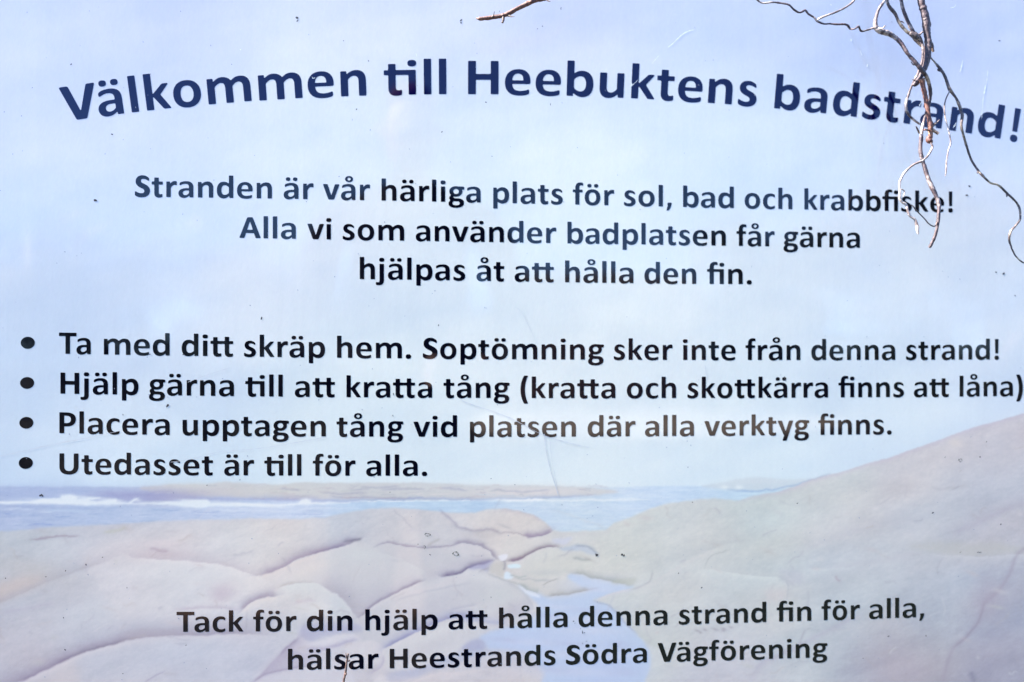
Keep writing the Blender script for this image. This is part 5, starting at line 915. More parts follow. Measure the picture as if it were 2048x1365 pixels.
# ---- lettering: outlines per glyph (tenths of a unit, x-height = 100), placed letter by letter
GL={'n': [[29,1,16,4,6,13,2,24,0,44,0,944,3,971,10,986,24,996,46,1000,189,1000,216,996,228,989,236,976,239,959,242,901,247,891,256,887,271,894,319,932,356,958,421,993,456,1007,494,1018,534,1027,571,1032,611,1035,654,1034,701,1028,744,1019,779,1007,814,991,844,973,871,951,894,929,912,906,930,879,945,851,959,816,970,781,978,749,985,706,990,626,990,51,988,24,981,10,969,2,951,0,746,0,719,3,711,7,706,14,701,26,700,46,700,594,697,636,690,676,681,706,670,731,655,754,636,772,615,786,591,796,561,802,529,805,496,802,464,794,432,781,401,764,369,741,334,709,305,676,294,656,291,641,290,621,290,46,289,26,284,14,274,4,254,0]],
'm': [[29,1,14,6,6,14,1,26,0,46,0,954,3,981,7,989,14,994,27,999,51,1000,199,1000,224,996,233,989,238,976,241,914,243,899,249,890,256,888,271,894,326,939,374,972,416,995,461,1014,509,1027,556,1034,606,1035,666,1030,706,1024,744,1014,781,1002,814,987,844,969,869,950,892,929,926,893,934,888,944,886,951,888,961,894,1011,937,1053,966,1094,989,1134,1007,1181,1021,1229,1030,1286,1035,1339,1033,1389,1027,1434,1018,1476,1003,1514,985,1546,963,1577,936,1604,903,1627,866,1649,816,1663,769,1674,714,1679,649,1680,44,1677,19,1673,11,1666,6,1656,2,1639,0,1429,0,1406,4,1399,10,1394,16,1391,29,1390,49,1390,591,1387,634,1382,669,1374,701,1363,729,1349,751,1331,771,1311,786,1291,796,1266,802,1239,804,1206,802,1174,794,1141,780,1109,762,1073,736,1033,701,1001,667,989,646,986,631,985,611,985,44,983,24,979,13,966,3,944,0,736,0,719,2,708,6,698,19,695,39,695,589,692,636,686,676,679,706,667,734,654,756,639,773,620,786,599,796,574,802,546,804,511,801,476,793,444,781,411,763,376,738,338,704,306,668,294,646,291,631,290,611,290,46,289,26,284,14,274,4,254,0]],
'h': [[29,1,16,4,6,13,2,24,0,44,0,1384,1,1409,4,1419,11,1428,19,1432,31,1434,264,1434,274,1431,283,1424,288,1414,290,1401,290,951,292,929,299,917,306,915,316,917,366,954,404,977,446,999,489,1015,531,1026,574,1032,616,1035,661,1033,709,1027,754,1016,794,1001,831,981,866,956,894,929,919,897,940,861,959,816,974,766,984,714,989,654,990,51,989,26,984,14,977,6,966,2,951,0,736,0,716,4,706,14,701,26,700,46,700,594,697,636,690,676,681,706,668,734,653,756,634,774,614,787,589,796,559,803,526,805,496,802,464,794,432,781,401,764,369,741,334,709,305,676,294,656,291,641,290,621,290,46,289,26,284,14,274,4,254,0]],
'u': [[341,-34,281,-27,231,-15,184,5,140,31,104,63,72,101,46,146,26,196,16,234,8,274,0,361,0,951,1,974,6,986,13,994,21,998,51,1000,254,1000,274,996,284,986,289,974,290,954,290,406,293,364,300,324,309,294,320,269,335,246,354,228,375,214,399,204,429,198,461,195,494,198,526,206,558,219,589,236,621,259,656,291,685,324,696,344,699,359,700,379,700,954,701,974,706,986,711,993,719,997,741,1000,949,1000,966,998,976,994,984,987,988,979,990,951,990,51,989,27,984,14,974,4,954,0,794,0,769,3,759,10,752,21,750,36,748,96,743,109,734,113,719,106,669,66,626,37,581,13,541,-4,494,-19,444,-29,391,-34]],
'r': [[29,1,16,4,6,13,2,24,0,41,0,949,1,973,6,986,18,996,39,1000,199,1000,224,996,233,989,238,976,242,896,246,882,254,878,261,880,269,886,316,937,356,971,399,998,444,1018,494,1031,549,1035,584,1034,619,1030,641,1025,655,1019,666,1010,673,999,677,986,679,969,680,811,676,791,670,779,656,770,641,767,566,779,511,779,474,771,439,757,401,731,361,690,325,636,297,581,292,564,290,541,290,46,289,26,284,14,274,4,254,0]],
'l': [[29,1,16,4,6,13,2,24,0,44,0,1384,1,1409,4,1419,11,1428,19,1432,31,1434,264,1434,276,1429,284,1421,289,1409,290,1391,290,51,289,26,286,16,279,7,271,3,259,1]],
'i': [[54,1,41,4,31,13,27,24,25,41,25,949,27,976,31,986,36,993,46,998,59,1000,264,1000,291,998,302,994,309,986,313,976,315,959,315,51,313,24,309,14,304,7,296,3,284,1],[141,1129,99,1134,64,1145,36,1162,15,1186,7,1201,1,1219,-2,1261,1,1301,7,1319,15,1334,34,1356,56,1371,84,1382,119,1389,171,1392,224,1389,261,1381,291,1367,309,1354,324,1336,334,1317,340,1296,342,1266,341,1231,335,1206,325,1186,314,1171,296,1156,279,1146,259,1138,234,1133,204,1129]],
'j': [[-56,-379,-109,-375,-149,-368,-176,-358,-196,-344,-208,-326,-214,-306,-214,-219,-212,-204,-207,-191,-199,-183,-186,-178,-169,-177,-109,-183,-74,-185,-46,-182,-26,-176,-10,-166,3,-151,12,-134,19,-109,24,-76,25,-41,25,949,27,976,31,986,36,993,46,998,59,1000,264,1000,291,998,304,993,311,984,314,971,315,951,315,-61,311,-121,301,-174,282,-229,258,-271,242,-291,224,-309,184,-338,161,-349,136,-359,81,-373,19,-380],[141,1129,99,1134,64,1145,36,1162,15,1186,7,1201,1,1219,-2,1261,1,1301,7,1319,15,1334,34,1356,56,1371,84,1382,119,1389,171,1392,224,1389,261,1381,291,1367,309,1354,324,1336,334,1317,340,1296,342,1266,341,1231,335,1206,325,1186,314,1171,296,1156,279,1146,259,1138,234,1133,204,1129]],
'o': [[494,-39,429,-32,371,-21,319,-5,269,17,221,44,177,76,137,114,101,156,73,199,46,251,27,304,14,356,5,409,0,471,1,539,7,609,19,666,33,714,52,761,79,811,109,854,141,891,177,924,217,954,261,979,309,1001,359,1017,411,1029,461,1036,519,1040,581,1039,649,1033,706,1021,754,1007,801,988,851,961,894,931,931,899,964,863,994,823,1019,779,1041,731,1057,681,1069,629,1076,579,1080,521,1079,459,1073,391,1062,336,1049,291,1031,246,1008,201,984,164,954,125,921,92,884,61,846,36,801,12,759,-5,714,-19,659,-31,609,-37,561,-40],[512,179,569,179,594,183,619,189,641,198,664,209,685,224,704,241,721,260,736,281,762,331,779,389,788,454,789,531,781,601,774,631,764,661,753,689,739,714,724,736,706,757,688,774,666,789,644,801,619,811,594,817,566,821,509,821,484,817,459,810,436,801,414,789,394,775,376,759,359,740,344,719,318,669,301,611,292,546,291,471,298,401,305,371,315,341,326,314,339,289,356,264,373,244,392,226,413,211,436,199,459,190,484,183]],
'e': [[531,-39,466,-34,406,-26,349,-13,296,4,250,24,206,49,169,76,131,110,104,141,74,184,53,224,34,271,19,321,9,374,3,426,0,496,4,561,10,614,22,669,39,724,60,771,85,816,113,856,148,894,184,926,224,954,266,977,319,999,369,1015,426,1026,476,1032,546,1035,606,1031,654,1025,704,1014,749,999,791,980,829,958,865,931,899,899,927,864,952,824,972,784,989,736,1001,686,1010,634,1014,571,1015,516,1012,481,1001,456,994,447,984,440,971,435,956,432,919,430,336,430,314,428,301,421,296,414,294,401,300,356,315,309,335,269,358,239,386,214,419,193,456,177,494,167,539,159,586,155,639,155,709,161,774,171,826,183,909,210,926,214,939,214,949,210,957,204,964,194,968,179,970,159,970,96,967,71,961,54,954,41,941,29,926,19,896,5,856,-8,811,-18,761,-27,699,-34,624,-39],[318,581,679,580,699,581,711,583,719,588,724,594,728,604,728,616,722,671,708,724,691,760,669,791,641,816,608,834,569,845,524,850,479,846,436,835,403,819,371,794,346,764,324,726,304,671,294,614,295,601,299,591,306,585]],
'a': [[309,-39,266,-34,229,-27,189,-14,156,0,124,18,96,39,71,64,49,93,30,126,16,159,7,196,1,236,1,274,6,316,14,351,27,384,42,411,60,436,81,459,104,479,131,499,161,517,194,532,234,547,311,568,401,582,504,590,644,590,664,594,670,599,676,606,680,624,679,679,672,724,663,754,650,779,631,802,609,821,584,836,556,847,524,854,486,859,446,860,406,857,364,852,324,844,281,832,239,817,131,768,114,764,99,766,89,771,81,779,75,789,72,804,71,864,74,884,80,901,94,923,114,941,141,958,181,977,224,992,274,1006,326,1018,381,1026,494,1035,551,1035,606,1031,656,1024,701,1015,739,1004,774,990,811,971,841,951,871,925,896,896,918,864,936,829,949,791,959,751,966,701,970,641,970,49,969,29,966,16,961,10,954,4,934,0,766,0,741,2,730,9,724,18,721,31,718,81,713,91,704,95,689,89,639,52,596,25,554,4,514,-12,464,-26,416,-35,361,-40],[422,146,454,146,486,150,516,157,549,169,579,184,608,204,636,226,662,251,675,271,680,296,680,406,677,421,670,431,656,438,629,440,529,439,454,432,409,421,374,407,344,389,322,369,311,354,302,336,296,319,292,299,291,279,292,259,296,239,303,219,321,191,333,179,347,169,381,154]],
'ä': [[309,-39,266,-34,229,-27,189,-14,156,0,124,18,96,39,71,64,49,93,30,126,16,159,7,196,1,236,1,274,6,316,14,351,27,384,42,411,60,436,81,459,104,479,131,499,161,517,194,532,234,547,311,568,401,582,504,590,644,590,664,594,670,599,676,606,680,624,679,679,672,724,663,754,650,779,631,802,609,821,584,836,556,847,524,854,486,859,446,860,406,857,364,852,324,844,281,832,239,817,131,768,114,764,99,766,89,771,81,779,75,789,72,804,71,864,74,884,80,901,94,923,114,941,141,958,181,977,224,992,274,1006,326,1018,381,1026,494,1035,551,1035,606,1031,656,1024,701,1015,739,1004,774,990,811,971,841,951,871,925,896,896,918,864,936,829,949,791,959,751,966,701,970,641,970,49,969,29,966,16,961,10,954,4,934,0,766,0,741,2,730,9,724,18,721,31,718,81,713,91,704,95,689,89,639,52,596,25,554,4,514,-12,464,-26,416,-35,361,-40],[422,146,454,146,486,150,516,157,549,169,579,184,608,204,636,226,662,251,675,271,680,296,680,406,677,421,670,431,656,438,629,440,529,439,454,432,409,421,374,407,344,389,322,369,311,354,302,336,296,319,292,299,291,279,292,259,296,239,303,219,321,191,333,179,347,169,381,154],[274,1146,234,1151,204,1160,176,1176,159,1196,147,1224,141,1259,143,1296,153,1329,165,1349,184,1366,206,1377,234,1385,271,1390,319,1389,354,1384,381,1374,399,1364,415,1349,426,1331,434,1311,438,1284,439,1256,435,1229,427,1206,418,1191,406,1179,391,1167,374,1159,354,1152,331,1148,299,1146],[734,1146,694,1151,664,1160,636,1176,619,1196,607,1224,601,1259,603,1296,613,1329,625,1349,644,1366,666,1377,694,1385,731,1390,779,1389,814,1384,841,1374,859,1364,875,1349,886,1331,894,1311,898,1284,899,1256,895,1229,887,1206,878,1191,866,1179,851,1167,834,1159,814,1152,791,1148,759,1146]],
'å': [[309,-39,266,-34,229,-27,189,-14,156,0,124,18,96,39,71,64,49,93,30,126,16,159,7,196,1,236,1,274,6,316,14,351,27,384,42,411,60,436,81,459,104,479,131,499,161,517,194,532,234,547,311,568,401,582,504,590,644,590,664,594,670,599,676,606,680,624,679,679,672,724,663,754,650,779,631,802,609,821,584,836,556,847,524,854,486,859,446,860,406,857,364,852,324,844,281,832,239,817,131,768,114,764,99,766,89,771,81,779,75,789,72,804,71,864,74,884,80,901,94,923,114,941,141,958,181,977,224,992,274,1006,326,1018,381,1026,494,1035,551,1035,606,1031,656,1024,701,1015,739,1004,774,990,811,971,841,951,871,925,896,896,918,864,936,829,949,791,959,751,966,701,970,641,970,49,969,29,966,16,961,10,954,4,934,0,766,0,741,2,730,9,724,18,721,31,718,81,713,91,704,95,689,89,639,52,596,25,554,4,514,-12,464,-26,416,-35,361,-40],[422,146,454,146,486,150,516,157,549,169,579,184,608,204,636,226,662,251,675,271,680,296,680,406,677,421,670,431,656,438,629,440,529,439,454,432,409,421,374,407,344,389,322,369,311,354,302,336,296,319,292,299,291,279,292,259,296,239,303,219,321,191,333,179,347,169,381,154],[506,1146,444,1155,414,1164,386,1174,361,1188,339,1203,319,1221,304,1239,290,1261,280,1284,274,1309,271,1336,271,1364,276,1391,283,1414,294,1436,306,1454,321,1471,339,1487,361,1502,384,1514,409,1525,439,1534,466,1539,504,1544,536,1545,571,1544,609,1540,639,1534,666,1526,692,1516,716,1504,746,1483,771,1458,790,1429,803,1396,809,1359,808,1321,801,1286,786,1254,766,1227,742,1204,712,1184,679,1168,641,1156,601,1149,556,1145],[532,1256,551,1257,571,1260,589,1266,606,1276,621,1288,632,1301,640,1316,645,1334,646,1351,643,1366,636,1382,626,1397,614,1409,596,1420,579,1428,559,1433,539,1434,516,1432,496,1426,477,1416,461,1405,449,1390,440,1374,435,1356,434,1339,438,1321,446,1304,458,1289,474,1276,491,1266,511,1259]],
'ö': [[494,-39,429,-32,371,-21,319,-5,269,17,221,44,177,76,137,114,101,156,73,199,46,251,27,304,14,356,5,409,0,471,1,539,7,609,19,666,33,714,52,761,79,811,109,854,141,891,177,924,217,954,261,979,309,1001,359,1017,411,1029,461,1036,519,1040,581,1039,649,1033,706,1021,754,1007,801,988,851,961,894,931,931,899,964,863,994,823,1019,779,1041,731,1057,681,1069,629,1076,579,1080,521,1079,459,1073,391,1062,336,1049,291,1031,246,1008,201,984,164,954,125,921,92,884,61,846,36,801,12,759,-5,714,-19,659,-31,609,-37,561,-40],[512,179,569,179,594,183,619,189,641,198,664,209,685,224,704,241,721,260,736,281,762,331,779,389,788,454,789,531,781,601,774,631,764,661,753,689,739,714,724,736,706,757,688,774,666,789,644,801,619,811,594,817,566,821,509,821,484,817,459,810,436,801,414,789,394,775,376,759,359,740,344,719,318,669,301,611,292,546,291,471,298,401,305,371,315,341,326,314,339,289,356,264,373,244,392,226,413,211,436,199,459,190,484,183],[309,1146,269,1151,239,1160,211,1176,194,1196,182,1224,176,1259,178,1296,188,1329,200,1349,219,1366,241,1377,269,1385,306,1390,354,1389,389,1384,416,1374,434,1364,450,1349,461,1331,469,1311,473,1284,474,1256,470,1229,462,1206,453,1191,441,1179,426,1167,409,1159,389,1152,366,1148,334,1146],[769,1146,729,1151,699,1160,671,1176,654,1196,642,1224,636,1259,638,1296,648,1329,660,1349,679,1366,701,1377,729,1385,766,1390,814,1389,849,1384,876,1374,894,1364,910,1349,921,1331,929,1311,933,1284,934,1256,930,1229,922,1206,913,1191,901,1179,886,1167,869,1159,849,1152,826,1148,794,1146]],
'd': [[414,-39,349,-32,292,-19,241,1,191,29,150,61,111,102,79,149,52,201,30,261,14,329,4,401,0,494,5,579,15,651,31,716,55,781,76,824,105,869,138,909,171,939,211,969,251,990,296,1009,344,1022,396,1031,456,1035,506,1033,556,1027,601,1016,644,1002,689,982,751,945,764,942,771,945,778,956,780,976,780,1389,781,1409,786,1421,798,1431,819,1435,1026,1435,1044,1434,1054,1431,1061,1425,1067,1416,1070,1386,1070,51,1069,29,1066,16,1061,10,1054,4,1034,0,856,0,829,3,820,9,813,19,810,34,808,91,803,101,794,105,779,99,726,58,686,31,641,7,604,-10,559,-24,514,-34,461,-39],[500,196,539,196,581,203,622,216,661,235,711,269,759,311,769,322,775,334,780,359,780,636,778,656,773,671,759,689,729,717,691,745,656,767,626,782,594,794,564,801,531,804,506,804,484,801,459,796,436,788,416,777,399,765,364,731,339,691,320,644,307,589,301,526,301,461,310,389,325,334,347,289,360,269,376,251,392,236,410,224,431,213,451,205]],
'b': [[601,-39,559,-34,524,-27,486,-17,449,-2,409,17,376,36,339,62,294,97,284,103,276,105,267,101,262,91,260,34,257,19,250,9,239,2,211,0,34,0,14,6,7,11,3,19,1,31,0,51,0,1389,1,1406,4,1419,10,1426,19,1432,46,1435,251,1435,272,1431,284,1421,289,1409,290,1389,290,976,292,956,299,945,306,942,319,945,381,982,429,1003,471,1017,519,1027,574,1034,621,1035,684,1030,736,1020,786,1004,834,983,871,960,911,929,944,895,976,854,1001,811,1022,764,1043,701,1059,626,1067,556,1070,466,1064,381,1051,304,1031,234,1003,171,973,121,939,80,896,41,849,11,794,-13,736,-29,669,-38,634,-40],[530,196,554,195,579,197,606,202,629,209,649,218,669,230,687,244,704,261,717,279,729,299,741,324,750,349,762,404,769,471,769,536,760,606,744,661,734,686,721,709,708,729,691,747,673,764,654,777,634,788,611,796,586,801,561,804,524,803,484,796,442,781,404,762,356,729,311,689,295,666,290,641,290,364,292,344,297,329,311,311,339,285,376,256,411,234,441,219,471,208,499,201]],
'p': [[29,-374,16,-371,6,-362,2,-351,0,-331,0,949,1,973,6,986,16,996,36,1000,196,1000,221,997,231,990,238,979,240,964,242,904,247,891,256,887,264,889,274,895,316,930,351,955,406,986,440,1001,474,1013,509,1022,546,1029,591,1034,626,1035,679,1031,719,1026,756,1017,794,1005,826,992,856,975,894,949,926,919,956,884,984,841,1008,794,1027,744,1040,694,1050,636,1057,579,1060,501,1057,424,1050,364,1039,304,1024,249,1002,194,978,149,952,111,924,79,891,50,859,27,819,5,781,-11,736,-24,686,-34,626,-39,584,-40,536,-35,491,-27,454,-17,416,-2,376,18,319,54,309,57,301,56,293,46,290,26,290,-331,289,-349,284,-361,274,-371,254,-375],[530,196,576,197,601,202,624,209,644,218,661,229,679,244,694,260,720,299,739,346,752,404,759,471,759,536,750,609,735,666,714,710,686,746,669,761,651,773,631,784,609,791,561,799,524,798,481,791,441,777,404,758,356,724,310,681,295,659,290,634,290,364,292,344,297,329,311,311,339,285,376,256,411,234,441,219,471,208,499,201]],
'c': [[476,-39,411,-33,354,-23,301,-8,256,10,209,35,169,63,133,96,101,132,72,176,50,219,32,266,16,324,6,384,0,461,1,504,6,576,15,634,27,681,43,729,64,776,89,820,116,858,149,894,189,929,226,955,269,979,314,998,369,1014,419,1025,474,1032,544,1035,599,1031,664,1020,726,1001,779,977,800,964,816,950,831,929,839,901,840,819,838,801,834,789,829,780,821,773,811,770,799,770,781,776,717,806,671,822,621,832,564,835,516,830,474,819,434,801,401,779,369,746,345,709,325,664,311,614,302,544,300,479,306,411,317,354,327,319,341,286,358,259,377,234,399,213,426,194,454,181,484,171,519,164,556,160,594,161,636,165,674,173,709,183,799,222,811,224,821,222,833,211,839,194,840,164,839,96,836,81,830,66,822,54,812,44,776,20,724,-4,669,-21,606,-33,539,-39]],
's': [[296,-39,219,-29,146,-11,106,4,69,20,44,34,25,49,9,71,3,86,1,101,0,211,3,229,7,241,14,249,21,253,31,256,41,255,61,248,146,206,216,182,259,173,299,167,336,165,371,167,401,172,428,181,449,193,466,209,479,227,486,249,489,274,485,296,478,314,466,331,451,346,431,362,391,385,269,441,206,473,151,510,126,531,107,551,86,578,70,604,58,631,49,661,43,691,40,724,41,756,46,794,54,824,65,856,79,883,96,909,116,932,141,956,166,974,194,990,224,1004,256,1015,291,1024,329,1030,371,1034,409,1035,451,1032,489,1027,551,1011,611,986,662,956,706,919,728,891,737,864,740,841,740,809,738,794,733,781,727,774,719,769,701,768,684,775,604,816,546,838,511,847,476,852,441,855,411,853,386,849,364,840,345,829,330,814,319,796,313,776,312,754,317,734,324,719,335,704,349,691,369,677,419,650,556,587,610,559,664,523,709,481,729,456,746,429,760,399,770,369,777,334,780,301,779,266,774,227,766,196,756,166,741,136,724,110,704,86,681,64,654,43,624,24,594,9,556,-6,521,-17,479,-26,431,-34,374,-39]],
'S': [[376,-34,326,-29,279,-22,234,-12,184,3,134,22,86,44,52,64,30,81,19,95,9,111,4,129,1,146,0,299,3,321,8,336,16,346,26,352,39,355,51,353,74,345,139,309,181,289,229,270,274,256,324,244,376,237,429,235,471,237,509,245,541,256,566,271,587,291,603,316,612,344,614,376,609,409,600,431,585,454,566,474,541,493,489,524,326,601,262,636,224,661,191,685,161,712,134,741,111,771,91,804,74,841,62,879,55,919,51,966,52,1006,57,1049,65,1089,76,1126,94,1166,113,1199,137,1231,164,1259,196,1286,229,1308,268,1329,306,1344,351,1357,396,1366,439,1372,499,1375,541,1373,594,1368,636,1359,676,1349,714,1336,751,1319,789,1300,819,1281,848,1259,879,1231,911,1194,920,1176,926,1159,929,1131,930,1079,928,1056,922,1039,916,1030,906,1024,896,1022,884,1023,861,1032,809,1063,766,1085,724,1103,684,1117,644,1128,601,1135,549,1138,514,1137,481,1130,454,1119,431,1104,412,1084,400,1061,392,1034,391,1006,397,979,406,959,419,941,437,924,461,906,514,876,699,787,771,748,804,727,838,701,891,649,916,616,938,581,953,546,966,506,975,461,980,416,979,376,974,324,965,284,953,244,936,206,914,169,890,136,861,106,829,79,791,53,749,30,706,12,659,-3,606,-16,551,-26,499,-31,434,-35]],
't': [[444,-39,401,-34,361,-26,329,-15,299,-1,271,17,246,39,226,64,207,94,193,126,183,161,175,204,171,249,170,739,168,769,164,776,159,783,144,789,41,790,21,792,14,796,7,801,1,816,0,951,2,969,7,979,16,986,31,989,144,991,157,996,166,1006,170,1031,171,1211,174,1222,179,1230,186,1236,196,1239,414,1240,431,1239,444,1236,454,1226,459,1209,460,1026,463,1009,470,999,481,992,499,990,691,989,702,986,710,981,716,974,719,964,720,826,717,809,709,797,699,792,681,790,486,789,474,784,466,777,462,766,460,749,460,306,463,271,470,241,481,219,494,203,511,191,534,184,559,181,586,182,666,199,679,197,689,191,697,179,700,159,700,61,696,31,689,14,676,0,659,-9,626,-20,581,-30,534,-37,491,-40]],
'ti': [[444,-39,401,-34,361,-26,329,-15,299,-1,271,17,246,39,226,64,207,94,193,126,183,161,175,204,171,249,170,739,168,769,164,776,159,783,144,789,41,790,21,792,14,796,7,801,1,816,0,951,2,969,7,979,16,986,31,989,144,991,157,996,166,1006,170,1031,171,1211,174,1222,179,1230,186,1236,196,1239,419,1240,436,1238,449,1233,457,1221,460,1204,461,1024,467,1006,474,1001,481,997,511,995,1201,995,1216,993,1227,989,1234,981,1239,969,1240,944,1240,51,1239,26,1233,11,1221,3,1204,0,991,0,966,4,959,10,953,19,951,31,950,51,950,746,948,766,941,780,929,788,906,790,494,790,479,787,469,780,462,769,460,754,460,309,462,276,468,249,478,224,490,206,507,194,529,185,554,181,584,182,666,199,679,197,689,191,696,180,699,164,700,54,696,29,687,11,674,-1,651,-12,604,-26,551,-35,499,-40],[1061,1129,1019,1134,984,1145,956,1162,935,1186,927,1201,921,1219,918,1259,921,1301,927,1319,935,1334,954,1356,976,1371,1004,1382,1039,1389,1091,1392,1144,1389,1181,1381,1211,1367,1229,1354,1244,1336,1254,1317,1260,1296,1262,1266,1261,1231,1255,1206,1245,1186,1234,1171,1216,1156,1199,1146,1179,1138,1154,1133,1124,1129]],
'tt': [[444,-39,399,-34,359,-25,324,-13,291,3,263,24,239,47,217,76,200,109,189,139,180,174,174,211,171,251,170,739,168,766,160,781,146,788,126,790,31,791,16,794,7,801,2,814,0,839,0,951,2,966,6,976,14,984,26,989,139,991,154,994,163,1001,168,1011,170,1029,171,1201,177,1219,184,1224,194,1228,219,1230,416,1230,436,1228,449,1223,457,1211,460,1194,461,1019,466,1003,479,993,509,990,869,990,886,992,896,996,904,1003,908,1014,910,1036,910,1224,913,1241,921,1253,936,1259,961,1260,1159,1260,1176,1258,1186,1254,1196,1244,1199,1229,1200,1029,1202,1011,1209,1000,1219,993,1236,990,1431,989,1442,986,1450,981,1456,974,1459,964,1460,826,1457,809,1449,797,1439,792,1421,790,1226,789,1214,784,1206,777,1202,766,1200,749,1200,306,1203,274,1209,244,1219,222,1231,205,1249,193,1271,184,1296,181,1326,182,1406,199,1419,197,1429,191,1434,184,1438,174,1440,146,1439,51,1436,31,1430,16,1420,4,1406,-6,1386,-14,1356,-23,1281,-36,1244,-39,1206,-40,1144,-34,1089,-22,1041,-2,1003,24,986,39,971,56,945,99,927,146,915,206,910,274,910,746,908,766,904,777,891,787,869,790,496,790,479,787,469,780,462,769,460,754,460,309,462,276,468,249,478,224,490,206,507,194,529,185,554,181,584,182,666,199,679,197,689,191,696,180,699,164,699,51,696,29,686,10,671,-3,649,-13,601,-26,549,-35,499,-40]],
'f': [[199,1,186,4,177,11,172,21,170,39,170,759,168,786,160,801,146,808,126,810,34,810,19,813,9,820,2,831,0,849,0,951,2,974,10,986,24,993,44,995,139,996,154,999,164,1008,168,1016,170,1029,171,1109,176,1169,184,1216,196,1259,214,1304,237,1344,268,1381,301,1409,334,1429,371,1446,414,1458,456,1466,506,1470,561,1469,621,1463,669,1452,689,1444,703,1434,712,1421,717,1406,720,1381,720,1301,717,1281,711,1269,701,1260,686,1257,616,1266,576,1270,546,1268,521,1261,501,1249,484,1228,472,1201,464,1166,460,1124,460,1039,462,1019,466,1008,476,999,491,996,641,995,656,993,667,989,676,979,679,964,680,861,679,841,677,829,671,820,661,813,639,810,489,809,471,803,466,796,462,789,460,759,460,51,458,21,454,13,447,6,439,2,426,0]],
'fi': [[199,1,186,4,177,11,172,21,170,39,170,759,168,786,160,801,146,808,126,810,34,810,19,813,9,820,2,831,0,849,0,951,2,974,10,986,24,993,44,995,139,996,154,999,164,1008,168,1016,170,1029,171,1109,176,1169,184,1216,196,1259,214,1304,237,1344,268,1381,301,1409,334,1429,371,1446,414,1458,456,1466,506,1470,561,1469,621,1463,669,1452,689,1444,701,1435,711,1424,717,1409,720,1384,720,1306,718,1286,714,1274,704,1262,686,1257,596,1268,569,1270,546,1268,519,1260,506,1253,496,1244,484,1229,475,1211,469,1191,464,1166,460,1104,460,1034,463,1014,467,1006,474,1001,484,997,496,995,1096,995,1121,992,1134,982,1139,969,1140,944,1140,51,1138,21,1133,11,1124,4,1111,1,1091,0,884,0,864,6,857,11,853,19,851,31,850,51,850,759,848,781,843,794,831,802,811,805,504,805,484,803,471,798,463,786,460,769,460,51,459,31,457,19,453,11,446,6,426,0],[966,1146,926,1152,896,1164,869,1183,851,1206,843,1224,838,1241,835,1284,839,1324,845,1341,852,1356,869,1377,891,1394,919,1406,949,1412,996,1415,1046,1413,1081,1406,1111,1392,1130,1379,1144,1363,1155,1341,1162,1319,1165,1289,1163,1254,1158,1226,1148,1204,1136,1188,1121,1174,1104,1163,1084,1155,1061,1150,1034,1146]],
'k': [[29,1,16,4,6,13,2,24,0,44,0,1384,1,1409,4,1419,11,1428,19,1432,31,1434,264,1434,276,1429,284,1422,288,1411,290,1396,290,676,292,651,294,644,299,637,306,635,314,637,334,652,653,964,682,986,704,995,729,999,874,1000,891,999,904,996,914,989,919,981,922,971,920,961,906,936,615,604,603,586,600,571,604,557,614,539,937,54,946,36,948,21,943,11,934,5,921,1,899,0,719,1,691,7,669,19,655,31,639,51,334,467,316,486,304,492,299,490,294,484,290,459,290,46,289,26,284,14,274,4,254,0]],
'v': [[416,1,394,6,374,18,359,36,346,61,17,931,9,964,10,976,14,985,26,995,49,1000,254,1000,274,997,291,992,304,984,316,971,327,954,338,926,539,334,550,311,556,306,561,305,571,312,582,336,782,926,793,954,804,971,816,984,829,992,844,997,861,999,1056,1000,1076,997,1089,992,1097,984,1101,971,1100,956,1094,934,781,106,762,56,751,36,739,22,724,11,709,5,689,1]],
'y': [[399,-374,379,-368,366,-358,358,-341,359,-321,369,-286,457,-36,461,-19,460,-6,454,6,428,39,413,66,33,899,11,954,9,969,12,981,17,989,24,994,46,999,254,1000,274,998,289,994,302,986,315,974,326,956,337,931,547,336,559,312,569,305,574,305,580,311,591,334,792,926,803,954,813,971,824,983,836,992,849,997,866,999,1054,1000,1074,998,1086,994,1096,985,1101,971,1100,956,1094,934,668,-296,655,-329,644,-346,631,-359,616,-368,599,-373,564,-375]],
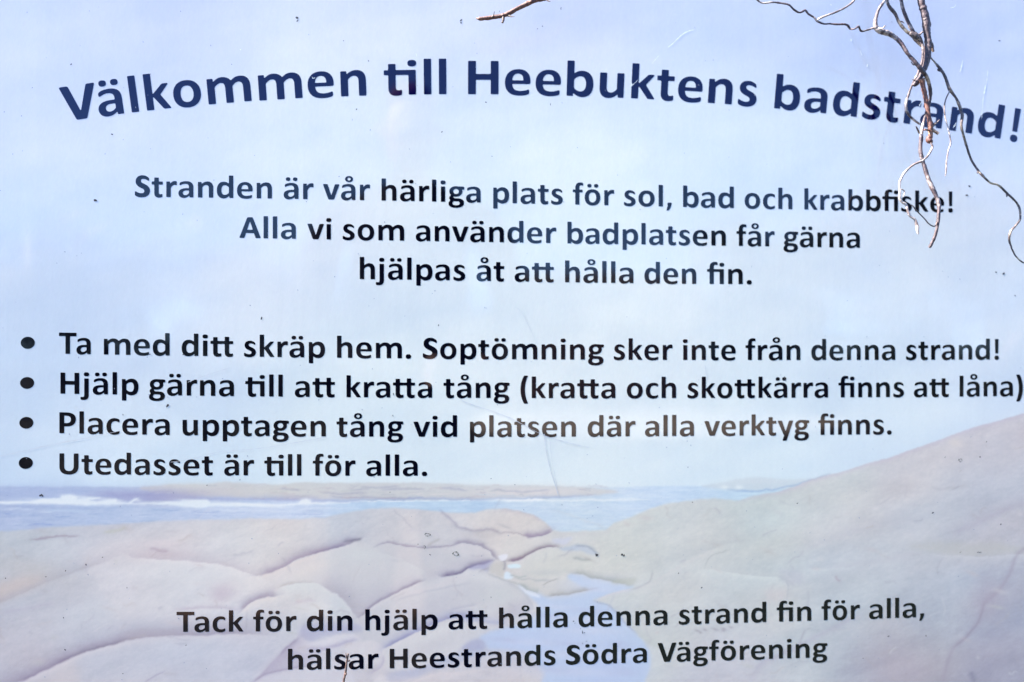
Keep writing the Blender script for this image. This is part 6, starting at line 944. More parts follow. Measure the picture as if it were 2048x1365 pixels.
'g': [[439,-379,346,-372,276,-361,206,-343,144,-319,97,-291,76,-276,58,-259,42,-239,29,-219,19,-199,10,-176,3,-141,1,-104,5,-64,15,-29,28,1,46,31,71,61,107,96,112,104,113,111,108,126,71,171,51,209,45,229,41,249,41,269,44,289,56,321,74,351,106,389,148,429,155,439,157,446,156,454,151,464,114,508,90,546,74,584,62,624,56,671,56,719,64,766,79,810,97,846,121,881,151,915,186,944,224,969,266,991,314,1009,364,1022,434,1032,506,1035,634,1026,971,1015,994,1012,1014,1007,1026,1000,1036,991,1044,979,1048,966,1050,944,1050,874,1049,854,1046,841,1041,831,1034,824,1016,815,994,811,934,809,924,806,916,799,913,784,922,729,925,689,922,651,916,614,903,574,884,536,863,504,834,470,796,438,754,409,711,388,659,369,591,353,516,346,454,346,359,356,346,351,339,344,334,332,332,319,336,299,349,280,368,266,394,257,436,251,641,244,704,240,749,234,801,223,849,209,891,190,926,169,959,141,985,109,1006,71,1020,31,1028,-19,1029,-64,1022,-114,1008,-159,995,-186,977,-214,956,-238,935,-259,909,-280,879,-299,849,-315,811,-331,774,-344,731,-355,646,-371,539,-380],[462,-204,531,-204,601,-195,631,-188,656,-179,679,-167,698,-154,713,-139,725,-121,734,-101,738,-81,739,-59,735,-34,727,-14,715,4,696,22,671,35,641,44,606,49,371,49,346,44,326,31,309,15,294,-4,282,-24,275,-44,271,-66,272,-89,276,-109,284,-129,296,-146,310,-159,326,-170,349,-181,399,-196],[480,531,514,531,549,536,581,545,609,558,634,577,654,599,669,624,679,651,684,684,682,714,675,744,661,771,641,796,617,816,589,832,556,843,516,849,479,849,439,841,405,829,376,811,351,788,332,759,321,729,316,691,319,656,331,624,349,595,373,571,404,552,439,539]],
'H': [[29,1,14,6,6,14,1,26,0,46,0,1296,2,1321,9,1335,21,1343,39,1345,264,1345,291,1342,299,1338,304,1331,309,1319,310,1299,310,859,314,838,324,826,336,821,356,820,839,820,863,821,876,826,886,836,889,851,890,1299,891,1319,896,1332,903,1339,911,1343,936,1345,1161,1345,1179,1343,1190,1336,1198,1321,1200,1294,1200,49,1198,24,1191,10,1179,2,1161,0,936,0,909,3,901,7,896,14,891,26,890,46,890,541,887,561,877,574,864,579,844,580,359,580,336,579,323,574,314,564,311,549,310,46,309,26,304,14,294,4,274,0]],
'T': [[464,1,451,4,441,13,437,24,435,41,435,1064,434,1084,432,1096,428,1104,421,1109,411,1113,399,1115,44,1115,26,1116,14,1121,4,1131,0,1151,0,1304,4,1329,10,1336,19,1342,46,1345,1129,1345,1151,1344,1164,1341,1171,1335,1177,1326,1180,1299,1180,1149,1176,1131,1166,1121,1154,1116,1136,1115,781,1115,761,1111,755,1106,749,1099,746,1086,745,1064,745,51,743,21,739,13,732,6,724,2,711,0]],
'P': [[29,1,16,4,6,13,2,24,0,44,0,1294,1,1319,6,1332,13,1339,21,1343,49,1345,476,1345,591,1338,681,1324,764,1304,804,1289,839,1274,896,1240,928,1216,949,1196,976,1164,997,1134,1014,1101,1028,1064,1038,1026,1045,986,1049,939,1049,904,1045,846,1037,794,1026,754,1010,709,994,676,971,641,954,618,929,591,901,566,874,546,844,527,811,510,774,493,740,481,664,461,584,448,471,440,346,440,334,438,323,434,314,422,310,404,310,44,308,24,304,13,291,3,271,0],[337,661,466,661,514,665,556,673,596,686,629,703,659,724,684,750,706,786,721,826,729,874,729,924,721,969,707,1009,686,1041,659,1068,631,1086,599,1101,561,1112,521,1120,461,1125,351,1125,329,1122,317,1114,312,1101,310,1081,310,699,312,684,316,673,324,666]],
'U': [[559,-39,464,-32,381,-17,336,-5,299,7,264,22,229,39,196,59,169,79,143,101,116,129,92,159,74,186,57,216,42,251,23,306,12,356,4,411,0,474,0,1294,1,1316,4,1329,10,1336,19,1342,49,1345,274,1345,294,1341,304,1331,309,1319,310,1296,310,504,315,444,326,389,341,346,364,305,391,273,424,246,464,226,506,212,564,202,616,200,669,204,721,214,764,229,800,249,832,276,858,309,880,349,895,391,905,444,910,504,910,1294,911,1316,914,1329,919,1335,926,1341,949,1345,1176,1345,1194,1344,1204,1341,1211,1335,1216,1327,1220,1301,1220,486,1215,419,1205,354,1189,294,1167,239,1150,206,1129,172,1101,137,1077,111,1049,87,1014,62,980,41,944,23,904,7,861,-7,814,-19,764,-28,676,-37,614,-40]],
'A': [[56,1,31,7,21,14,15,21,10,31,9,44,15,71,465,1226,486,1279,497,1301,510,1319,527,1331,546,1339,574,1344,789,1345,819,1341,844,1331,861,1317,875,1299,907,1221,1351,84,1358,61,1361,46,1360,34,1355,21,1346,11,1334,5,1319,2,1299,0,1101,0,1076,4,1056,14,1040,29,1028,49,941,289,931,306,916,317,886,320,471,320,454,319,441,315,431,308,424,297,345,56,334,34,318,16,296,5,269,0],[533,541,819,540,839,544,845,549,849,556,849,569,844,589,707,1001,695,1031,689,1040,684,1043,676,1043,671,1039,659,1014,515,584,511,566,513,554,519,546]],
'V': [[524,1,496,7,475,19,459,37,445,64,18,1269,9,1304,9,1316,13,1326,20,1334,29,1339,54,1344,266,1345,289,1342,309,1335,325,1324,339,1309,349,1289,360,1259,646,394,659,365,664,360,671,357,678,361,684,369,695,396,980,1259,991,1290,1001,1309,1013,1324,1026,1334,1041,1340,1061,1344,1269,1345,1291,1342,1306,1337,1317,1326,1321,1311,1320,1294,1313,1271,894,89,875,44,864,28,849,16,829,7,806,2,766,0]],
'!': [[146,-31,106,-25,74,-12,49,4,26,29,10,59,1,91,-2,131,3,171,14,201,30,226,51,248,76,264,109,275,144,281,181,281,219,276,249,266,274,252,296,231,312,209,324,181,330,149,332,114,327,79,317,51,304,29,287,9,266,-7,241,-19,214,-27,179,-32],[84,411,69,416,59,426,55,441,53,469,33,1284,32,1386,36,1396,41,1403,49,1407,61,1409,274,1409,286,1404,294,1397,298,1386,299,1371,277,481,274,436,271,426,265,419,257,414,246,411]],
'.': [[156,-31,116,-25,81,-13,51,5,29,29,12,59,3,94,1,136,7,176,19,206,37,231,60,251,89,267,124,277,166,282,206,280,244,273,274,261,299,245,319,224,333,201,344,174,349,141,349,106,343,74,333,49,319,26,301,7,279,-8,254,-20,224,-27,189,-32]],
',': [[39,-259,24,-255,15,-249,9,-239,8,-224,77,44,77,71,62,196,64,221,71,241,79,251,91,261,104,266,121,269,291,279,314,277,331,271,341,264,350,254,356,241,358,229,358,191,350,139,335,81,311,14,280,-59,247,-124,200,-199,180,-221,159,-238,136,-250,109,-257,79,-260]],
'(': [[294,-369,266,-362,244,-350,224,-330,206,-301,161,-209,121,-113,85,-9,60,76,40,164,25,241,14,324,6,401,0,509,0,594,3,676,8,746,21,849,35,934,55,1024,77,1104,103,1184,136,1270,179,1366,214,1436,229,1456,244,1470,261,1480,281,1487,316,1490,461,1489,481,1485,496,1476,503,1464,504,1446,498,1426,440,1284,405,1181,374,1074,352,979,332,864,318,746,310,611,310,514,316,401,325,309,339,209,359,109,378,34,405,-61,446,-179,500,-311,504,-336,501,-349,494,-358,484,-364,469,-368,434,-370]],
')': [[46,-369,26,-364,14,-356,7,-344,6,-326,12,-306,70,-164,105,-61,135,44,157,136,177,251,191,369,200,506,200,606,194,719,185,809,172,904,152,1006,132,1086,105,1181,64,1299,10,1431,6,1456,9,1469,16,1478,26,1484,41,1488,74,1490,214,1489,241,1483,266,1470,286,1450,304,1422,348,1331,388,1234,417,1154,449,1046,470,959,485,879,496,796,504,719,510,611,510,526,507,444,502,374,489,271,475,186,455,96,433,16,407,-64,374,-150,331,-246,296,-316,281,-336,266,-350,249,-360,229,-367,194,-370]]}
LT={'1': [('S',-364.123,1333.252,0.16974,0.00059,-0.00189,0.17824),('t',-345.722,1333.307,0.17015,0.00044,-0.00182,0.17822),('r',-329.607,1333.34,0.17055,0.00032,-0.00175,0.17821),('a',-316.36,1333.357,0.17095,0.00022,-0.00168,0.17825),('n',-294.8,1333.371,0.1715,6e-05,-0.00158,0.17826),('d',-273.963,1333.365,0.17204,-8e-05,-0.00148,0.17827),('e',-251.595,1333.34,0.1726,-0.00022,-0.00138,0.17827),('n',-229.638,1333.297,0.17315,-0.00036,-0.00128,0.17828),('ä',-199.538,1333.211,0.17312,-0.00053,-0.00115,0.17828),('r',-177.7,1333.131,0.17361,-0.00065,-0.00106,0.17825),('v',-155.414,1333.031,0.16905,-0.00074,-0.00094,0.1783),('å',-135.026,1332.931,0.16953,-0.00083,-0.00085,0.17829),('r',-113.643,1332.814,0.16999,-0.00092,-0.00077,0.17826),('h',-89.023,1332.663,0.17281,-0.00103,-0.00064,0.17831),('ä',-68.025,1332.524,0.17334,-0.0011,-0.00055,0.17831),('r',-46.161,1332.373,0.17382,-0.00118,-0.00046,0.17828),('l',-31.436,1332.267,0.17411,-0.00122,-0.00041,0.17824),('i',-21.598,1332.192,0.17437,-0.00125,-0.00036,0.17825),('g',-12.45,1332.118,0.17475,-0.00127,-0.00029,0.17833),('a',7.785,1331.958,0.17524,-0.00132,-0.0002,0.17832),('p',39.252,1331.698,0.17517,-0.00138,-6e-05,0.17834),('l',61.769,1331.51,0.17556,-0.00142,1e-05,0.17826),('a',70.893,1331.427,0.17594,-0.00144,8e-05,0.17833),('t',91.058,1331.251,0.17639,-0.00146,0.00016,0.17831),('s',106.615,1331.112,0.1768,-0.00148,0.00024,0.17832),('f',132.072,1330.884,0.17093,-0.00144,0.00035,0.17831),('ö',146.083,1330.755,0.17135,-0.00145,0.00043,0.17836),('r',169.136,1330.548,0.17182,-0.00145,0.00052,0.17831),('s',192.402,1330.336,0.17819,-0.0015,0.00063,0.17833),('o',209.63,1330.179,0.1787,-0.00149,0.00072,0.17837),('l',233.586,1329.969,0.17913,-0.00147,0.0008,0.17829),(',',242.9,1329.885,0.17938,-0.00146,0.00084,0.1783),('b',262.829,1329.706,0.17539,-0.0014,0.00096,0.17838),('a',284.14,1329.523,0.1759,-0.00137,0.00105,0.17837),('d',305.001,1329.346,0.17644,-0.00134,0.00115,0.17838),('o',336.917,1329.086,0.17319,-0.00124,0.0013,0.17839),('c',359.089,1328.914,0.17368,-0.00119,0.00139,0.17837),('h',377.654,1328.774,0.17416,-0.00114,0.00148,0.17839),('k',409.475,1328.548,0.16867,-0.00101,0.00162,0.17839),('r',428.875,1328.42,0.16907,-0.00095,0.0017,0.17836),('a',442.007,1328.335,0.16944,-0.0009,0.00177,0.17839),('b',463.375,1328.207,0.16997,-0.00083,0.00187,0.17841),('b',485.302,1328.086,0.17049,-0.00074,0.00197,0.17841),('fi',505.331,1327.985,0.17099,-0.00066,0.00206,0.17843),('s',528.59,1327.882,0.17146,-0.00056,0.00215,0.17839),('k',546.113,1327.812,0.17192,-0.00048,0.00224,0.17842),('e',564.764,1327.746,0.17238,-0.00038,0.00233,0.17843),('!',587.475,1327.684,0.17278,-0.00027,0.0024,0.17836)],
'2': [('A',-248.527,1288.046,0.17344,-0.00139,-0.00134,0.17702),('l',-221.632,1287.819,0.17389,-0.00134,-0.00126,0.1769),('l',-211.371,1287.733,0.17415,-0.00132,-0.00122,0.1769),('a',-202.32,1287.654,0.17453,-0.0013,-0.00115,0.17698),('v',-172.7,1287.415,0.16996,-0.00121,-0.00101,0.177),('i',-151.432,1287.254,0.17032,-0.00117,-0.00095,0.17692),('s',-132.865,1287.111,0.17449,-0.00117,-0.00084,0.17697),('o',-115.995,1286.985,0.17498,-0.00115,-0.00076,0.17701),('m',-92.468,1286.812,0.17572,-0.00111,-0.00063,0.17708),('a',-49.884,1286.523,0.17232,-0.00103,-0.00046,0.17701),('n',-28.152,1286.378,0.17287,-0.00101,-0.00036,0.17701),('v',-8.361,1286.249,0.17339,-0.00099,-0.00027,0.17703),('ä',12.55,1286.118,0.17388,-0.00097,-0.00018,0.17702),('n',34.479,1285.981,0.17444,-0.00095,-8e-05,0.17703),('d',55.673,1285.852,0.17499,-0.00093,2e-05,0.17704),('e',78.423,1285.717,0.17555,-0.00092,0.00012,0.17704),('r',100.758,1285.588,0.17603,-0.0009,0.00021,0.17701),('b',125.714,1285.442,0.17195,-0.00087,0.00033,0.17705),('a',146.606,1285.324,0.17244,-0.00086,0.00042,0.17705),('d',167.056,1285.209,0.17297,-0.00085,0.00052,0.17706),('p',190.67,1285.078,0.17355,-0.00084,0.00063,0.17707),('l',212.978,1284.96,0.17393,-0.00084,0.0007,0.17699),('a',222.017,1284.907,0.1743,-0.00084,0.00076,0.17706),('t',241.995,1284.799,0.17474,-0.00084,0.00085,0.17704),('s',257.406,1284.715,0.17514,-0.00084,0.00092,0.17705),('e',274.164,1284.623,0.17561,-0.00084,0.001,0.17708),('n',296.503,1284.503,0.17616,-0.00084,0.0011,0.17708),('f',326.713,1284.341,0.16807,-0.00081,0.00123,0.17705),('å',340.155,1284.267,0.16844,-0.00081,0.0013,0.17708),('r',361.401,1284.153,0.16888,-0.00082,0.00138,0.17706),('g',383.673,1284.029,0.17063,-0.00083,0.0015,0.1771),('ä',403.43,1283.921,0.17108,-0.00084,0.00158,0.1771),('r',425.01,1283.802,0.17154,-0.00086,0.00167,0.17707),('n',439.621,1283.719,0.17196,-0.00087,0.00175,0.17711),('a',460.515,1283.601,0.17245,-0.00088,0.00184,0.17711)],
'3': [('h',-113.323,1242.132,0.17413,-0.0008,-0.00075,0.17836),('j',-91.374,1242.021,0.17454,-0.00103,-0.00068,0.17829),('ä',-81.518,1241.956,0.17493,-0.00112,-0.00061,0.17837),('l',-59.537,1241.804,0.17534,-0.0013,-0.00054,0.17829),('p',-49.11,1241.718,0.17578,-0.00138,-0.00046,0.17838),('a',-27.752,1241.537,0.1763,-0.00151,-0.00037,0.17838),('s',-6.663,1241.345,0.1768,-0.0016,-0.00028,0.17836),('å',19.889,1241.085,0.17277,-0.00164,-0.00015,0.17838),('t',39.691,1240.885,0.17321,-0.00166,-7e-05,0.17836),('a',64.022,1240.634,0.17556,-0.00168,5e-05,0.17839),('tt',84.134,1240.426,0.17618,-0.00165,0.00016,0.17845),('h',122.83,1240.047,0.17628,-0.0015,0.00032,0.1784),('å',144.25,1239.85,0.17682,-0.00138,0.00042,0.1784),('l',166.468,1239.666,0.17723,-0.00122,0.00049,0.17833),('l',176.926,1239.584,0.17749,-0.00114,0.00054,0.17833),('a',186.15,1239.511,0.17788,-0.00106,0.00061,0.17841),('d',216.373,1239.316,0.17291,-0.00074,0.00075,0.17843),('e',238.854,1239.205,0.17346,-0.00048,0.00085,0.17843),('n',260.919,1239.128,0.174,-0.0002,0.00095,0.17843),('fi',291.011,1239.08,0.17779,0.00023,0.00109,0.17846),('n',316.351,1239.1,0.1784,0.00065,0.0012,0.17845),('.',338.748,1239.168,0.17882,0.00105,0.00128,0.17838)],
'4': [('T',-444.223,1156.743,0.16025,-0.00285,-0.00223,0.17576),('a',-425.475,1156.397,0.16066,-0.00278,-0.00215,0.17574),('m',-395.794,1155.864,0.17186,-0.00283,-0.00199,0.17582),('e',-363.335,1155.315,0.17254,-0.0027,-0.00187,0.17575),('d',-342.682,1154.978,0.17308,-0.00261,-0.00177,0.17576),('d',-311.024,1154.484,0.17171,-0.00245,-0.00163,0.17576),('i',-288.091,1154.146,0.17213,-0.00236,-0.00156,0.17569),('tt',-279.412,1154.014,0.1726,-0.00232,-0.00147,0.17581),('s',-242.382,1153.502,0.17064,-0.00214,-0.00133,0.17574),('k',-224.944,1153.27,0.17111,-0.00207,-0.00125,0.17576),('r',-205.262,1153.02,0.17154,-0.00199,-0.00117,0.17573),('ä',-191.938,1152.854,0.17194,-0.00194,-0.0011,0.17577),('p',-170.254,1152.594,0.17251,-0.00186,-0.001,0.17578),('h',-138.548,1152.236,0.17514,-0.00175,-0.00086,0.17578),('e',-117.092,1152.007,0.1757,-0.00167,-0.00076,0.17579),('m',-94.753,1151.777,0.17642,-0.00158,-0.00063,0.17586),('.',-60.895,1151.463,0.17699,-0.00145,-0.00053,0.17572),('S',-41.401,1151.287,0.17261,-0.00134,-0.00042,0.17579),('o',-21.657,1151.12,0.17312,-0.00126,-0.00033,0.17581),('p',1.63,1150.936,0.1737,-0.00118,-0.00023,0.17581),('t',22.043,1150.786,0.17414,-0.0011,-0.00015,0.17578),('ö',37.572,1150.675,0.17461,-0.00104,-6e-05,0.17582),('m',61.049,1150.516,0.17534,-0.00096,7e-05,0.17589),('n',95.308,1150.316,0.17605,-0.00083,0.00019,0.17582),('i',117.499,1150.2,0.17647,-0.00075,0.00027,0.17575),('n',128.435,1150.142,0.17689,-0.00071,0.00034,0.17583),('g',149.573,1150.043,0.17744,-0.00063,0.00044,0.17584),('s',179.84,1149.92,0.17077,-0.0005,0.00056,0.17581),('k',197.292,1149.856,0.17124,-0.00044,0.00065,0.17584),('e',215.869,1149.795,0.1717,-0.00038,0.00074,0.17585),('r',237.715,1149.735,0.17217,-0.0003,0.00082,0.17581),('i',261.654,1149.68,0.17066,-0.00022,0.00092,0.17578),('n',272.23,1149.656,0.17105,-0.00018,0.00099,0.17586),('t',292.332,1149.622,0.17149,-0.00011,0.00107,0.17583),('e',307.453,1149.6,0.17192,-6e-05,0.00115,0.17587),('f',336.626,1149.575,0.16998,4e-05,0.00127,0.17584),('r',351.499,1149.568,0.17033,8e-05,0.00133,0.17584),('å',364.729,1149.563,0.17071,0.00013,0.0014,0.17588),('n',386.258,1149.565,0.17123,0.0002,0.0015,0.17588),('d',416.28,1149.583,0.16937,0.00029,0.00164,0.1759),('e',438.299,1149.607,0.16989,0.00036,0.00174,0.1759),('n',459.911,1149.639,0.1704,0.00043,0.00183,0.1759),('n',481.895,1149.681,0.17093,0.0005,0.00193,0.17591),('a',502.663,1149.728,0.17142,0.00057,0.00202,0.17591),('s',532.511,1149.811,0.16833,0.00065,0.00215,0.1759),('t',547.778,1149.86,0.16868,0.00069,0.00222,0.1759),('r',563.753,1149.914,0.16905,0.00074,0.00229,0.1759),('a',576.884,1149.961,0.16942,0.00078,0.00236,0.17593),('n',598.25,1150.046,0.16993,0.00085,0.00246,0.17594),('d',618.896,1150.135,0.17044,0.00091,0.00255,0.17595),('!',642.938,1150.253,0.17086,0.00098,0.00263,0.17588)],
'5': [('H',-442.092,1112.329,0.16951,-0.00344,-0.00221,0.17484),('j',-416.924,1111.809,0.16996,-0.00329,-0.00213,0.17475),('ä',-407.326,1111.611,0.17034,-0.00324,-0.00206,0.17482),('l',-385.923,1111.194,0.17073,-0.00311,-0.00199,0.17474),('p',-375.77,1110.996,0.17115,-0.00306,-0.00192,0.17483),('g',-346.377,1110.456,0.17018,-0.00287,-0.00178,0.17483),('ä',-326.67,1110.111,0.17066,-0.00276,-0.0017,0.17482),('r',-305.143,1109.75,0.17114,-0.00264,-0.00161,0.17479),('n',-290.566,1109.512,0.17158,-0.00257,-0.00154,0.17483),('a',-269.717,1109.186,0.1721,-0.00246,-0.00144,0.17483),('ti',-240.655,1108.754,0.17294,-0.00231,-0.0013,0.17486),('l',-214.182,1108.391,0.1734,-0.00217,-0.00122,0.17476),('l',-203.949,1108.254,0.17366,-0.00212,-0.00118,0.17476),('a',-185.619,1108.014,0.17237,-0.00201,-0.00107,0.17484),('tt',-165.873,1107.768,0.17298,-0.00191,-0.00096,0.1749),('k',-127.698,1107.334,0.17056,-0.00169,-0.00081,0.17485),('r',-108.08,1107.128,0.17099,-0.0016,-0.00073,0.17482),('a',-94.799,1106.992,0.17138,-0.00154,-0.00066,0.17485),('tt',-75.166,1106.8,0.17198,-0.00145,-0.00055,0.17491),('a',-47.298,1106.553,0.17257,-0.00132,-0.00045,0.17486),('t',-17.718,1106.312,0.1729,-0.00118,-0.00033,0.17484),('å',-2.645,1106.197,0.17333,-0.00112,-0.00025,0.17487),('n',19.215,1106.041,0.17388,-0.00102,-0.00015,0.17488),('g',39.994,1105.905,0.17442,-0.00093,-5e-05,0.17489),('(',70.857,1105.727,0.17129,-0.00078,6e-05,0.17483),('k',83.923,1105.655,0.17171,-0.00073,0.00014,0.17488),('r',103.673,1105.56,0.17214,-0.00065,0.00022,0.17486),('a',117.043,1105.498,0.17253,-0.00059,0.00029,0.17489),('tt',136.808,1105.414,0.17313,-0.00052,0.0004,0.17495),('a',164.861,1105.317,0.17372,-0.0004,0.0005,0.1749),('o',195.065,1105.229,0.17464,-0.00029,0.00064,0.17492),('c',217.423,1105.179,0.17515,-0.0002,0.00073,0.1749),('h',236.146,1105.144,0.17565,-0.00013,0.00082,0.17492),('s',266.79,1105.105,0.16817,-2e-05,0.00095,0.1749),('k',283.976,1105.091,0.16861,4e-05,0.00104,0.17493),('o',302.436,1105.082,0.16908,0.00011,0.00112,0.17494),('tt',323.227,1105.08,0.16966,0.00018,0.00123,0.17499),('k',351.993,1105.096,0.17025,0.00027,0.00134,0.17494),('ä',370.294,1105.113,0.1707,0.00033,0.00142,0.17495),('r',391.824,1105.142,0.17116,0.0004,0.00151,0.17492),('r',406.406,1105.167,0.17151,0.00045,0.00157,0.17493),('a',419.728,1105.19,0.17189,0.00049,0.00164,0.17496),('fi',448.906,1105.256,0.17035,0.00058,0.00178,0.17499),('n',473.185,1105.324,0.1709,0.00065,0.00189,0.17498),('n',495.234,1105.394,0.17143,0.00072,0.00198,0.17499),('s',516.237,1105.47,0.17189,0.00078,0.00207,0.17497),('a',541.739,1105.569,0.16749,0.00083,0.00219,0.175),('tt',560.926,1105.649,0.16804,0.00088,0.0023,0.17505),('l',598.549,1105.833,0.1681,0.00098,0.00242,0.17494),('å',607.285,1105.874,0.16844,0.001,0.00249,0.17501),('n',628.527,1105.987,0.16894,0.00106,0.00258,0.17502),('a',649.054,1106.102,0.16942,0.00111,0.00267,0.17503),(')',669.491,1106.226,0.16981,0.00116,0.00275,0.17499)],
'6': [('P',-442.65,1068.44,0.16909,-0.00427,-0.0022,0.1732),('l',-421.133,1067.887,0.16947,-0.00407,-0.00213,0.17312),('a',-412.326,1067.663,0.16983,-0.00399,-0.00207,0.1732),('c',-392.011,1067.173,0.17032,-0.00381,-0.00198,0.17318),('e',-374.913,1066.776,0.17079,-0.00366,-0.0019,0.1732),('r',-353.183,1066.299,0.17126,-0.00347,-0.00181,0.17317),('a',-339.88,1066.016,0.17166,-0.00336,-0.00174,0.1732),('u',-309.245,1065.404,0.1701,-0.00306,-0.00161,0.1732),('p',-287.129,1064.991,0.17067,-0.00289,-0.00151,0.17321),('p',-265.111,1064.605,0.17122,-0.00272,-0.00141,0.17322),('t',-244.99,1064.274,0.17165,-0.00256,-0.00133,0.17318),('a',-230.025,1064.037,0.17209,-0.00245,-0.00126,0.17321),('g',-209.96,1063.737,0.17261,-0.00231,-0.00116,0.17322),('e',-189.8,1063.454,0.17311,-0.00216,-0.00108,0.17322),('n',-167.777,1063.165,0.17367,-0.00201,-0.00098,0.17322),('t',-138.653,1062.815,0.17148,-0.00178,-0.00086,0.17319),('å',-123.703,1062.646,0.17191,-0.00169,-0.00078,0.17322),('n',-102.023,1062.419,0.17246,-0.00155,-0.00069,0.17323),('g',-81.414,1062.22,0.17299,-0.00142,-0.00059,0.17324),('v',-51.943,1061.962,0.17381,-0.00125,-0.00046,0.17325),('i',-30.192,1061.796,0.17419,-0.00112,-0.00039,0.17317),('d',-20.705,1061.723,0.1746,-0.00107,-0.00032,0.17325),('p',12.634,1061.503,0.1727,-0.00088,-0.00017,0.17326),('l',34.834,1061.38,0.17309,-0.00076,-0.00011,0.17318),('a',43.83,1061.33,0.17346,-0.00072,-4e-05,0.17325),('t',63.711,1061.236,0.17391,-0.00062,4e-05,0.17323),('s',79.049,1061.169,0.17431,-0.00055,0.00011,0.17324),('e',95.728,1061.104,0.17478,-0.00047,0.00019,0.17327),('n',117.962,1061.03,0.17533,-0.00037,0.00029,0.17327),('d',148.925,1060.949,0.17366,-0.00023,0.00043,0.17329),('ä',171.329,1060.905,0.1742,-0.00014,0.00053,0.17328),('r',193.302,1060.875,0.17468,-6e-05,0.00061,0.17326),('a',216.243,1060.852,0.17408,3e-05,0.00073,0.17329),('l',238.116,1060.845,0.17448,0.00011,0.0008,0.17322),('l',248.412,1060.844,0.17473,0.00014,0.00084,0.17323),('a',257.493,1060.841,0.17511,0.00017,0.00091,0.1733),('v',286.779,1060.852,0.16892,0.00025,0.00104,0.17332),('e',307.319,1060.87,0.16939,0.00031,0.00113,0.17332),('r',328.871,1060.898,0.16984,0.00037,0.00122,0.17329),('k',343.339,1060.919,0.17025,0.00041,0.00129,0.17332),('t',360.96,1060.951,0.17063,0.00045,0.00136,0.1733),('y',374.638,1060.976,0.17104,0.00049,0.00144,0.17335),('g',394.921,1061.021,0.17152,0.00053,0.00152,0.17334),('fi',423.92,1061.094,0.16981,0.00059,0.00166,0.17336),('n',448.123,1061.164,0.17036,0.00063,0.00176,0.17335),('n',470.101,1061.232,0.17089,0.00067,0.00186,0.17336),('s',491.038,1061.302,0.17135,0.0007,0.00194,0.17334),('.',507.954,1061.363,0.17166,0.00073,0.002,0.1733)],
'7': [('U',-442.071,1023.435,0.16894,-0.00318,-0.00215,0.16968),('t',-418.328,1022.976,0.16943,-0.00314,-0.00206,0.16963),('e',-403.387,1022.687,0.16987,-0.00312,-0.00199,0.16966),('d',-383.054,1022.3,0.1704,-0.00307,-0.00189,0.16967),('a',-361.069,1021.891,0.17094,-0.00301,-0.0018,0.16966),('s',-340.622,1021.518,0.17141,-0.00295,-0.00172,0.16964),('s',-324.217,1021.224,0.17183,-0.00289,-0.00165,0.16964),('e',-307.776,1020.935,0.1723,-0.00283,-0.00157,0.16967),('t',-287.838,1020.596,0.17274,-0.00275,-0.00149,0.16964),('ä',-263.226,1020.189,0.16981,-0.00258,-0.00138,0.16967),('r',-241.806,1019.852,0.17028,-0.00247,-0.00129,0.16964),('ti',-218.851,1019.502,0.17078,-0.00234,-0.00117,0.1697),('l',-192.709,1019.134,0.17123,-0.00218,-0.00109,0.1696),('l',-182.605,1018.996,0.17148,-0.00212,-0.00105,0.16961),('f',-165.037,1018.764,0.16811,-0.00196,-0.00096,0.16965),('ö',-151.257,1018.591,0.16853,-0.00187,-0.00089,0.16969),('r',-128.584,1018.328,0.169,-0.0017,-0.0008,0.16965),('a',-105.195,1018.076,0.1747,-0.00157,-0.00069,0.16969),('l',-83.244,1017.868,0.1751,-0.00139,-0.00062,0.16962),('l',-72.911,1017.776,0.17537,-0.0013,-0.00057,0.16962),('a',-63.797,1017.696,0.17575,-0.00123,-0.00051,0.1697),('.',-42.242,1017.535,0.17617,-0.00103,-0.00044,0.16963)],
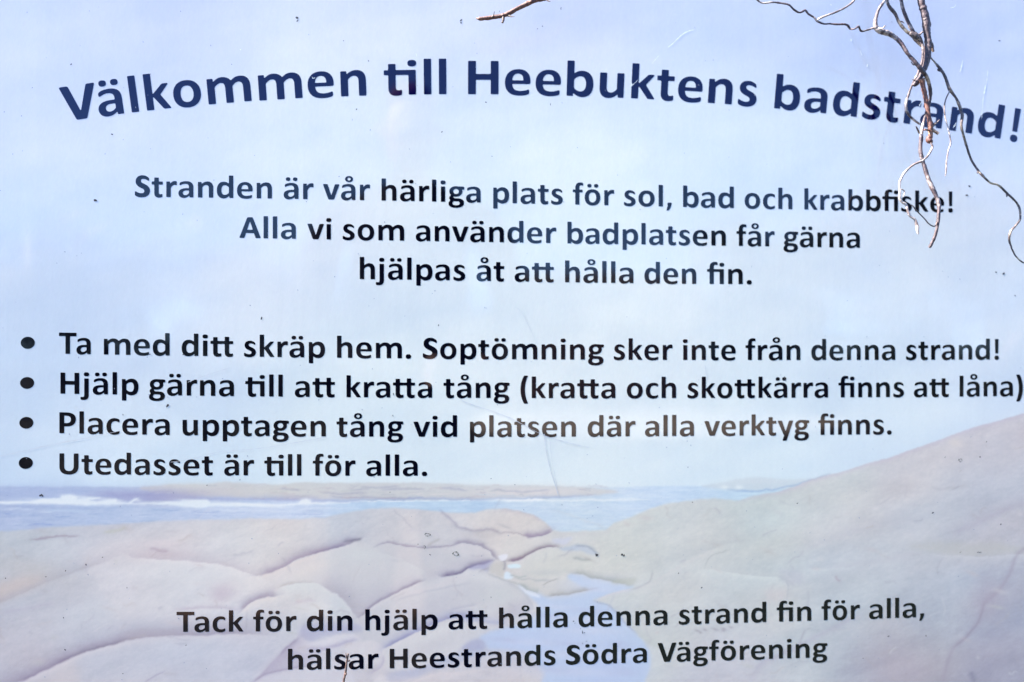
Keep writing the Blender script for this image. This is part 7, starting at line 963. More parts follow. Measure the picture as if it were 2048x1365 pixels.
'8': [('T',-313.695,846.703,0.16579,-0.00288,-0.00156,0.16574),('a',-294.299,846.354,0.16622,-0.00275,-0.00148,0.16572),('c',-274.416,846.012,0.16669,-0.00263,-0.0014,0.16571),('k',-256.597,845.718,0.16715,-0.00251,-0.00132,0.16573),('f',-229.869,845.304,0.16768,-0.00234,-0.00122,0.16571),('ö',-216.124,845.1,0.1681,-0.00225,-0.00115,0.16574),('r',-193.508,844.785,0.16857,-0.00211,-0.00106,0.16571),('d',-170.692,844.484,0.17252,-0.002,-0.00095,0.16575),('i',-147.651,844.207,0.17294,-0.00185,-0.00088,0.16568),('n',-136.933,844.08,0.17336,-0.00178,-0.00081,0.16575),('h',-105.389,843.741,0.17145,-0.00156,-0.00068,0.16575),('j',-83.777,843.535,0.17185,-0.00142,-0.00061,0.16569),('ä',-74.073,843.444,0.17223,-0.00136,-0.00054,0.16576),('l',-52.431,843.263,0.17263,-0.00122,-0.00047,0.16569),('p',-42.165,843.178,0.17306,-0.00115,-0.0004,0.16577),('a',-11.464,842.96,0.17035,-0.00094,-0.00027,0.16576),('tt',8.051,842.837,0.17094,-0.00082,-0.00017,0.16582),('h',46.167,842.643,0.17296,-0.00059,-3e-05,0.16578),('å',67.183,842.558,0.17348,-0.00046,6e-05,0.16578),('l',88.981,842.49,0.17388,-0.00033,0.00013,0.16572),('l',99.242,842.463,0.17414,-0.00026,0.00017,0.16572),('a',108.292,842.438,0.17452,-0.00021,0.00024,0.16579),('d',137.859,842.388,0.17115,-2e-05,0.00037,0.16581),('e',160.111,842.372,0.17169,0.00011,0.00046,0.16581),('n',181.953,842.372,0.17223,0.00024,0.00055,0.16581),('n',204.174,842.389,0.17278,0.00037,0.00065,0.16581),('a',225.169,842.421,0.1733,0.0005,0.00074,0.16582),('s',255.243,842.494,0.16768,0.00065,0.00086,0.1658),('t',270.451,842.543,0.16803,0.00074,0.00092,0.1658),('r',286.365,842.602,0.1684,0.00083,0.00099,0.1658),('a',299.446,842.655,0.16878,0.00091,0.00105,0.16583),('n',320.732,842.755,0.1693,0.00103,0.00115,0.16584),('d',341.302,842.867,0.16982,0.00115,0.00124,0.16586),('fi',371.823,843.057,0.17283,0.00134,0.00137,0.16588),('n',396.456,843.234,0.1734,0.00148,0.00147,0.16587),('f',425.832,843.472,0.16395,0.00155,0.00159,0.16584),('ö',439.271,843.587,0.16434,0.00163,0.00166,0.16588),('r',461.381,843.794,0.16478,0.00174,0.00174,0.16585),('a',483.592,844.014,0.17266,0.00195,0.00184,0.16589),('l',505.287,844.248,0.17305,0.00207,0.00191,0.16583),('l',515.498,844.362,0.1733,0.00212,0.00195,0.16583),('a',524.505,844.461,0.17367,0.00218,0.00202,0.16591),(',',545.108,844.709,0.17404,0.00229,0.00208,0.16585)],
'9': [('h',-191.245,801.8,0.17041,-0.0025,-0.00103,0.16347),('ä',-170.539,801.483,0.17092,-0.00226,-0.00094,0.16347),('l',-149.062,801.19,0.17132,-0.00202,-0.00088,0.16341),('s',-139.985,801.071,0.17165,-0.00192,-0.00082,0.16346),('a',-123.732,800.876,0.1721,-0.00175,-0.00074,0.16348),('r',-102.023,800.644,0.17259,-0.00153,-0.00066,0.16345),('H',-77.782,800.413,0.16903,-0.00126,-0.00054,0.16351),('e',-53.284,800.218,0.1696,-0.00105,-0.00045,0.16349),('e',-32.812,800.078,0.17011,-0.00088,-0.00036,0.1635),('s',-12.276,799.96,0.17057,-0.00072,-0.00028,0.16348),('t',3.195,799.884,0.17095,-0.0006,-0.00022,0.16348),('r',19.385,799.815,0.17134,-0.00049,-0.00015,0.16347),('a',32.694,799.765,0.17174,-0.0004,-8e-05,0.16351),('n',54.353,799.702,0.17229,-0.00026,1e-05,0.16351),('d',75.287,799.658,0.17283,-0.00013,0.0001,0.16353),('s',97.76,799.629,0.17333,-1e-05,0.00018,0.1635),('S',123.172,799.612,0.17,0.00012,0.0003,0.16353),('ö',142.619,799.613,0.1705,0.0002,0.00038,0.16354),('d',164.273,799.625,0.17103,0.00029,0.00047,0.16355),('r',187.627,799.652,0.17153,0.00037,0.00056,0.16351),('a',200.951,799.67,0.17192,0.00041,0.00063,0.16355),('V',230.157,799.722,0.16702,0.00047,0.00076,0.16359),('ä',252.537,799.774,0.16748,0.00052,0.00084,0.16356),('g',272.065,799.822,0.16797,0.00055,0.00093,0.16357),('f',290.846,799.874,0.16836,0.00057,0.001,0.16354),('ö',304.646,799.91,0.16877,0.00058,0.00107,0.16358),('r',327.352,799.978,0.16923,0.0006,0.00115,0.16355),('e',340.665,800.015,0.16962,0.0006,0.00122,0.16358),('n',362.244,800.079,0.17014,0.0006,0.00131,0.16359),('i',383.69,800.145,0.17053,0.00059,0.00137,0.16353),('n',394.259,800.173,0.17092,0.00058,0.00144,0.1636),('g',414.684,800.23,0.17143,0.00055,0.00153,0.16361)],
'T': [('V',-441.772,1416.671,0.28946,0.05026,-0.05091,0.28598),('ä',-403.568,1423.219,0.27776,0.04375,-0.04543,0.28676),('l',-368.38,1428.624,0.2795,0.04066,-0.04133,0.2873),('k',-351.704,1430.988,0.28093,0.03877,-0.03877,0.28784),('o',-321.503,1435.021,0.28289,0.03412,-0.03286,0.28831),('m',-283.813,1439.419,0.28556,0.03146,-0.02924,0.28914),('m',-227.353,1445.074,0.28899,0.02592,-0.02227,0.28979),('e',-172.674,1449.537,0.2919,0.01998,-0.01521,0.2899),('n',-135.481,1451.969,0.29242,0.01766,-0.01247,0.2903),('ti',-86.61,1454.718,0.29654,0.01147,-0.00546,0.29014),('l',-40.875,1456.433,0.29792,0.01013,-0.00385,0.2905),('l',-23.614,1456.982,0.29868,0.00881,-0.00239,0.29055),('H',9.924,1457.814,0.29568,0.00616,0.00049,0.29091),('e',52.563,1458.506,0.29469,0.00226,0.00454,0.29069),('e',88.243,1458.717,0.29393,-0.0003,0.00723,0.2907),('b',124.922,1458.585,0.2931,-0.00215,0.00925,0.29092),('u',163.428,1458.199,0.29222,-0.00634,0.01335,0.29039),('k',201.154,1457.325,0.29128,-0.00752,0.01474,0.29076),('t',231.234,1456.45,0.29037,-0.00998,0.01713,0.29049),('e',256.651,1455.54,0.28988,-0.01221,0.01932,0.29035),('n',293.152,1453.908,0.29253,-0.01426,0.02127,0.29044),('s',329.112,1452.01,0.28778,-0.01724,0.02421,0.29),('b',373.446,1449.162,0.28566,-0.01997,0.02699,0.28997),('a',409.493,1446.549,0.28526,-0.02441,0.03081,0.28911),('d',444.233,1443.626,0.28495,-0.02749,0.03352,0.28872),('s',480.864,1440.063,0.28432,-0.02929,0.03525,0.28868),('t',505.769,1437.456,0.28392,-0.03125,0.03697,0.28843),('r',532.58,1434.432,0.28353,-0.03321,0.0387,0.28821),('a',552.647,1432.112,0.28328,-0.03691,0.04157,0.28734),('n',589.699,1427.221,0.28986,-0.0395,0.04319,0.28741),('d',624.189,1422.45,0.28232,-0.04417,0.04737,0.28599),('!',665.876,1415.856,0.28138,-0.04617,0.04916,0.28573)]}
tri={}
for g,cs in GL.items():
    pts=[];loops=[]
    for c in cs:
        loops.append([Vector((c[i]/10,c[i+1]/10,0)) for i in range(0,len(c),2)])
    # islands: each outer outline with the holes inside it (dots of i, rings of å stay apart)
    def pin(l,p):
        r=False
        for a,b in zip(l,l[1:]+l[:1]):
            if (a.y<=p.y)!=(b.y<=p.y) and p.x<a.x+(p.y-a.y)*(b.x-a.x)/(b.y-a.y): r=not r
        return r
    depth=[sum(pin(m,l[0]) for m in loops if m is not l) for l in loops]
    pa=[];tt=[]
    for l,d in zip(loops,depth):
        if d%2: continue
        grp=[l]+[h for h,e in zip(loops,depth) if e==d+1 and pin(l,h[0])]
        base=len(pa); pa+=[(p.x,p.y) for q in grp for p in q]
        tt+=[tuple(base+i for i in t) for t in tessellate_polygon(grp)]
    tri[g]=(np.array(pa),tt)
ML=Mat('black_print'); gloss(ML); 
ML.b.inputs['Base Color'].default_value=(.0015,.0015,.005,1)
MT=Mat('sky_tinted_print'); gloss(MT); MT.b.inputs['Base Color'].default_value=(.0003,.001,.030,1)  # black ink with the sky's blue reflection mixed into its colour
LABELS={'T':'arched black title with sky-blue reflection in its colour Välkommen till Heebuktens badstrand!','1':'text line Stranden är vår härliga plats för sol, bad och krabbfiske!','2':'text line Alla vi som använder badplatsen får gärna','3':'text line hjälpas åt att hålla den fin.','4':'bullet line Ta med ditt skräp hem. Soptömning sker inte från denna strand!','5':'bullet line Hjälp gärna till att kratta tång (kratta och skottkärra finns att låna)','6':'bullet line Placera upptagen tång vid platsen där alla verktyg finns.','7':'bullet line Utedasset är till för alla.','8':'text line Tack för din hjälp att hålla denna strand fin för alla,','9':'text line hälsar Heestrands Södra Vägförening'}
LY=-0.00004
for lab,letters in LT.items():
    VV=[];FF=[]
    if lab=='T': title=empty('title_lettering',(.05,0,1.46)); under(title,board); title['label']=LABELS['T']
    for g,ox,oz,ax,az,bx,bz in letters:
        p,t=tri[g]; n0=len(VV)
        for x,y in p: VV.append(((ox+x*ax+y*bx)/1e3,LY,(oz+x*az+y*bz)/1e3))
        for a in t:
            q=[VV[n0+i] for i in a]
            cr=(q[1][0]-q[0][0])*(q[2][2]-q[0][2])-(q[1][2]-q[0][2])*(q[2][0]-q[0][0])
            FF.append(tuple(n0+i for i in (a if cr>0 else a[::-1])))
        if lab=='T':
            o=mesh_obj('letter',VV,FF,MT.m); o.parent=title
            o.matrix_parent_inverse=Matrix.Translation(-Vector((.05,0,1.46))); VV=[];FF=[]
    if VV:
        o=mesh_obj('text_line',VV,FF,ML.m); under(o,board); o['label']=LABELS[lab]
for x,z,rx,rz in [(-477.8,1168.8,7.61,6.76),(-477.9,1124.3,7.55,6.59),(-478.1,1080.2,7.5,6.53),(-478.1,1035.8,7.55,6.59)]:
    n=40; v=[((x+rx*math.cos(2*math.pi*k/n))/1e3,LY,(z+rz*math.sin(2*math.pi*k/n))/1e3) for k in range(n)]
    o=mesh_obj('bullet_dot',v,[tuple(range(n))],ML.m); under(o,board)

# ---- fly specks, dirt rings and scratches on the laminate
MD=simple('dirt',(.03,.026,.024),.8,.3,900).copy() if False else simple('dirt',(.035,.03,.03),.85,.4,900)
MDf=simple('faint_dirt',(.22,.23,.27),.85,.4,900)
def specks(name,lst,mat,y=-.00008,label=None):
    v=[];f=[]
    for x,z,rx,rz in lst:
        n=9; c=len(v); ph=random.random()*6
        v.append((x/1e3,y-.00002,z/1e3))
        for k in range(n):
            a=2*math.pi*k/n; r=1+.35*math.sin(2*a+ph)+random.uniform(-.2,.2)
            v.append(((x+rx*r*math.cos(a))/1e3,y,(z+rz*r*math.sin(a))/1e3))
        for k in range(n): f.append((c,c+1+k,c+1+(k+1)%n))
    o=mesh_obj(name,v,f,mat,smooth=True); under(o,board); o['kind']='stuff'
    if label:o['label']=label
    return o
specks('dirt_specks',[(-185.8,1541.7,1.38,1.84),(-185.2,1538.3,0.92,1.15),(1.7,1544.2,1.5,1.15),(1.7,1541.3,1.15,0.92),(-406.9,1328.8,1.73,1.27),(-407.9,1328.2,0.92,0.69),(-223.2,1197.0,1.04,1.38),(-326.0,1098.4,1.27,1.84),(-461.4,1000.1,1.73,1.61),(-459.8,999.5,1.04,0.86),(-23.5,1189.6,0.58,1.27),(-435.3,1481.8,0.92,0.81),(-389.8,1403.5,1.04,1.15),(159.6,924.0,1.67,1.5),(158.4,925.2,1.15,0.86),(188.8,924.1,1.84,1.04),(191.2,923.2,1.15,1.15),(623.1,1033.5,1.04,0.69),(563.7,967.8,1.27,0.86),(620.8,920.1,2.31,0.52),(282.4,884.4,0.86,0.86),(255.3,901.6,0.69,0.69),(655.8,1253.8,1.15,1.73),(669.9,1227.3,0.86,0.86),(655.1,1537.7,1.27,0.81),(-433.5,829.9,0.92,0.92),(-412.2,922.8,0.86,0.92),(-435.6,865.0,0.69,0.58),(30.8,1448.9,0.75,0.75),(106.1,1448.2,0.52,1.15),(-117.9,1437.6,0.58,0.92),(-133.0,1516.6,0.58,0.58),(-104.5,1494.1,0.69,0.75),(-20.0,1413.4,0.69,0.92),(37.8,1386.0,0.58,0.46),(-32.6,927.7,0.92,0.58),(-46.3,939.8,0.58,0.58),(37.0,878.2,0.58,0.58),(36.9,1013.6,0.58,0.46),(267.1,1024.4,0.69,0.46),(398.1,981.0,0.81,0.81),(272.3,983.7,0.58,0.75),(132.1,848.9,0.81,0.81),(133.8,846.6,0.52,0.52),(142.5,836.1,0.58,1.5),(144.8,835.5,0.69,0.46),(140.2,840.1,0.46,0.46),(147.1,825.7,0.58,0.4),(142.5,823.5,0.52,0.46),(-173.8,1330.2,0.46,0.46),(118.6,1561.7,0.58,1.5),(96.8,1539.8,0.52,0.92),(91.0,1536.7,0.63,0.52),(46.5,1556.1,0.4,0.75),(507.2,823.2,1.27,0.69),(553.2,822.7,0.81,0.58),(263.9,858.2,0.52,0.52),(-75.1,1086.1,0.58,0.81),(-74.6,1110.6,0.81,1.15),(44.3,1098.2,0.46,0.58),(-345.6,1156.2,0.92,0.58),(-309.0,1155.9,1.04,0.92),(475.8,798.2,0.58,0.52),(648.1,953.0,1.15,0.63),(597.2,920.5,0.58,0.46),(631.5,1051.7,0.86,0.46),(383.6,1128.2,0.58,2.42),(385.4,1125.2,0.46,0.92),(614.5,1359.4,1.15,1.27),(611.2,1348.4,1.5,1.15),(646.4,1255.6,0.92,1.15),(579.5,1033.6,0.58,0.58),(-374.3,1088.6,0.58,0.81),(-245.7,1015.0,0.58,0.58),(118.9,982.6,0.52,0.52),(-281.9,1009.2,0.58,0.58),(64.5,1006.2,0.52,0.52),(-78.1,999.2,0.52,0.4),(-371.1,802.0,0.58,0.58),(-303.2,831.8,0.58,0.58),(-497.8,909.5,0.75,0.58),(-454.8,910.3,0.81,0.46),(-434.1,916.6,0.46,0.92),(-367.8,896.6,0.46,0.75),(-394.6,930.8,0.58,0.58)],MD,label='black fly specks and dirt dots scattered over the print')
ft=[(random.uniform(-560,700),random.uniform(760,1560),random.uniform(.25,.6),random.uniform(.25,.8)) for _ in range(260)]
specks('dust_specks',ft,MDf,label='tiny faint grey dust dots')
v=[];f=[]
for x,z,rx,rz in [(-35.5,950.4,2.65,1.73),(-39.2,936.4,1.5,1.5),(-3.3,928.3,2.88,2.19),(598.7,1029.8,1.73,1.96)]:
    n=22; c=len(v)
    for k in range(n):
        a=2*math.pi*k/n; wv=random.uniform(.06,.34)
        sh=.16*math.sin(2*a+x)+.1*math.sin(3*a+z)
        for s_ in (1-wv+sh,1+wv+sh): v.append(((x+rx*s_*math.cos(a))/1e3,-.00009,(z+rz*s_*math.sin(a))/1e3))
    for k in range(n):
        if random.random()<.26: continue
        j=(k+1)%n; f.append((c+2*k,c+2*k+1,c+2*j+1,c+2*j))
o=mesh_obj('dirt_rings',v,f,simple('ring_dirt',(.10,.10,.07),.8,.5,800)); under(o,board); o['kind']='stuff'; o['label']='small dried greyish rings of dirt'
def strips(name,lst,mat,label,jit):
    v=[];f=[]
    for p,wd in lst:
        q=cat(p,5 if jit else 10); c=len(v)
        for k in range(len(q)):
            d=q[min(k+1,len(q)-1)]-q[max(k-1,0)]; d=d/(np.hypot(*d)+1e-9); nrm=np.array([-d[1],d[0]])
            e=wd*.5*(.35+random.random()*.9)*(0.15 if k in(0,len(q)-1) else 1)
            for s_ in(-1,1): v.append(((q[k][0]+s_*nrm[0]*e)/1e3,-.0001,(q[k][1]+s_*nrm[1]*e)/1e3))
        for k in range(len(q)-1): f.append((c+2*k,c+2*k+1,c+2*k+3,c+2*k+2))
    o=mesh_obj(name,v,f,mat); under(o,board); o['kind']='stuff'; o['label']=label
strips('scratches',[([(277.1,1540.7),(271.7,1539.4),(265.0,1536.2),(259.0,1531.3),(251.2,1523.3),(245.7,1519.0)],0.83),([(234.9,1508.6),(231.3,1504.9),(226.5,1498.8)],0.46),([(209.7,1479.4),(204.9,1474.6),(200.7,1470.9)],0.55),([(607.9,1512.6),(606.5,1505.2),(604.5,1497.9)],1.11),([(639.9,1501.8),(638.5,1490.7),(636.5,1482.1)],0.55),([(637.2,1484.6),(635.8,1478.5),(634.4,1472.3)],1.38),([(633.8,1471.1),(632.3,1455.8),(630.8,1440.5)],0.55),([(598.6,1436.2),(597.3,1433.2),(594.8,1430.1)],1.01),([(556.3,1460.9),(553.8,1457.8),(552.5,1454.7)],0.92),([(201.4,1476.3),(202.5,1473.9),(201.3,1472.1)],1.29),([(593.6,1576.4),(598.7,1577.8),(600.0,1580.3)],0.55),([(-249.5,1504.2),(-248.9,1502.5)],0.74),([(-168.5,1474.0),(-167.3,1472.3),(-165.1,1472.9)],0.92),([(-50.1,1504.2),(-49.0,1500.2)],0.46),([(468.8,1535.1),(469.4,1531.5)],0.92),([(443.9,1576.2),(445.1,1575.0)],1.11),([(479.8,1522.1),(482.2,1514.9)],0.46),([(489.0,1505.4),(488.3,1501.7)],0.92)],simple('scratch_white',(.85,.84,.75),.6,.05,500),'thin white scratches in the laminate',True)
strips('scuff_lines',[([(-547.8,1037.2),(-505.6,1043.7),(-451.4,1055.7),(-403.7,1064.8),(-377.3,1070.8)],0.46),([(-304.3,1124.7),(-292.8,1129.2),(-274.2,1135.9),(-257.1,1141.0)],0.46),([(-322.6,1035.3),(-298.0,1039.0),(-267.9,1046.6),(-223.8,1050.2),(-179.4,1057.2),(-148.7,1062.7)],0.46),([(1.2,1104.1),(15.6,1098.3),(36.9,1091.3),(62.2,1081.4),(96.4,1063.4),(122.5,1055.1),(151.7,1048.0)],0.58),([(98.7,1064.5),(100.4,1046.1),(105.6,1023.0),(112.0,1002.8),(115.5,989.6)],0.69),([(105.1,1057.6),(107.4,1034.5),(113.2,1004.5)],0.35),([(288.1,1144.1),(289.2,1137.1),(289.2,1128.3)],0.58),([(90.7,1167.4),(73.3,1203.2),(64.6,1210.7)],0.35)],simple('scuff_grey',(.52,.50,.47),.7,.14,90),'long faint grey scuff lines across the print',False)
# ================================================================ dry twigs hanging in front of the board
def bark(name,dark,mid,bleach_highlight,amount):
    """dry bark: dark streaked base with bleached, peeled, highlight-pale stretches and fine cracks"""
    M=Mat(name); tc=M.n('ShaderNodeTexCoord')
    n1=M.noise(42,3,.55,tc.outputs['Object']); n2=M.noise(420,5,.7,tc.outputs['Object']); n3=M.noise(130,3,.6,tc.outputs['Object'])
    r=M.ramp(n2.outputs[0],[(.36,dark),(.62,mid)])
    mx=M.n('ShaderNodeMix',data_type='FLOAT'); mx.inputs[0].default_value=.35; M.l(n1.outputs[0],mx.inputs[2]); M.l(n3.outputs[0],mx.inputs[3])
    k=M.ramp(mx.outputs[0],[(.60-amount,(0,0,0)),(.68-amount,(1,1,1))])
    m=M.n('ShaderNodeMix',data_type='RGBA'); M.l(k.outputs[0],m.inputs[0]); M.l(r.outputs[0],m.inputs[6])
    r2=M.ramp(n2.outputs[0],[(.3,tuple(c*.45 for c in bleach_highlight)),(.5,bleach_highlight)]); M.l(r2.outputs[0],m.inputs[7])  # bleached bark tone that also paints in the sunlit highlights
    M.l(m.outputs[2],M.b.inputs['Base Color']); M.b.inputs['Roughness'].default_value=.6
    b=M.bump(n2.outputs[0],.8,.0009); M.l(b.outputs[0],M.b.inputs['Normal'])
    return M.m
BK={'grey':bark('grey_bark',(.012,.007,.011),(.085,.054,.058),(.38,.31,.28),.07),'pale':bark('pale_bark',(.05,.035,.035),(.16,.12,.115),(.44,.37,.33),.11),
    'red':bark('red_bark',(.030,.010,.008),(.15,.055,.035),(.38,.20,.12),.07),'brown':bark('brown_bark',(.016,.008,.008),(.11,.06,.045),(.30,.22,.17),.07),'tan':bark('tan_bark',(.014,.009,.009),(.10,.072,.07),(.38,.31,.23),.09)}
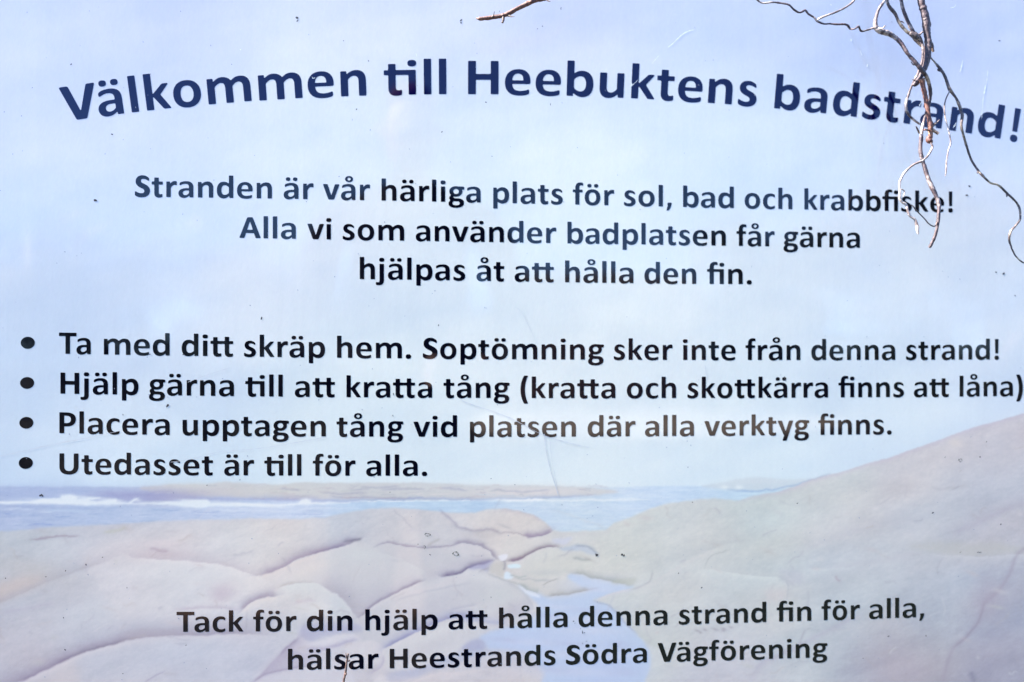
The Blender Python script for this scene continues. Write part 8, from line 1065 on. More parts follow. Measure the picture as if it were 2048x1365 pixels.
TW=[('vine','stem','grey',[(0.494,-0.06,1.9124),(0.50763,-0.05929,1.78628),(0.51548,-0.05857,1.67182),(0.51962,-0.05786,1.59198),(0.52174,-0.05714,1.558),(0.52463,-0.05643,1.54752),(0.52751,-0.05571,1.53617),(0.52907,-0.055,1.52304),(0.53107,-0.05429,1.51163),(0.53078,-0.05357,1.50101),(0.52947,-0.05286,1.48863),(0.52634,-0.05214,1.47792),(0.52313,-0.05143,1.47035),(0.51876,-0.05071,1.46476),(0.51561,-0.05,1.46207)],[0.005122,0.004546,0.004085,0.003854,0.003798,0.003687,0.00369,0.003692,0.003637,0.003184,0.002844,0.002788,0.002732,0.002505,0.001709]),
('vine','thorn','pale',[(0.51867,-0.066,1.53234),(0.52008,-0.067,1.5311),(0.52153,-0.068,1.53269)],[0.000561,0.001344,0.000448]),
('vine','stub','brown',[(0.53649,-0.046,1.51714),(0.53918,-0.046,1.51258),(0.54114,-0.046,1.50742),(0.54287,-0.046,1.50341)],[0.001721,0.002181,0.001836,0.001033]),
('vine','stem','red',[(0.52213,-0.056,1.46813),(0.52358,-0.05543,1.46266),(0.52615,-0.05486,1.45263),(0.52899,-0.05429,1.44031),(0.53174,-0.05371,1.4257),(0.53367,-0.05314,1.41562),(0.53433,-0.05257,1.4078),(0.53431,-0.052,1.40167)],[0.002831,0.00238,0.002154,0.002212,0.00227,0.002498,0.002158,0.001932]),
('vine','bud','red',[(0.53435,-0.052,1.40453),(0.53193,-0.052,1.40048),(0.53426,-0.052,1.39767),(0.53482,-0.052,1.39539)],[0.001478,0.002841,0.003068,0.000852]),
('vine','stub','brown',[(0.53384,-0.053,1.41281),(0.53731,-0.054,1.40973),(0.54194,-0.055,1.40611)],[0.001987,0.001702,0.00136]),
('vine','thorn','red',[(0.53439,-0.053,1.40996),(0.52905,-0.055,1.41014),(0.52431,-0.057,1.40975)],[0.001136,0.000849,0.001017]),
('vine','thorn','pale',[(0.53568,-0.051,1.41457),(0.53741,-0.054,1.41716),(0.5385,-0.057,1.41799),(0.54048,-0.06,1.42083)],[0.001138,0.001021,0.000848,0.000282]),
('vine','tendril','grey',[(0.51693,-0.058,1.66646),(0.50516,-0.05705,1.62058),(0.49701,-0.05611,1.58063),(0.5001,-0.05516,1.55825),(0.5035,-0.05421,1.54616),(0.50908,-0.05326,1.53331),(0.51559,-0.05232,1.52379),(0.52259,-0.05137,1.51862),(0.5272,-0.05042,1.51049),(0.52865,-0.04947,1.50083),(0.52778,-0.04853,1.49022),(0.52375,-0.04758,1.47779),(0.51885,-0.04663,1.46792),(0.51607,-0.04568,1.46138),(0.51313,-0.04474,1.4524),(0.51067,-0.04379,1.44389),(0.51101,-0.04284,1.43692),(0.51524,-0.04189,1.43054),(0.52287,-0.04095,1.42503),(0.53055,-0.04,1.4206)],[0.001817,0.001928,0.001927,0.001928,0.001873,0.001762,0.001707,0.00171,0.001655,0.001485,0.001314,0.001201,0.001144,0.001145,0.001317,0.001433,0.001434,0.001321,0.00115,0.000921]),
('vine','tendril','tan',[(0.52626,-0.04,1.65373),(0.50154,-0.0406,1.62034),(0.49128,-0.0412,1.58762),(0.49068,-0.0418,1.56405),(0.49298,-0.0424,1.55537),(0.49934,-0.043,1.54762),(0.50423,-0.0436,1.5373),(0.5125,-0.0442,1.52707),(0.51823,-0.0448,1.52293),(0.52305,-0.0454,1.5176),(0.52865,-0.046,1.509)],[0.001506,0.001501,0.001498,0.001496,0.001495,0.001609,0.001608,0.001493,0.00241,0.002295,0.000917]),
('vine','knot','tan',[(0.50689,-0.06,1.51808),(0.51213,-0.06,1.51594),(0.5156,-0.06,1.51319),(0.51616,-0.06,1.51093)],[0.001691,0.00282,0.002595,0.001241]),
('vine','tendril','pale',[(0.51506,-0.06,1.51659),(0.51858,-0.06,1.51726),(0.52213,-0.06,1.52021)],[0.001241,0.000959,0.000903]),
('vine','tendril','grey',[(0.52243,-0.05,1.63068),(0.50792,-0.05188,1.60031),(0.49308,-0.05464,1.57548),(0.47987,-0.05745,1.55659),(0.47131,-0.05952,1.54458),(0.46773,-0.06,1.53426),(0.46678,-0.06,1.52662),(0.46847,-0.06,1.52213),(0.47251,-0.06,1.5194),(0.48103,-0.06,1.5168),(0.48931,-0.06,1.51248),(0.49672,-0.06067,1.50502),(0.50145,-0.06255,1.49505),(0.50902,-0.064,1.48393),(0.51695,-0.06339,1.47524),(0.52498,-0.05909,1.47052),(0.53407,-0.04985,1.46485),(0.53854,-0.04515,1.45502),(0.53879,-0.04318,1.44585),(0.53609,-0.043,1.43601),(0.53143,-0.04458,1.42503),(0.52791,-0.04573,1.41366),(0.52654,-0.046,1.40262),(0.52596,-0.046,1.38939),(0.52736,-0.04709,1.37822),(0.52951,-0.04897,1.36661),(0.53373,-0.05,1.35299),(0.54061,-0.05,1.33709),(0.54336,-0.05061,1.3273),(0.54301,-0.052,1.31761),(0.54178,-0.05164,1.30513),(0.54019,-0.04976,1.29289),(0.53691,-0.04788,1.28316),(0.53498,-0.046,1.27769)],[0.001603,0.001596,0.001589,0.001582,0.001577,0.001575,0.002024,0.002699,0.002531,0.00242,0.002196,0.002139,0.002078,0.002019,0.001965,0.001806,0.001769,0.001721,0.001666,0.001666,0.001719,0.001831,0.001887,0.001829,0.001826,0.001822,0.001934,0.001991,0.001989,0.001872,0.001816,0.001705,0.001594,0.001483]),
('vine','thorn','grey',[(0.4679,-0.06,1.52325),(0.46992,-0.06267,1.52162),(0.47251,-0.06533,1.52114),(0.47395,-0.068,1.52288)],[0.001012,0.000729,0.000615,0.00039]),
('vine','thorn','grey',[(0.50917,-0.06,1.46584),(0.51268,-0.058,1.46492),(0.5168,-0.056,1.46515)],[0.000451,0.000565,0.000792]),
('vine','tendril','grey',[(0.32904,-0.05,1.92317),(0.33906,-0.0517,1.7952),(0.3084,-0.05411,1.66069),(0.3122,-0.055,1.59223),(0.32459,-0.055,1.56319),(0.33278,-0.05526,1.55313),(0.33914,-0.05622,1.54955),(0.34855,-0.05793,1.54991),(0.35688,-0.058,1.54928),(0.36571,-0.06067,1.54631),(0.37281,-0.05993,1.54149),(0.38067,-0.05726,1.53951),(0.38782,-0.056,1.54254),(0.39125,-0.056,1.53878),(0.39815,-0.056,1.5349),(0.40216,-0.056,1.53076),(0.40907,-0.056,1.52806),(0.41614,-0.05696,1.52785),(0.42354,-0.05933,1.52665),(0.43212,-0.06089,1.52584),(0.43786,-0.05615,1.52545),(0.43853,-0.05956,1.52114),(0.43968,-0.06741,1.51789),(0.44609,-0.06289,1.52256),(0.45079,-0.05889,1.51927),(0.45532,-0.06,1.51933),(0.46033,-0.06,1.52117),(0.46674,-0.06,1.52322)],[0.001137,0.001019,0.000898,0.000784,0.000784,0.00084,0.000895,0.000894,0.000895,0.000893,0.000894,0.000953,0.001236,0.001011,0.000955,0.001068,0.000956,0.000899,0.000954,0.001121,0.001183,0.000954,0.000835,0.001231,0.000956,0.000843,0.000843,0.001124]),
('vine','tendril','pale',[(0.51545,-0.06,1.6423),(0.47898,-0.05957,1.60691),(0.44852,-0.05914,1.56908),(0.44365,-0.05871,1.55492),(0.43596,-0.05829,1.54738),(0.42441,-0.05786,1.54143),(0.41184,-0.05743,1.53666),(0.40171,-0.057,1.5323)],[0.001019,0.001016,0.001013,0.001069,0.001125,0.001068,0.001011,0.001235]),
('vine','tendril','tan',[(0.53575,-0.046,1.50554),(0.53681,-0.048,1.49786),(0.54317,-0.05,1.48838),(0.54891,-0.052,1.47852),(0.55272,-0.054,1.46784),(0.55561,-0.055,1.45782),(0.56142,-0.055,1.44994),(0.56402,-0.055,1.44599),(0.56832,-0.055,1.43595),(0.56955,-0.057,1.42717),(0.5682,-0.057,1.41528),(0.57128,-0.055,1.40586),(0.57661,-0.052,1.39586),(0.58379,-0.05,1.38015),(0.58836,-0.052,1.3694),(0.59388,-0.054,1.36054),(0.60338,-0.054,1.35228),(0.61426,-0.052,1.34973),(0.62335,-0.05,1.3434),(0.63043,-0.05,1.33677),(0.63875,-0.048,1.33049),(0.64246,-0.048,1.32218),(0.64142,-0.05,1.31144),(0.63383,-0.052,1.3024),(0.62722,-0.054,1.29628),(0.62645,-0.052,1.288),(0.62958,-0.05,1.28146),(0.63129,-0.05,1.27574),(0.63595,-0.05,1.26775),(0.64482,-0.05,1.26094),(0.66092,-0.05,1.25533)],[0.000688,0.000801,0.001028,0.001482,0.001593,0.001761,0.00125,0.00125,0.001421,0.001474,0.001247,0.001193,0.001254,0.0012,0.001083,0.001138,0.000968,0.00097,0.00103,0.001145,0.001091,0.001091,0.001031,0.000971,0.001309,0.000913,0.000858,0.0008,0.000743,0.000686,0.000687]),
('vine','tendril','pale',[(0.55619,-0.055,1.45669),(0.55455,-0.05564,1.45301),(0.55026,-0.05627,1.44527),(0.54798,-0.05691,1.43662),(0.54824,-0.05755,1.42486),(0.55121,-0.05818,1.41289),(0.55301,-0.05882,1.40193),(0.55308,-0.05945,1.39426),(0.54962,-0.06009,1.38495),(0.54731,-0.06073,1.37398),(0.54586,-0.06136,1.36136),(0.54486,-0.062,1.35611)],[0.000795,0.000681,0.00068,0.000736,0.000679,0.000678,0.000678,0.000734,0.000733,0.000732,0.000675,0.000393]),
('vine','tendril','pale',[(0.53236,-0.056,1.39539),(0.53391,-0.05624,1.38967),(0.52836,-0.05647,1.38041),(0.52406,-0.05671,1.37631),(0.52037,-0.05694,1.37369),(0.51082,-0.05718,1.36928),(0.50125,-0.05741,1.36159),(0.49578,-0.05765,1.3541),(0.49351,-0.05788,1.34667),(0.49417,-0.05812,1.33985),(0.49338,-0.05835,1.33319),(0.49591,-0.05859,1.32736),(0.50084,-0.05882,1.32344),(0.50231,-0.05906,1.31665),(0.50466,-0.05929,1.311),(0.51041,-0.05953,1.30674),(0.51273,-0.05976,1.29862),(0.514,-0.06,1.29071)],[0.000905,0.001131,0.00113,0.001073,0.001072,0.001127,0.001295,0.001294,0.00118,0.001236,0.001572,0.00146,0.001516,0.001347,0.001122,0.001235,0.001739,0.000785]),
('vine','tendril','grey',[(0.49254,-0.063,1.34047),(0.49485,-0.063,1.33966),(0.49685,-0.063,1.33773),(0.49653,-0.063,1.33492),(0.49511,-0.063,1.33226)],[0.000615,0.000615,0.000615,0.000559,0.000447]),
('vine','tendril','brown',[(0.50628,-0.058,1.32423),(0.50959,-0.05729,1.32215),(0.51405,-0.05657,1.31805),(0.52292,-0.05586,1.31014),(0.52936,-0.05514,1.30354),(0.53447,-0.05443,1.30117),(0.53845,-0.05371,1.30275),(0.54011,-0.053,1.30573)],[0.00045,0.000619,0.000563,0.000564,0.000621,0.000622,0.000736,0.00102]),
('vine','thorn','brown',[(0.51738,-0.052,1.41507),(0.52119,-0.0495,1.41152),(0.52383,-0.047,1.40862)],[0.000511,0.000968,0.000742]),
('vine','thorn','grey',[(0.50401,-0.044,1.53851),(0.5064,-0.045,1.53757),(0.50817,-0.046,1.53546)],[0.000746,0.000516,0.000286]),
('vine','thorn','grey',[(0.58999,-0.053,1.36461),(0.58848,-0.053,1.36287),(0.58876,-0.053,1.36173)],[0.000911,0.000626,0.000342]),
('vine','thorn','grey',[(0.6251,-0.05,1.33998),(0.62536,-0.05,1.33768),(0.62563,-0.05,1.33596)],[0.000916,0.000687,0.000286]),
('vine','thorn','grey',[(0.54664,-0.051,1.48372),(0.54483,-0.051,1.48079),(0.54718,-0.051,1.47913)],[0.000571,0.000856,0.000571]),
('vine','thorn','grey',[(0.50648,-0.062,1.4849),(0.50935,-0.062,1.48157),(0.51169,-0.062,1.48163)],[0.000393,0.000562,0.000562]),
('branch','stem','red',[(0.01896,-0.045,1.52762),(0.02093,-0.046,1.52668),(0.02421,-0.047,1.52607),(0.03301,-0.048,1.52672),(0.04456,-0.049,1.52846),(0.05168,-0.05,1.53029),(0.06239,-0.051,1.53574),(0.07309,-0.052,1.54117),(0.07964,-0.053,1.54426),(0.08646,-0.054,1.54568),(0.09714,-0.055,1.54722),(0.10477,-0.056,1.54922),(0.12681,-0.057,1.56278),(0.17133,-0.058,1.62517),(0.19387,-0.059,1.72651),(0.18867,-0.06,1.90636)],[0.00083,0.001657,0.001877,0.001876,0.002151,0.002371,0.00215,0.00226,0.002423,0.001762,0.001541,0.00143,0.001652,0.00199,0.002329,0.002782]),
('branch','thorn','brown',[(0.03569,-0.05,1.52705),(0.03707,-0.051,1.52888),(0.03758,-0.052,1.53068),(0.03819,-0.053,1.53247)],[0.001101,0.00077,0.000495,0.00022]),
('branch','stub','brown',[(0.0482,-0.05,1.52797),(0.04793,-0.051,1.52419),(0.04716,-0.052,1.52041)],[0.001653,0.001321,0.001099]),
('branch','thorn','brown',[(0.05223,-0.05,1.53031),(0.05432,-0.052,1.52811),(0.05694,-0.054,1.52659),(0.0601,-0.056,1.52587)],[0.001378,0.000825,0.000549,0.000219]),
('branch','thorn','brown',[(0.0947,-0.057,1.54568),(0.09729,-0.0585,1.54341),(0.09932,-0.06,1.54168)],[0.000823,0.000548,0.000219]),
('branch','knot','red',[(0.07844,-0.054,1.54266),(0.079,-0.054,1.54546),(0.079,-0.054,1.54935)],[0.00253,0.002201,0.001651]),
('sprout','stem','brown',[(-0.14542,-0.05,0.13663),(-0.14467,-0.05,0.37173),(-0.13814,-0.05,0.60454),(-0.13002,-0.05,0.75621),(-0.12598,-0.05,0.78771),(-0.12217,-0.05,0.80608),(-0.12031,-0.05,0.81501),(-0.11878,-0.05,0.82608),(-0.11828,-0.05,0.83188),(-0.11751,-0.05,0.8361)],[0.002351,0.002104,0.001695,0.001384,0.001279,0.001173,0.00112,0.001014,0.000908,0.001121]),
('sprout','knot','brown',[(-0.1207,-0.051,0.81436),(-0.11912,-0.051,0.8159)],[0.001279,0.000746]),
('sprout','knot','brown',[(-0.11919,-0.051,0.82963),(-0.11655,-0.051,0.82851),(-0.1155,-0.051,0.83007)],[0.001066,0.00064,0.000427]),
('sprout','knot','brown',[(-0.1192,-0.051,0.83175),(-0.11981,-0.0505,0.83528),(-0.12016,-0.05,0.83669)],[0.00064,0.00048,0.000267])]
def tube(name,pts,rad,mat,parent,ns=10,wob=.13,seed=0):
    """tapering, knobbly tube through world points (m)"""
    r_=random.Random(seed)
    P=cat(pts,8); Rr=np.interp(np.linspace(0,len(rad)-1,len(P)),range(len(rad)),rad)
    # small kinks
    kx=np.cumsum([r_.gauss(0,1) for _ in P]); kx=kx-np.linspace(kx[0],kx[-1],len(P))
    kz=np.cumsum([r_.gauss(0,1) for _ in P]); kz=kz-np.linspace(kz[0],kz[-1],len(P))
    P=P+np.stack([kx,kx*0,kz],1)*.00007
    v=[];f=[]
    nrm=np.array([0,-1.,0]); lump=0.
    for i in range(len(P)):
        d=P[min(i+1,len(P)-1)]-P[max(i-1,0)]; d=d/(np.linalg.norm(d)+1e-12)
        nrm=nrm-d*(nrm@d); nrm/=np.linalg.norm(nrm)+1e-12; b=np.cross(d,nrm)
        lump=.75*lump+r_.gauss(0,.055); bulge=1.08+lump
        for k in range(ns):
            a=2*math.pi*k/ns
            rr=Rr[i]*bulge*(1+wob*.6*math.sin(3*a+i*.21+seed)+r_.uniform(-wob,wob)*.4)
            v.append(P[i]+(nrm*math.cos(a)+b*math.sin(a))*rr)
    for i in range(len(P)-1):
        for k in range(ns):
            j=(k+1)%ns; f.append((i*ns+k,i*ns+j,(i+1)*ns+j,(i+1)*ns+k))
    f.append(tuple(range(ns))[::-1]); f.append(tuple(range((len(P)-1)*ns,len(P)*ns)))
    o=mesh_obj(name,v,f,mat,smooth=True); under(o,parent); return o
roots={}
for key,(nm,lab,cat_,loc) in {'vine': ('hanging_vine','tangled dry vine with grey and reddish stems hanging over the right end of the title','vine',(0.5,-0.05,1.921)),'branch': ('dry_twig','short thorny dry twig with blunt tip entering at the top centre above Heebuktens','twig',(0.191,-0.05,1.915)),'sprout': ('thin_twig','thin dark upright twig in front of the word hälsar at the bottom edge','twig',(-0.145,-0.05,0.137))}.items():
    roots[key]=tag(empty(nm,loc),lab,cat_)
sd=1
for key,nm,mat,pts,rad in TW:
    tube(nm,pts,rad,BK[mat],roots[key],seed=sd); sd+=1

# ================================================================ the place behind the photographer (mirrored in the gloss)
MG=Mat('sandy_ground'); tcg=MG.n('ShaderNodeTexCoord')
n1=MG.noise(.35,6,.6,tcg.outputs['Object']); n2=MG.noise(9,5,.7,tcg.outputs['Object'])
mx=MG.n('ShaderNodeMix',data_type='FLOAT'); mx.inputs[0].default_value=.4; MG.l(n1.outputs[0],mx.inputs[2]); MG.l(n2.outputs[0],mx.inputs[3])
rg=MG.ramp(mx.outputs[0],[(.38,(.02,.022,.01)),(.5,(.04,.035,.022)),(.62,(.08,.065,.045))]); MG.l(rg.outputs[0],MG.b.inputs['Base Color'])
MG.b.inputs['Roughness'].default_value=.95; bb=MG.bump(mx.outputs[0],.6,.05); MG.l(bb.outputs[0],MG.b.inputs['Normal'])
g=[];gf=[];N=60
ax=np.sign(np.linspace(-1,1,N))*np.abs(np.linspace(-1,1,N))**2.2*400
for j in ax:
    for i in ax: g.append((i,j,(.12*math.sin(i*.13)*math.cos(j*.11) if abs(i)+abs(j)>12 else 0)+(.0)))
for j in range(N-1):
    for i in range(N-1): gf.append((j*N+i,j*N+i+1,(j+1)*N+i+1,(j+1)*N+i))
o=mesh_obj('ground',g,gf,MG.m,smooth=True); tag(o,'dry sandy ground with patches of grass','ground','structure')

ms=simple('yard_sand',(.46,.37,.29),.95,.15,3,.3,.02)
def sheet(name,pts,z,m,label):
    o=mesh_obj(name,[(x,y,z) for x,y in pts],[tuple(range(len(pts)))],m); tag(o,label,'ground','structure')
sheet('sand_yard',[(.3,-9.8),(2.0,-9.2),(4.2,-9.6),(6.2,-11),(6.3,-13.8),(5.6,-14.9),(.6,-14.9),(.1,-12.5)],.135,ms,'pale trodden sand in front of the boathouse')
ms2=simple('terrain',(.03,.045,.015),.95,.3,15,.5,.02)
sheet('dark_ground_patch',[(.12,-.3),(3.2,-.2),(5.5,-1.4),(5.2,-3.2),(2.4,-4.1),(.9,-4.0),(.3,-3.3),(.2,-1.5)],.006,ms2,'dark green turf right of the photographer')  # darker green sheet laid over the near ground
ms3=simple('brown_earth',(.20,.125,.075),.95,.2,5,.3,.02)
sheet('earth_patch',[(-.1,-2.7),(.1,-3.4),(-.1,-5.2),(-.9,-5.9),(-2.1,-5.4),(-2.3,-4.0),(-1.5,-2.7)],.008,ms3,'bare brown earth behind the photographer')
leafm={}
def leafmat(name,a,b):
    M=Mat(name); oi=M.n('ShaderNodeNewGeometry'); r=M.ramp(oi.outputs['Random Per Island'],[(0,a),(1,b)])
    M.l(r.outputs[0],M.b.inputs['Base Color']); M.b.inputs['Roughness'].default_value=.7; return M.m
jun=leafmat('juniper_green',(.012,.03,.010),(.05,.085,.03))
trunkm=simple('bush_trunk',(.12,.085,.06),.9,.3,20,.5,.01)
def bush(x,y,h,wd,label,seed):
    r=random.Random(seed); e=tag(empty('juniper_bush',(x,y,0)),label,'bush')
    v=[];f=[]
    for _ in range(int(2600*min(2.2,h*.7))):
        t=r.random()**.8; a=r.uniform(0,6.283); rad=wd*math.sin(math.pi*min(1,t*.86+.13))**.8*(.55+.45*r.random())*(1+.25*math.sin(a*3+t*9+seed))
        c=Vector((x+rad*math.cos(a),y+rad*math.sin(a),.08+t*h)); s=r.uniform(.03,.075)
        d=Vector((r.gauss(0,1),r.gauss(0,1),r.gauss(.8,1))).normalized(); q=d.orthogonal().normalized()
        n=len(v); v+= [c-q*s*.35,c+d*s*1.4,c+q*s*.35,c-d*s*.5]; f.append((n,n+1,n+2,n+3))
    under(mesh_obj('crown',v,f,jun),e)
    v=[];f=[]
    for i,(z,rr) in enumerate([(0,.09),(h*.4,.06),(h*.85,.015)]):
        for k in range(8): v.append((x+rr*math.cos(k*.785)+.04*i,y+rr*math.sin(k*.785),z))
    for i in range(2):
        for k in range(8): f.append((i*8+k,i*8+(k+1)%8,(i+1)*8+(k+1)%8,(i+1)*8+k))
    under(mesh_obj('trunk',v,f,trunkm),e)
for i,(x,y,h,wd,lb) in enumerate([(-4.2,-6.4,1.9,1.1,'low broad juniper left of the photographer'),(-2.3,-6.8,1.5,.8,'smallest juniper bush, left and nearest the photographer'),(6.4,-9.2,2.9,1.3,'tall dark juniper right of the brown boathouse'),(-7.2,-7.5,2.4,1.4,'bushy juniper at the far left of the clearing')]):
    bush(x,y,h,wd,lb,i+3)
tl=leafmat('tree_leaves',(.010,.022,.008),(.03,.05,.018))
def tree(x,y,h,wd,label,seed):
    r=random.Random(seed); e=tag(empty('tree',(x,y,0)),label,'tree')
    v=[];f=[]
    clumps=[(r.gauss(0,.45)*wd,r.gauss(0,.45)*wd,r.uniform(.12,.9)*h,r.uniform(.35,.62)*wd) for _ in range(16)]
    for _ in range(5200):
        cx,cy_,cz,cr=r.choice(clumps)
        d=Vector((r.gauss(0,1),r.gauss(0,1),r.gauss(0,.8))).normalized()*cr*r.random()**.4
        c=Vector((x+cx,y+cy_,max(.1,cz))) +d; s=r.uniform(.06,.15)
        n_=Vector((r.gauss(0,1),r.gauss(0,1),r.gauss(0,1))).normalized(); q=n_.orthogonal().normalized()
        k=len(v); v+= [c-q*s*.5,c+n_*s,c+q*s*.5,c-n_*s]; f.append((k,k+1,k+2,k+3))
    under(mesh_obj('crown',v,f,tl),e)
    v=[];f=[]
    for i,(z,rr) in enumerate([(0,.2),(h*.35,.13),(h*.8,.03)]):
        for k in range(8): v.append((x+rr*math.cos(k*.785)+.1*i,y+rr*math.sin(k*.785),z))
    for i in range(2):
        for k in range(8): f.append((i*8+k,i*8+(k+1)%8,(i+1)*8+(k+1)%8,(i+1)*8+k))
    under(mesh_obj('trunk',v,f,trunkm),e)
for i,(x,y,h,wd,lb) in enumerate([(-1.8,-17,2.9,1.7,'low round tree just left of the photographer'),(-4.9,-18,3.3,2.0,'broad tree second left of the photographer'),(-8.2,-18,3.6,2.1,'spreading tree third left of the photographer'),(-11.6,-17,3.8,2.2,'tree at the left edge of the clearing'),(-15,-16,4.2,2.4,'outermost tree far left of the clearing'),(6.6,-15.5,4.3,1.9,'leafy tree next to the boathouse gable'),(9.8,-15.5,5.0,2.2,'tall tree second right of the boathouse'),(13.4,-15,5.2,2.4,'tallest tree at the right edge of the clearing'),(17,-14,5,2.4,'outermost tree far right of the clearing'),(1.0,-21,2.9,1.9,'tree showing behind the left end of the boathouse'),(5.0,-21,2.9,1.9,'tree showing behind the right end of the boathouse')]):
    tree(x,y,h,wd,lb,i+20)
def house(nm,x0,x1,y0,y1,hw,hr,wall,roof,label,cat_):
    e=tag(empty(nm,((x0+x1)/2,(y0+y1)/2,0)),label,cat_)
    n=int((x1-x0)/.16)
    base=None
    for side,yy in ((1,y1),):
        for k in range(n):
            a=x0+(x1-x0)*k/n; b=x0+(x1-x0)*(k+1)/n-.012
            v,f=boxv(0,b-a,0,.022,0,hw)
            if base is None:
                o=mesh_obj('plank',v,f,wall); base=o.data
            else:
                o=bpy.data.objects.new('plank',base); COL.objects.link(o)
            o.location=(a,yy+(.006 if k%2 else 0),.12); under(o,e)
    v,f=boxv(x0+.02,x1-.02,y0,y1-.003,0,hw+.1); under(mesh_obj('wall',v,f,wall),e)
    ym=(y0+y1)/2; ov=.3
    v=[(x0-ov,y1+ov,hw),(x1+ov,y1+ov,hw),(x1+ov,ym,hr),(x0-ov,ym,hr),(x0-ov,y0-ov,hw),(x1+ov,y0-ov,hw)]
    v+=[(a,b,c+.09) for a,b,c in v]
    f=[(6,7,8,9),(9,8,11,10),(0,3,2,1),(3,4,5,2),(0,1,7,6),(4,10,11,5),(0,6,9,3),(3,9,10,4),(1,2,8,7),(2,5,11,8)]
    under(mesh_obj('roof',v,f,roof),e)
    xm=x0+(x1-x0)*.62
    v,f=boxv(xm,xm+.9,y1+.03,y1+.07,.12,2.05); under(mesh_obj('door',v,f,simple('door_paint',(.16,.12,.1),.6)),e)
    return e
brown=simple('weathered_brown_wood',(.30,.20,.14),.85,.3,6,.4,.01)
greyw=simple('weathered_grey_wood',(.40,.37,.38),.85,.2,6,.4,.01)
roofm=simple('felt_roof',(.10,.085,.08),.9,.2,12); 
house('boathouse',1.0,5.0,-18.5,-15,1.9,3.0,brown,roofm,'brown weathered plank boathouse across the clearing','boathouse')

# ---- the photographer, seen only as a dark reflection
pm=simple('dark_jacket',(.012,.012,.02),.85,.25,30,.3,.003); tm=simple('dark_trousers',(.02,.02,.028),.9,.2,30)
skin=simple('skin',(.52,.30,.22),.5,.06,20); capm=simple('dark_red_cap',(.10,.018,.02),.8,.2,30); hairm=simple('hair',(.05,.03,.02),.7,.3,120)
ph=tag(empty('person',(-.05,-1.30,0)),'person in dark jacket and red knitted cap holding a camera at chest height','person')
def skinmesh(name,nodes,edges,mat,sub=2,root=0):
    me=bpy.data.meshes.new(name); me.from_pydata([n[:3] for n in nodes],edges,[]); o=bpy.data.objects.new(name,me); COL.objects.link(o)
    m=o.modifiers.new('skin','SKIN'); m.use_smooth_shade=True
    for i,n in enumerate(nodes):
        r=n[3]; me.skin_vertices[0].data[i].radius=(r,n[4] if len(n)>4 else r)
        me.skin_vertices[0].data[i].use_root=(i==root)
    s=o.modifiers.new('sub','SUBSURF'); s.levels=sub; s.render_levels=sub
    me.materials.append(mat); under(o,ph); return o
bx,by=-.14,-1.34
nodes=[(bx,by,.80,.20,.13),(bx,by,.97,.19,.13),(bx,by,1.140,.14,.11),(bx,by,1.371,.20,.13),(bx,by,1.540,.19,.11),(bx,by+.01,1.630,.06),(bx,by+.02,1.680,.055),
 (bx-.225,by,1.530,.065),(bx-.31,by+.06,1.191,.052),(-.125,by+.27,1.114,.038),
 (bx+.225,by,1.530,.065),(bx+.31,by+.06,1.191,.052),(.125,by+.27,1.114,.038)]
skinmesh('jacket',nodes,[(0,1),(1,2),(2,3),(3,4),(4,5),(5,6),(4,7),(7,8),(8,9),(4,10),(10,11),(11,12)],pm)
nodes=[(bx,by,.93,.165,.12),(bx-.115,by,.80,.115),(bx-.130,by+.02,.48,.092),(bx-.145,by,.10,.07),(bx+.115,by,.80,.115),(bx+.130,by+.02,.48,.092),(bx+.145,by,.10,.07)]
skinmesh('trousers',nodes,[(0,1),(1,2),(2,3),(0,4),(4,5),(5,6)],tm)
for s_ in(-1,1):
    skinmesh('shoe',[(bx+s_*.13,by-.05,.045,.045,.04),(bx+s_*.135,by+.07,.04,.045,.035),(bx+s_*.14,by+.17,.03,.04,.028)],[(0,1),(1,2)],tm)
# head
nodes=[(bx,by+.02,1.660,.05),(bx,by+.035,1.730,.066,.07),(bx,by+.03,1.800,.076,.088),(bx,by+.02,1.865,.06,.07)]
skinmesh('head',nodes,[(0,1),(1,2),(2,3)],skin)
skinmesh('nose',[(bx,by+.115,1.785,.010),(bx,by+.135,1.760,.014),(bx,by+.12,1.750,.011)],[(0,1),(1,2)],skin)
skinmesh('mouth',[(bx-.022,by+.108,1.722,.005),(bx,by+.114,1.720,.007),(bx+.022,by+.108,1.722,.005)],[(0,1),(1,2)],simple('lips',(.40,.14,.12),.5))
for s_ in(-1,1):
    skinmesh('ear',[(bx+s_*.078,by+.02,1.800,.014,.02),(bx+s_*.082,by+.018,1.770,.012,.016)],[(0,1)],skin)
    skinmesh('eye',[(bx+s_*.030,by+.105,1.800,.010,.007),(bx+s_*.034,by+.104,1.800,.010,.006)],[(0,1)],simple('eye_white',(.6,.6,.6),.3))
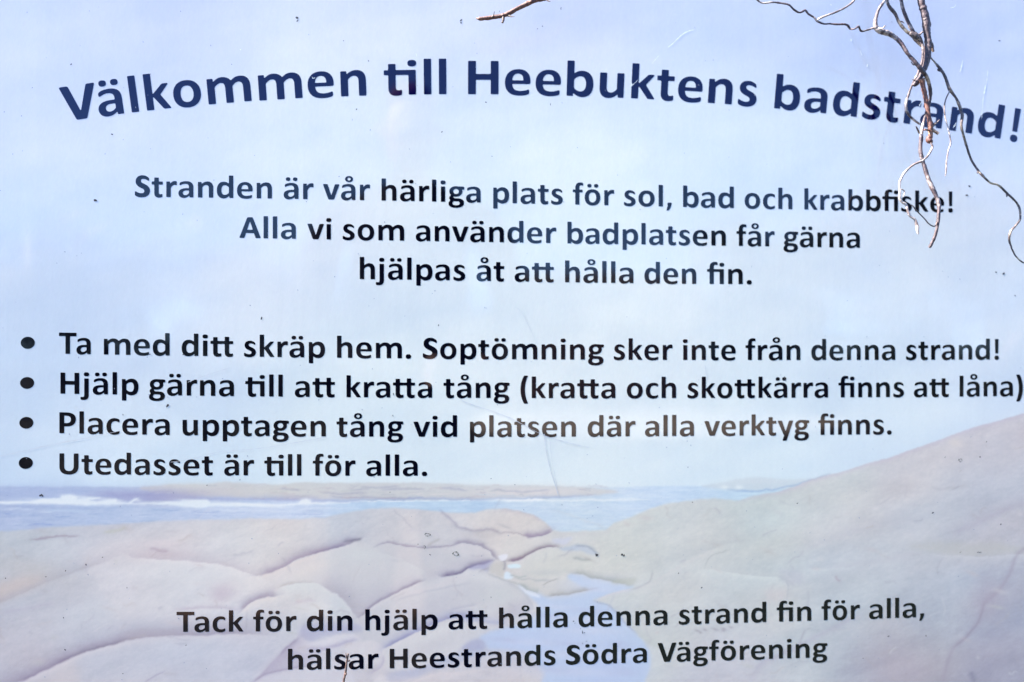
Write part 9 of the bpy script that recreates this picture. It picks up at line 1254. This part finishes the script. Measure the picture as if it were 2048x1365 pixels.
skinmesh('cap',[(bx,by+.02,1.835,.088,.098),(bx,by+.015,1.890,.07,.08),(bx,by+.01,1.920,.035)],[(0,1),(1,2)],capm)
skinmesh('hair',[(bx-.075,by-.02,1.780,.02),(bx,by-.065,1.760,.045),(bx+.075,by-.02,1.780,.02)],[(0,1),(1,2)],hairm)
# hands closed on the camera
for s_ in(-1,1):
    hx=.055*s_; hy=-1.02; hz=1.115
    skinmesh('hand',[(hx*1.35+(.01 if s_>0 else -.01),hy-.055,hz-.01,.026,.020),(hx*1.25,hy-.02,hz,.030,.018),(hx*1.15,hy+.005,hz+.012,.028,.014)],[(0,1),(1,2)],skin)
    for k in range(4):
        z=hz-.02+k*.019; L=(.9,1.0,1.05,.95)[k]
        skinmesh('finger',[(hx*1.25,hy+.005,z,.010),(hx*1.3,hy+.030*L,z+.002,.0095),(hx*1.05,hy+.052*L,z+.003,.009),(hx*.80,hy+.056*L,z+.003,.0075)],[(0,1),(1,2),(2,3)],skin,1)
    skinmesh('thumb',[(hx*1.2,hy-.03,hz+.012,.012),(hx*1.0,hy-.045,hz+.028,.011),(hx*.7,hy-.048,hz+.036,.009)],[(0,1),(1,2)],skin,1)
cb=simple('camera_black',(.02,.02,.02),.4,.2,60)
ce=tag(empty('photo_camera',(0,-1.0,1.12)),'black camera held in the hands of the person','camera')
bmv,bmf=boxv(-.058,.058,-1.045,-1.0,1.10,1.185); o=under(mesh_obj('body',bmv,bmf,cb),ce)
bv=o.modifiers.new('b','BEVEL'); bv.width=.008; bv.segments=3
v=[];f=[];prof=[(.034,-.999),(.036,-.975),(.033,-.95),(.036,-.944),(.036,-.932),(.030,-.932),(.026,-.95),(.0,-.955)]
for r_,y in prof:
    for k in range(24): v.append((r_*math.cos(k*math.pi/12),y,1.15+r_*math.sin(k*math.pi/12)))
for i in range(len(prof)-1):
    for k in range(24): f.append((i*24+k,i*24+(k+1)%24,(i+1)*24+(k+1)%24,(i+1)*24+k))
under(mesh_obj('lens',v,f,cb,smooth=True),ce)
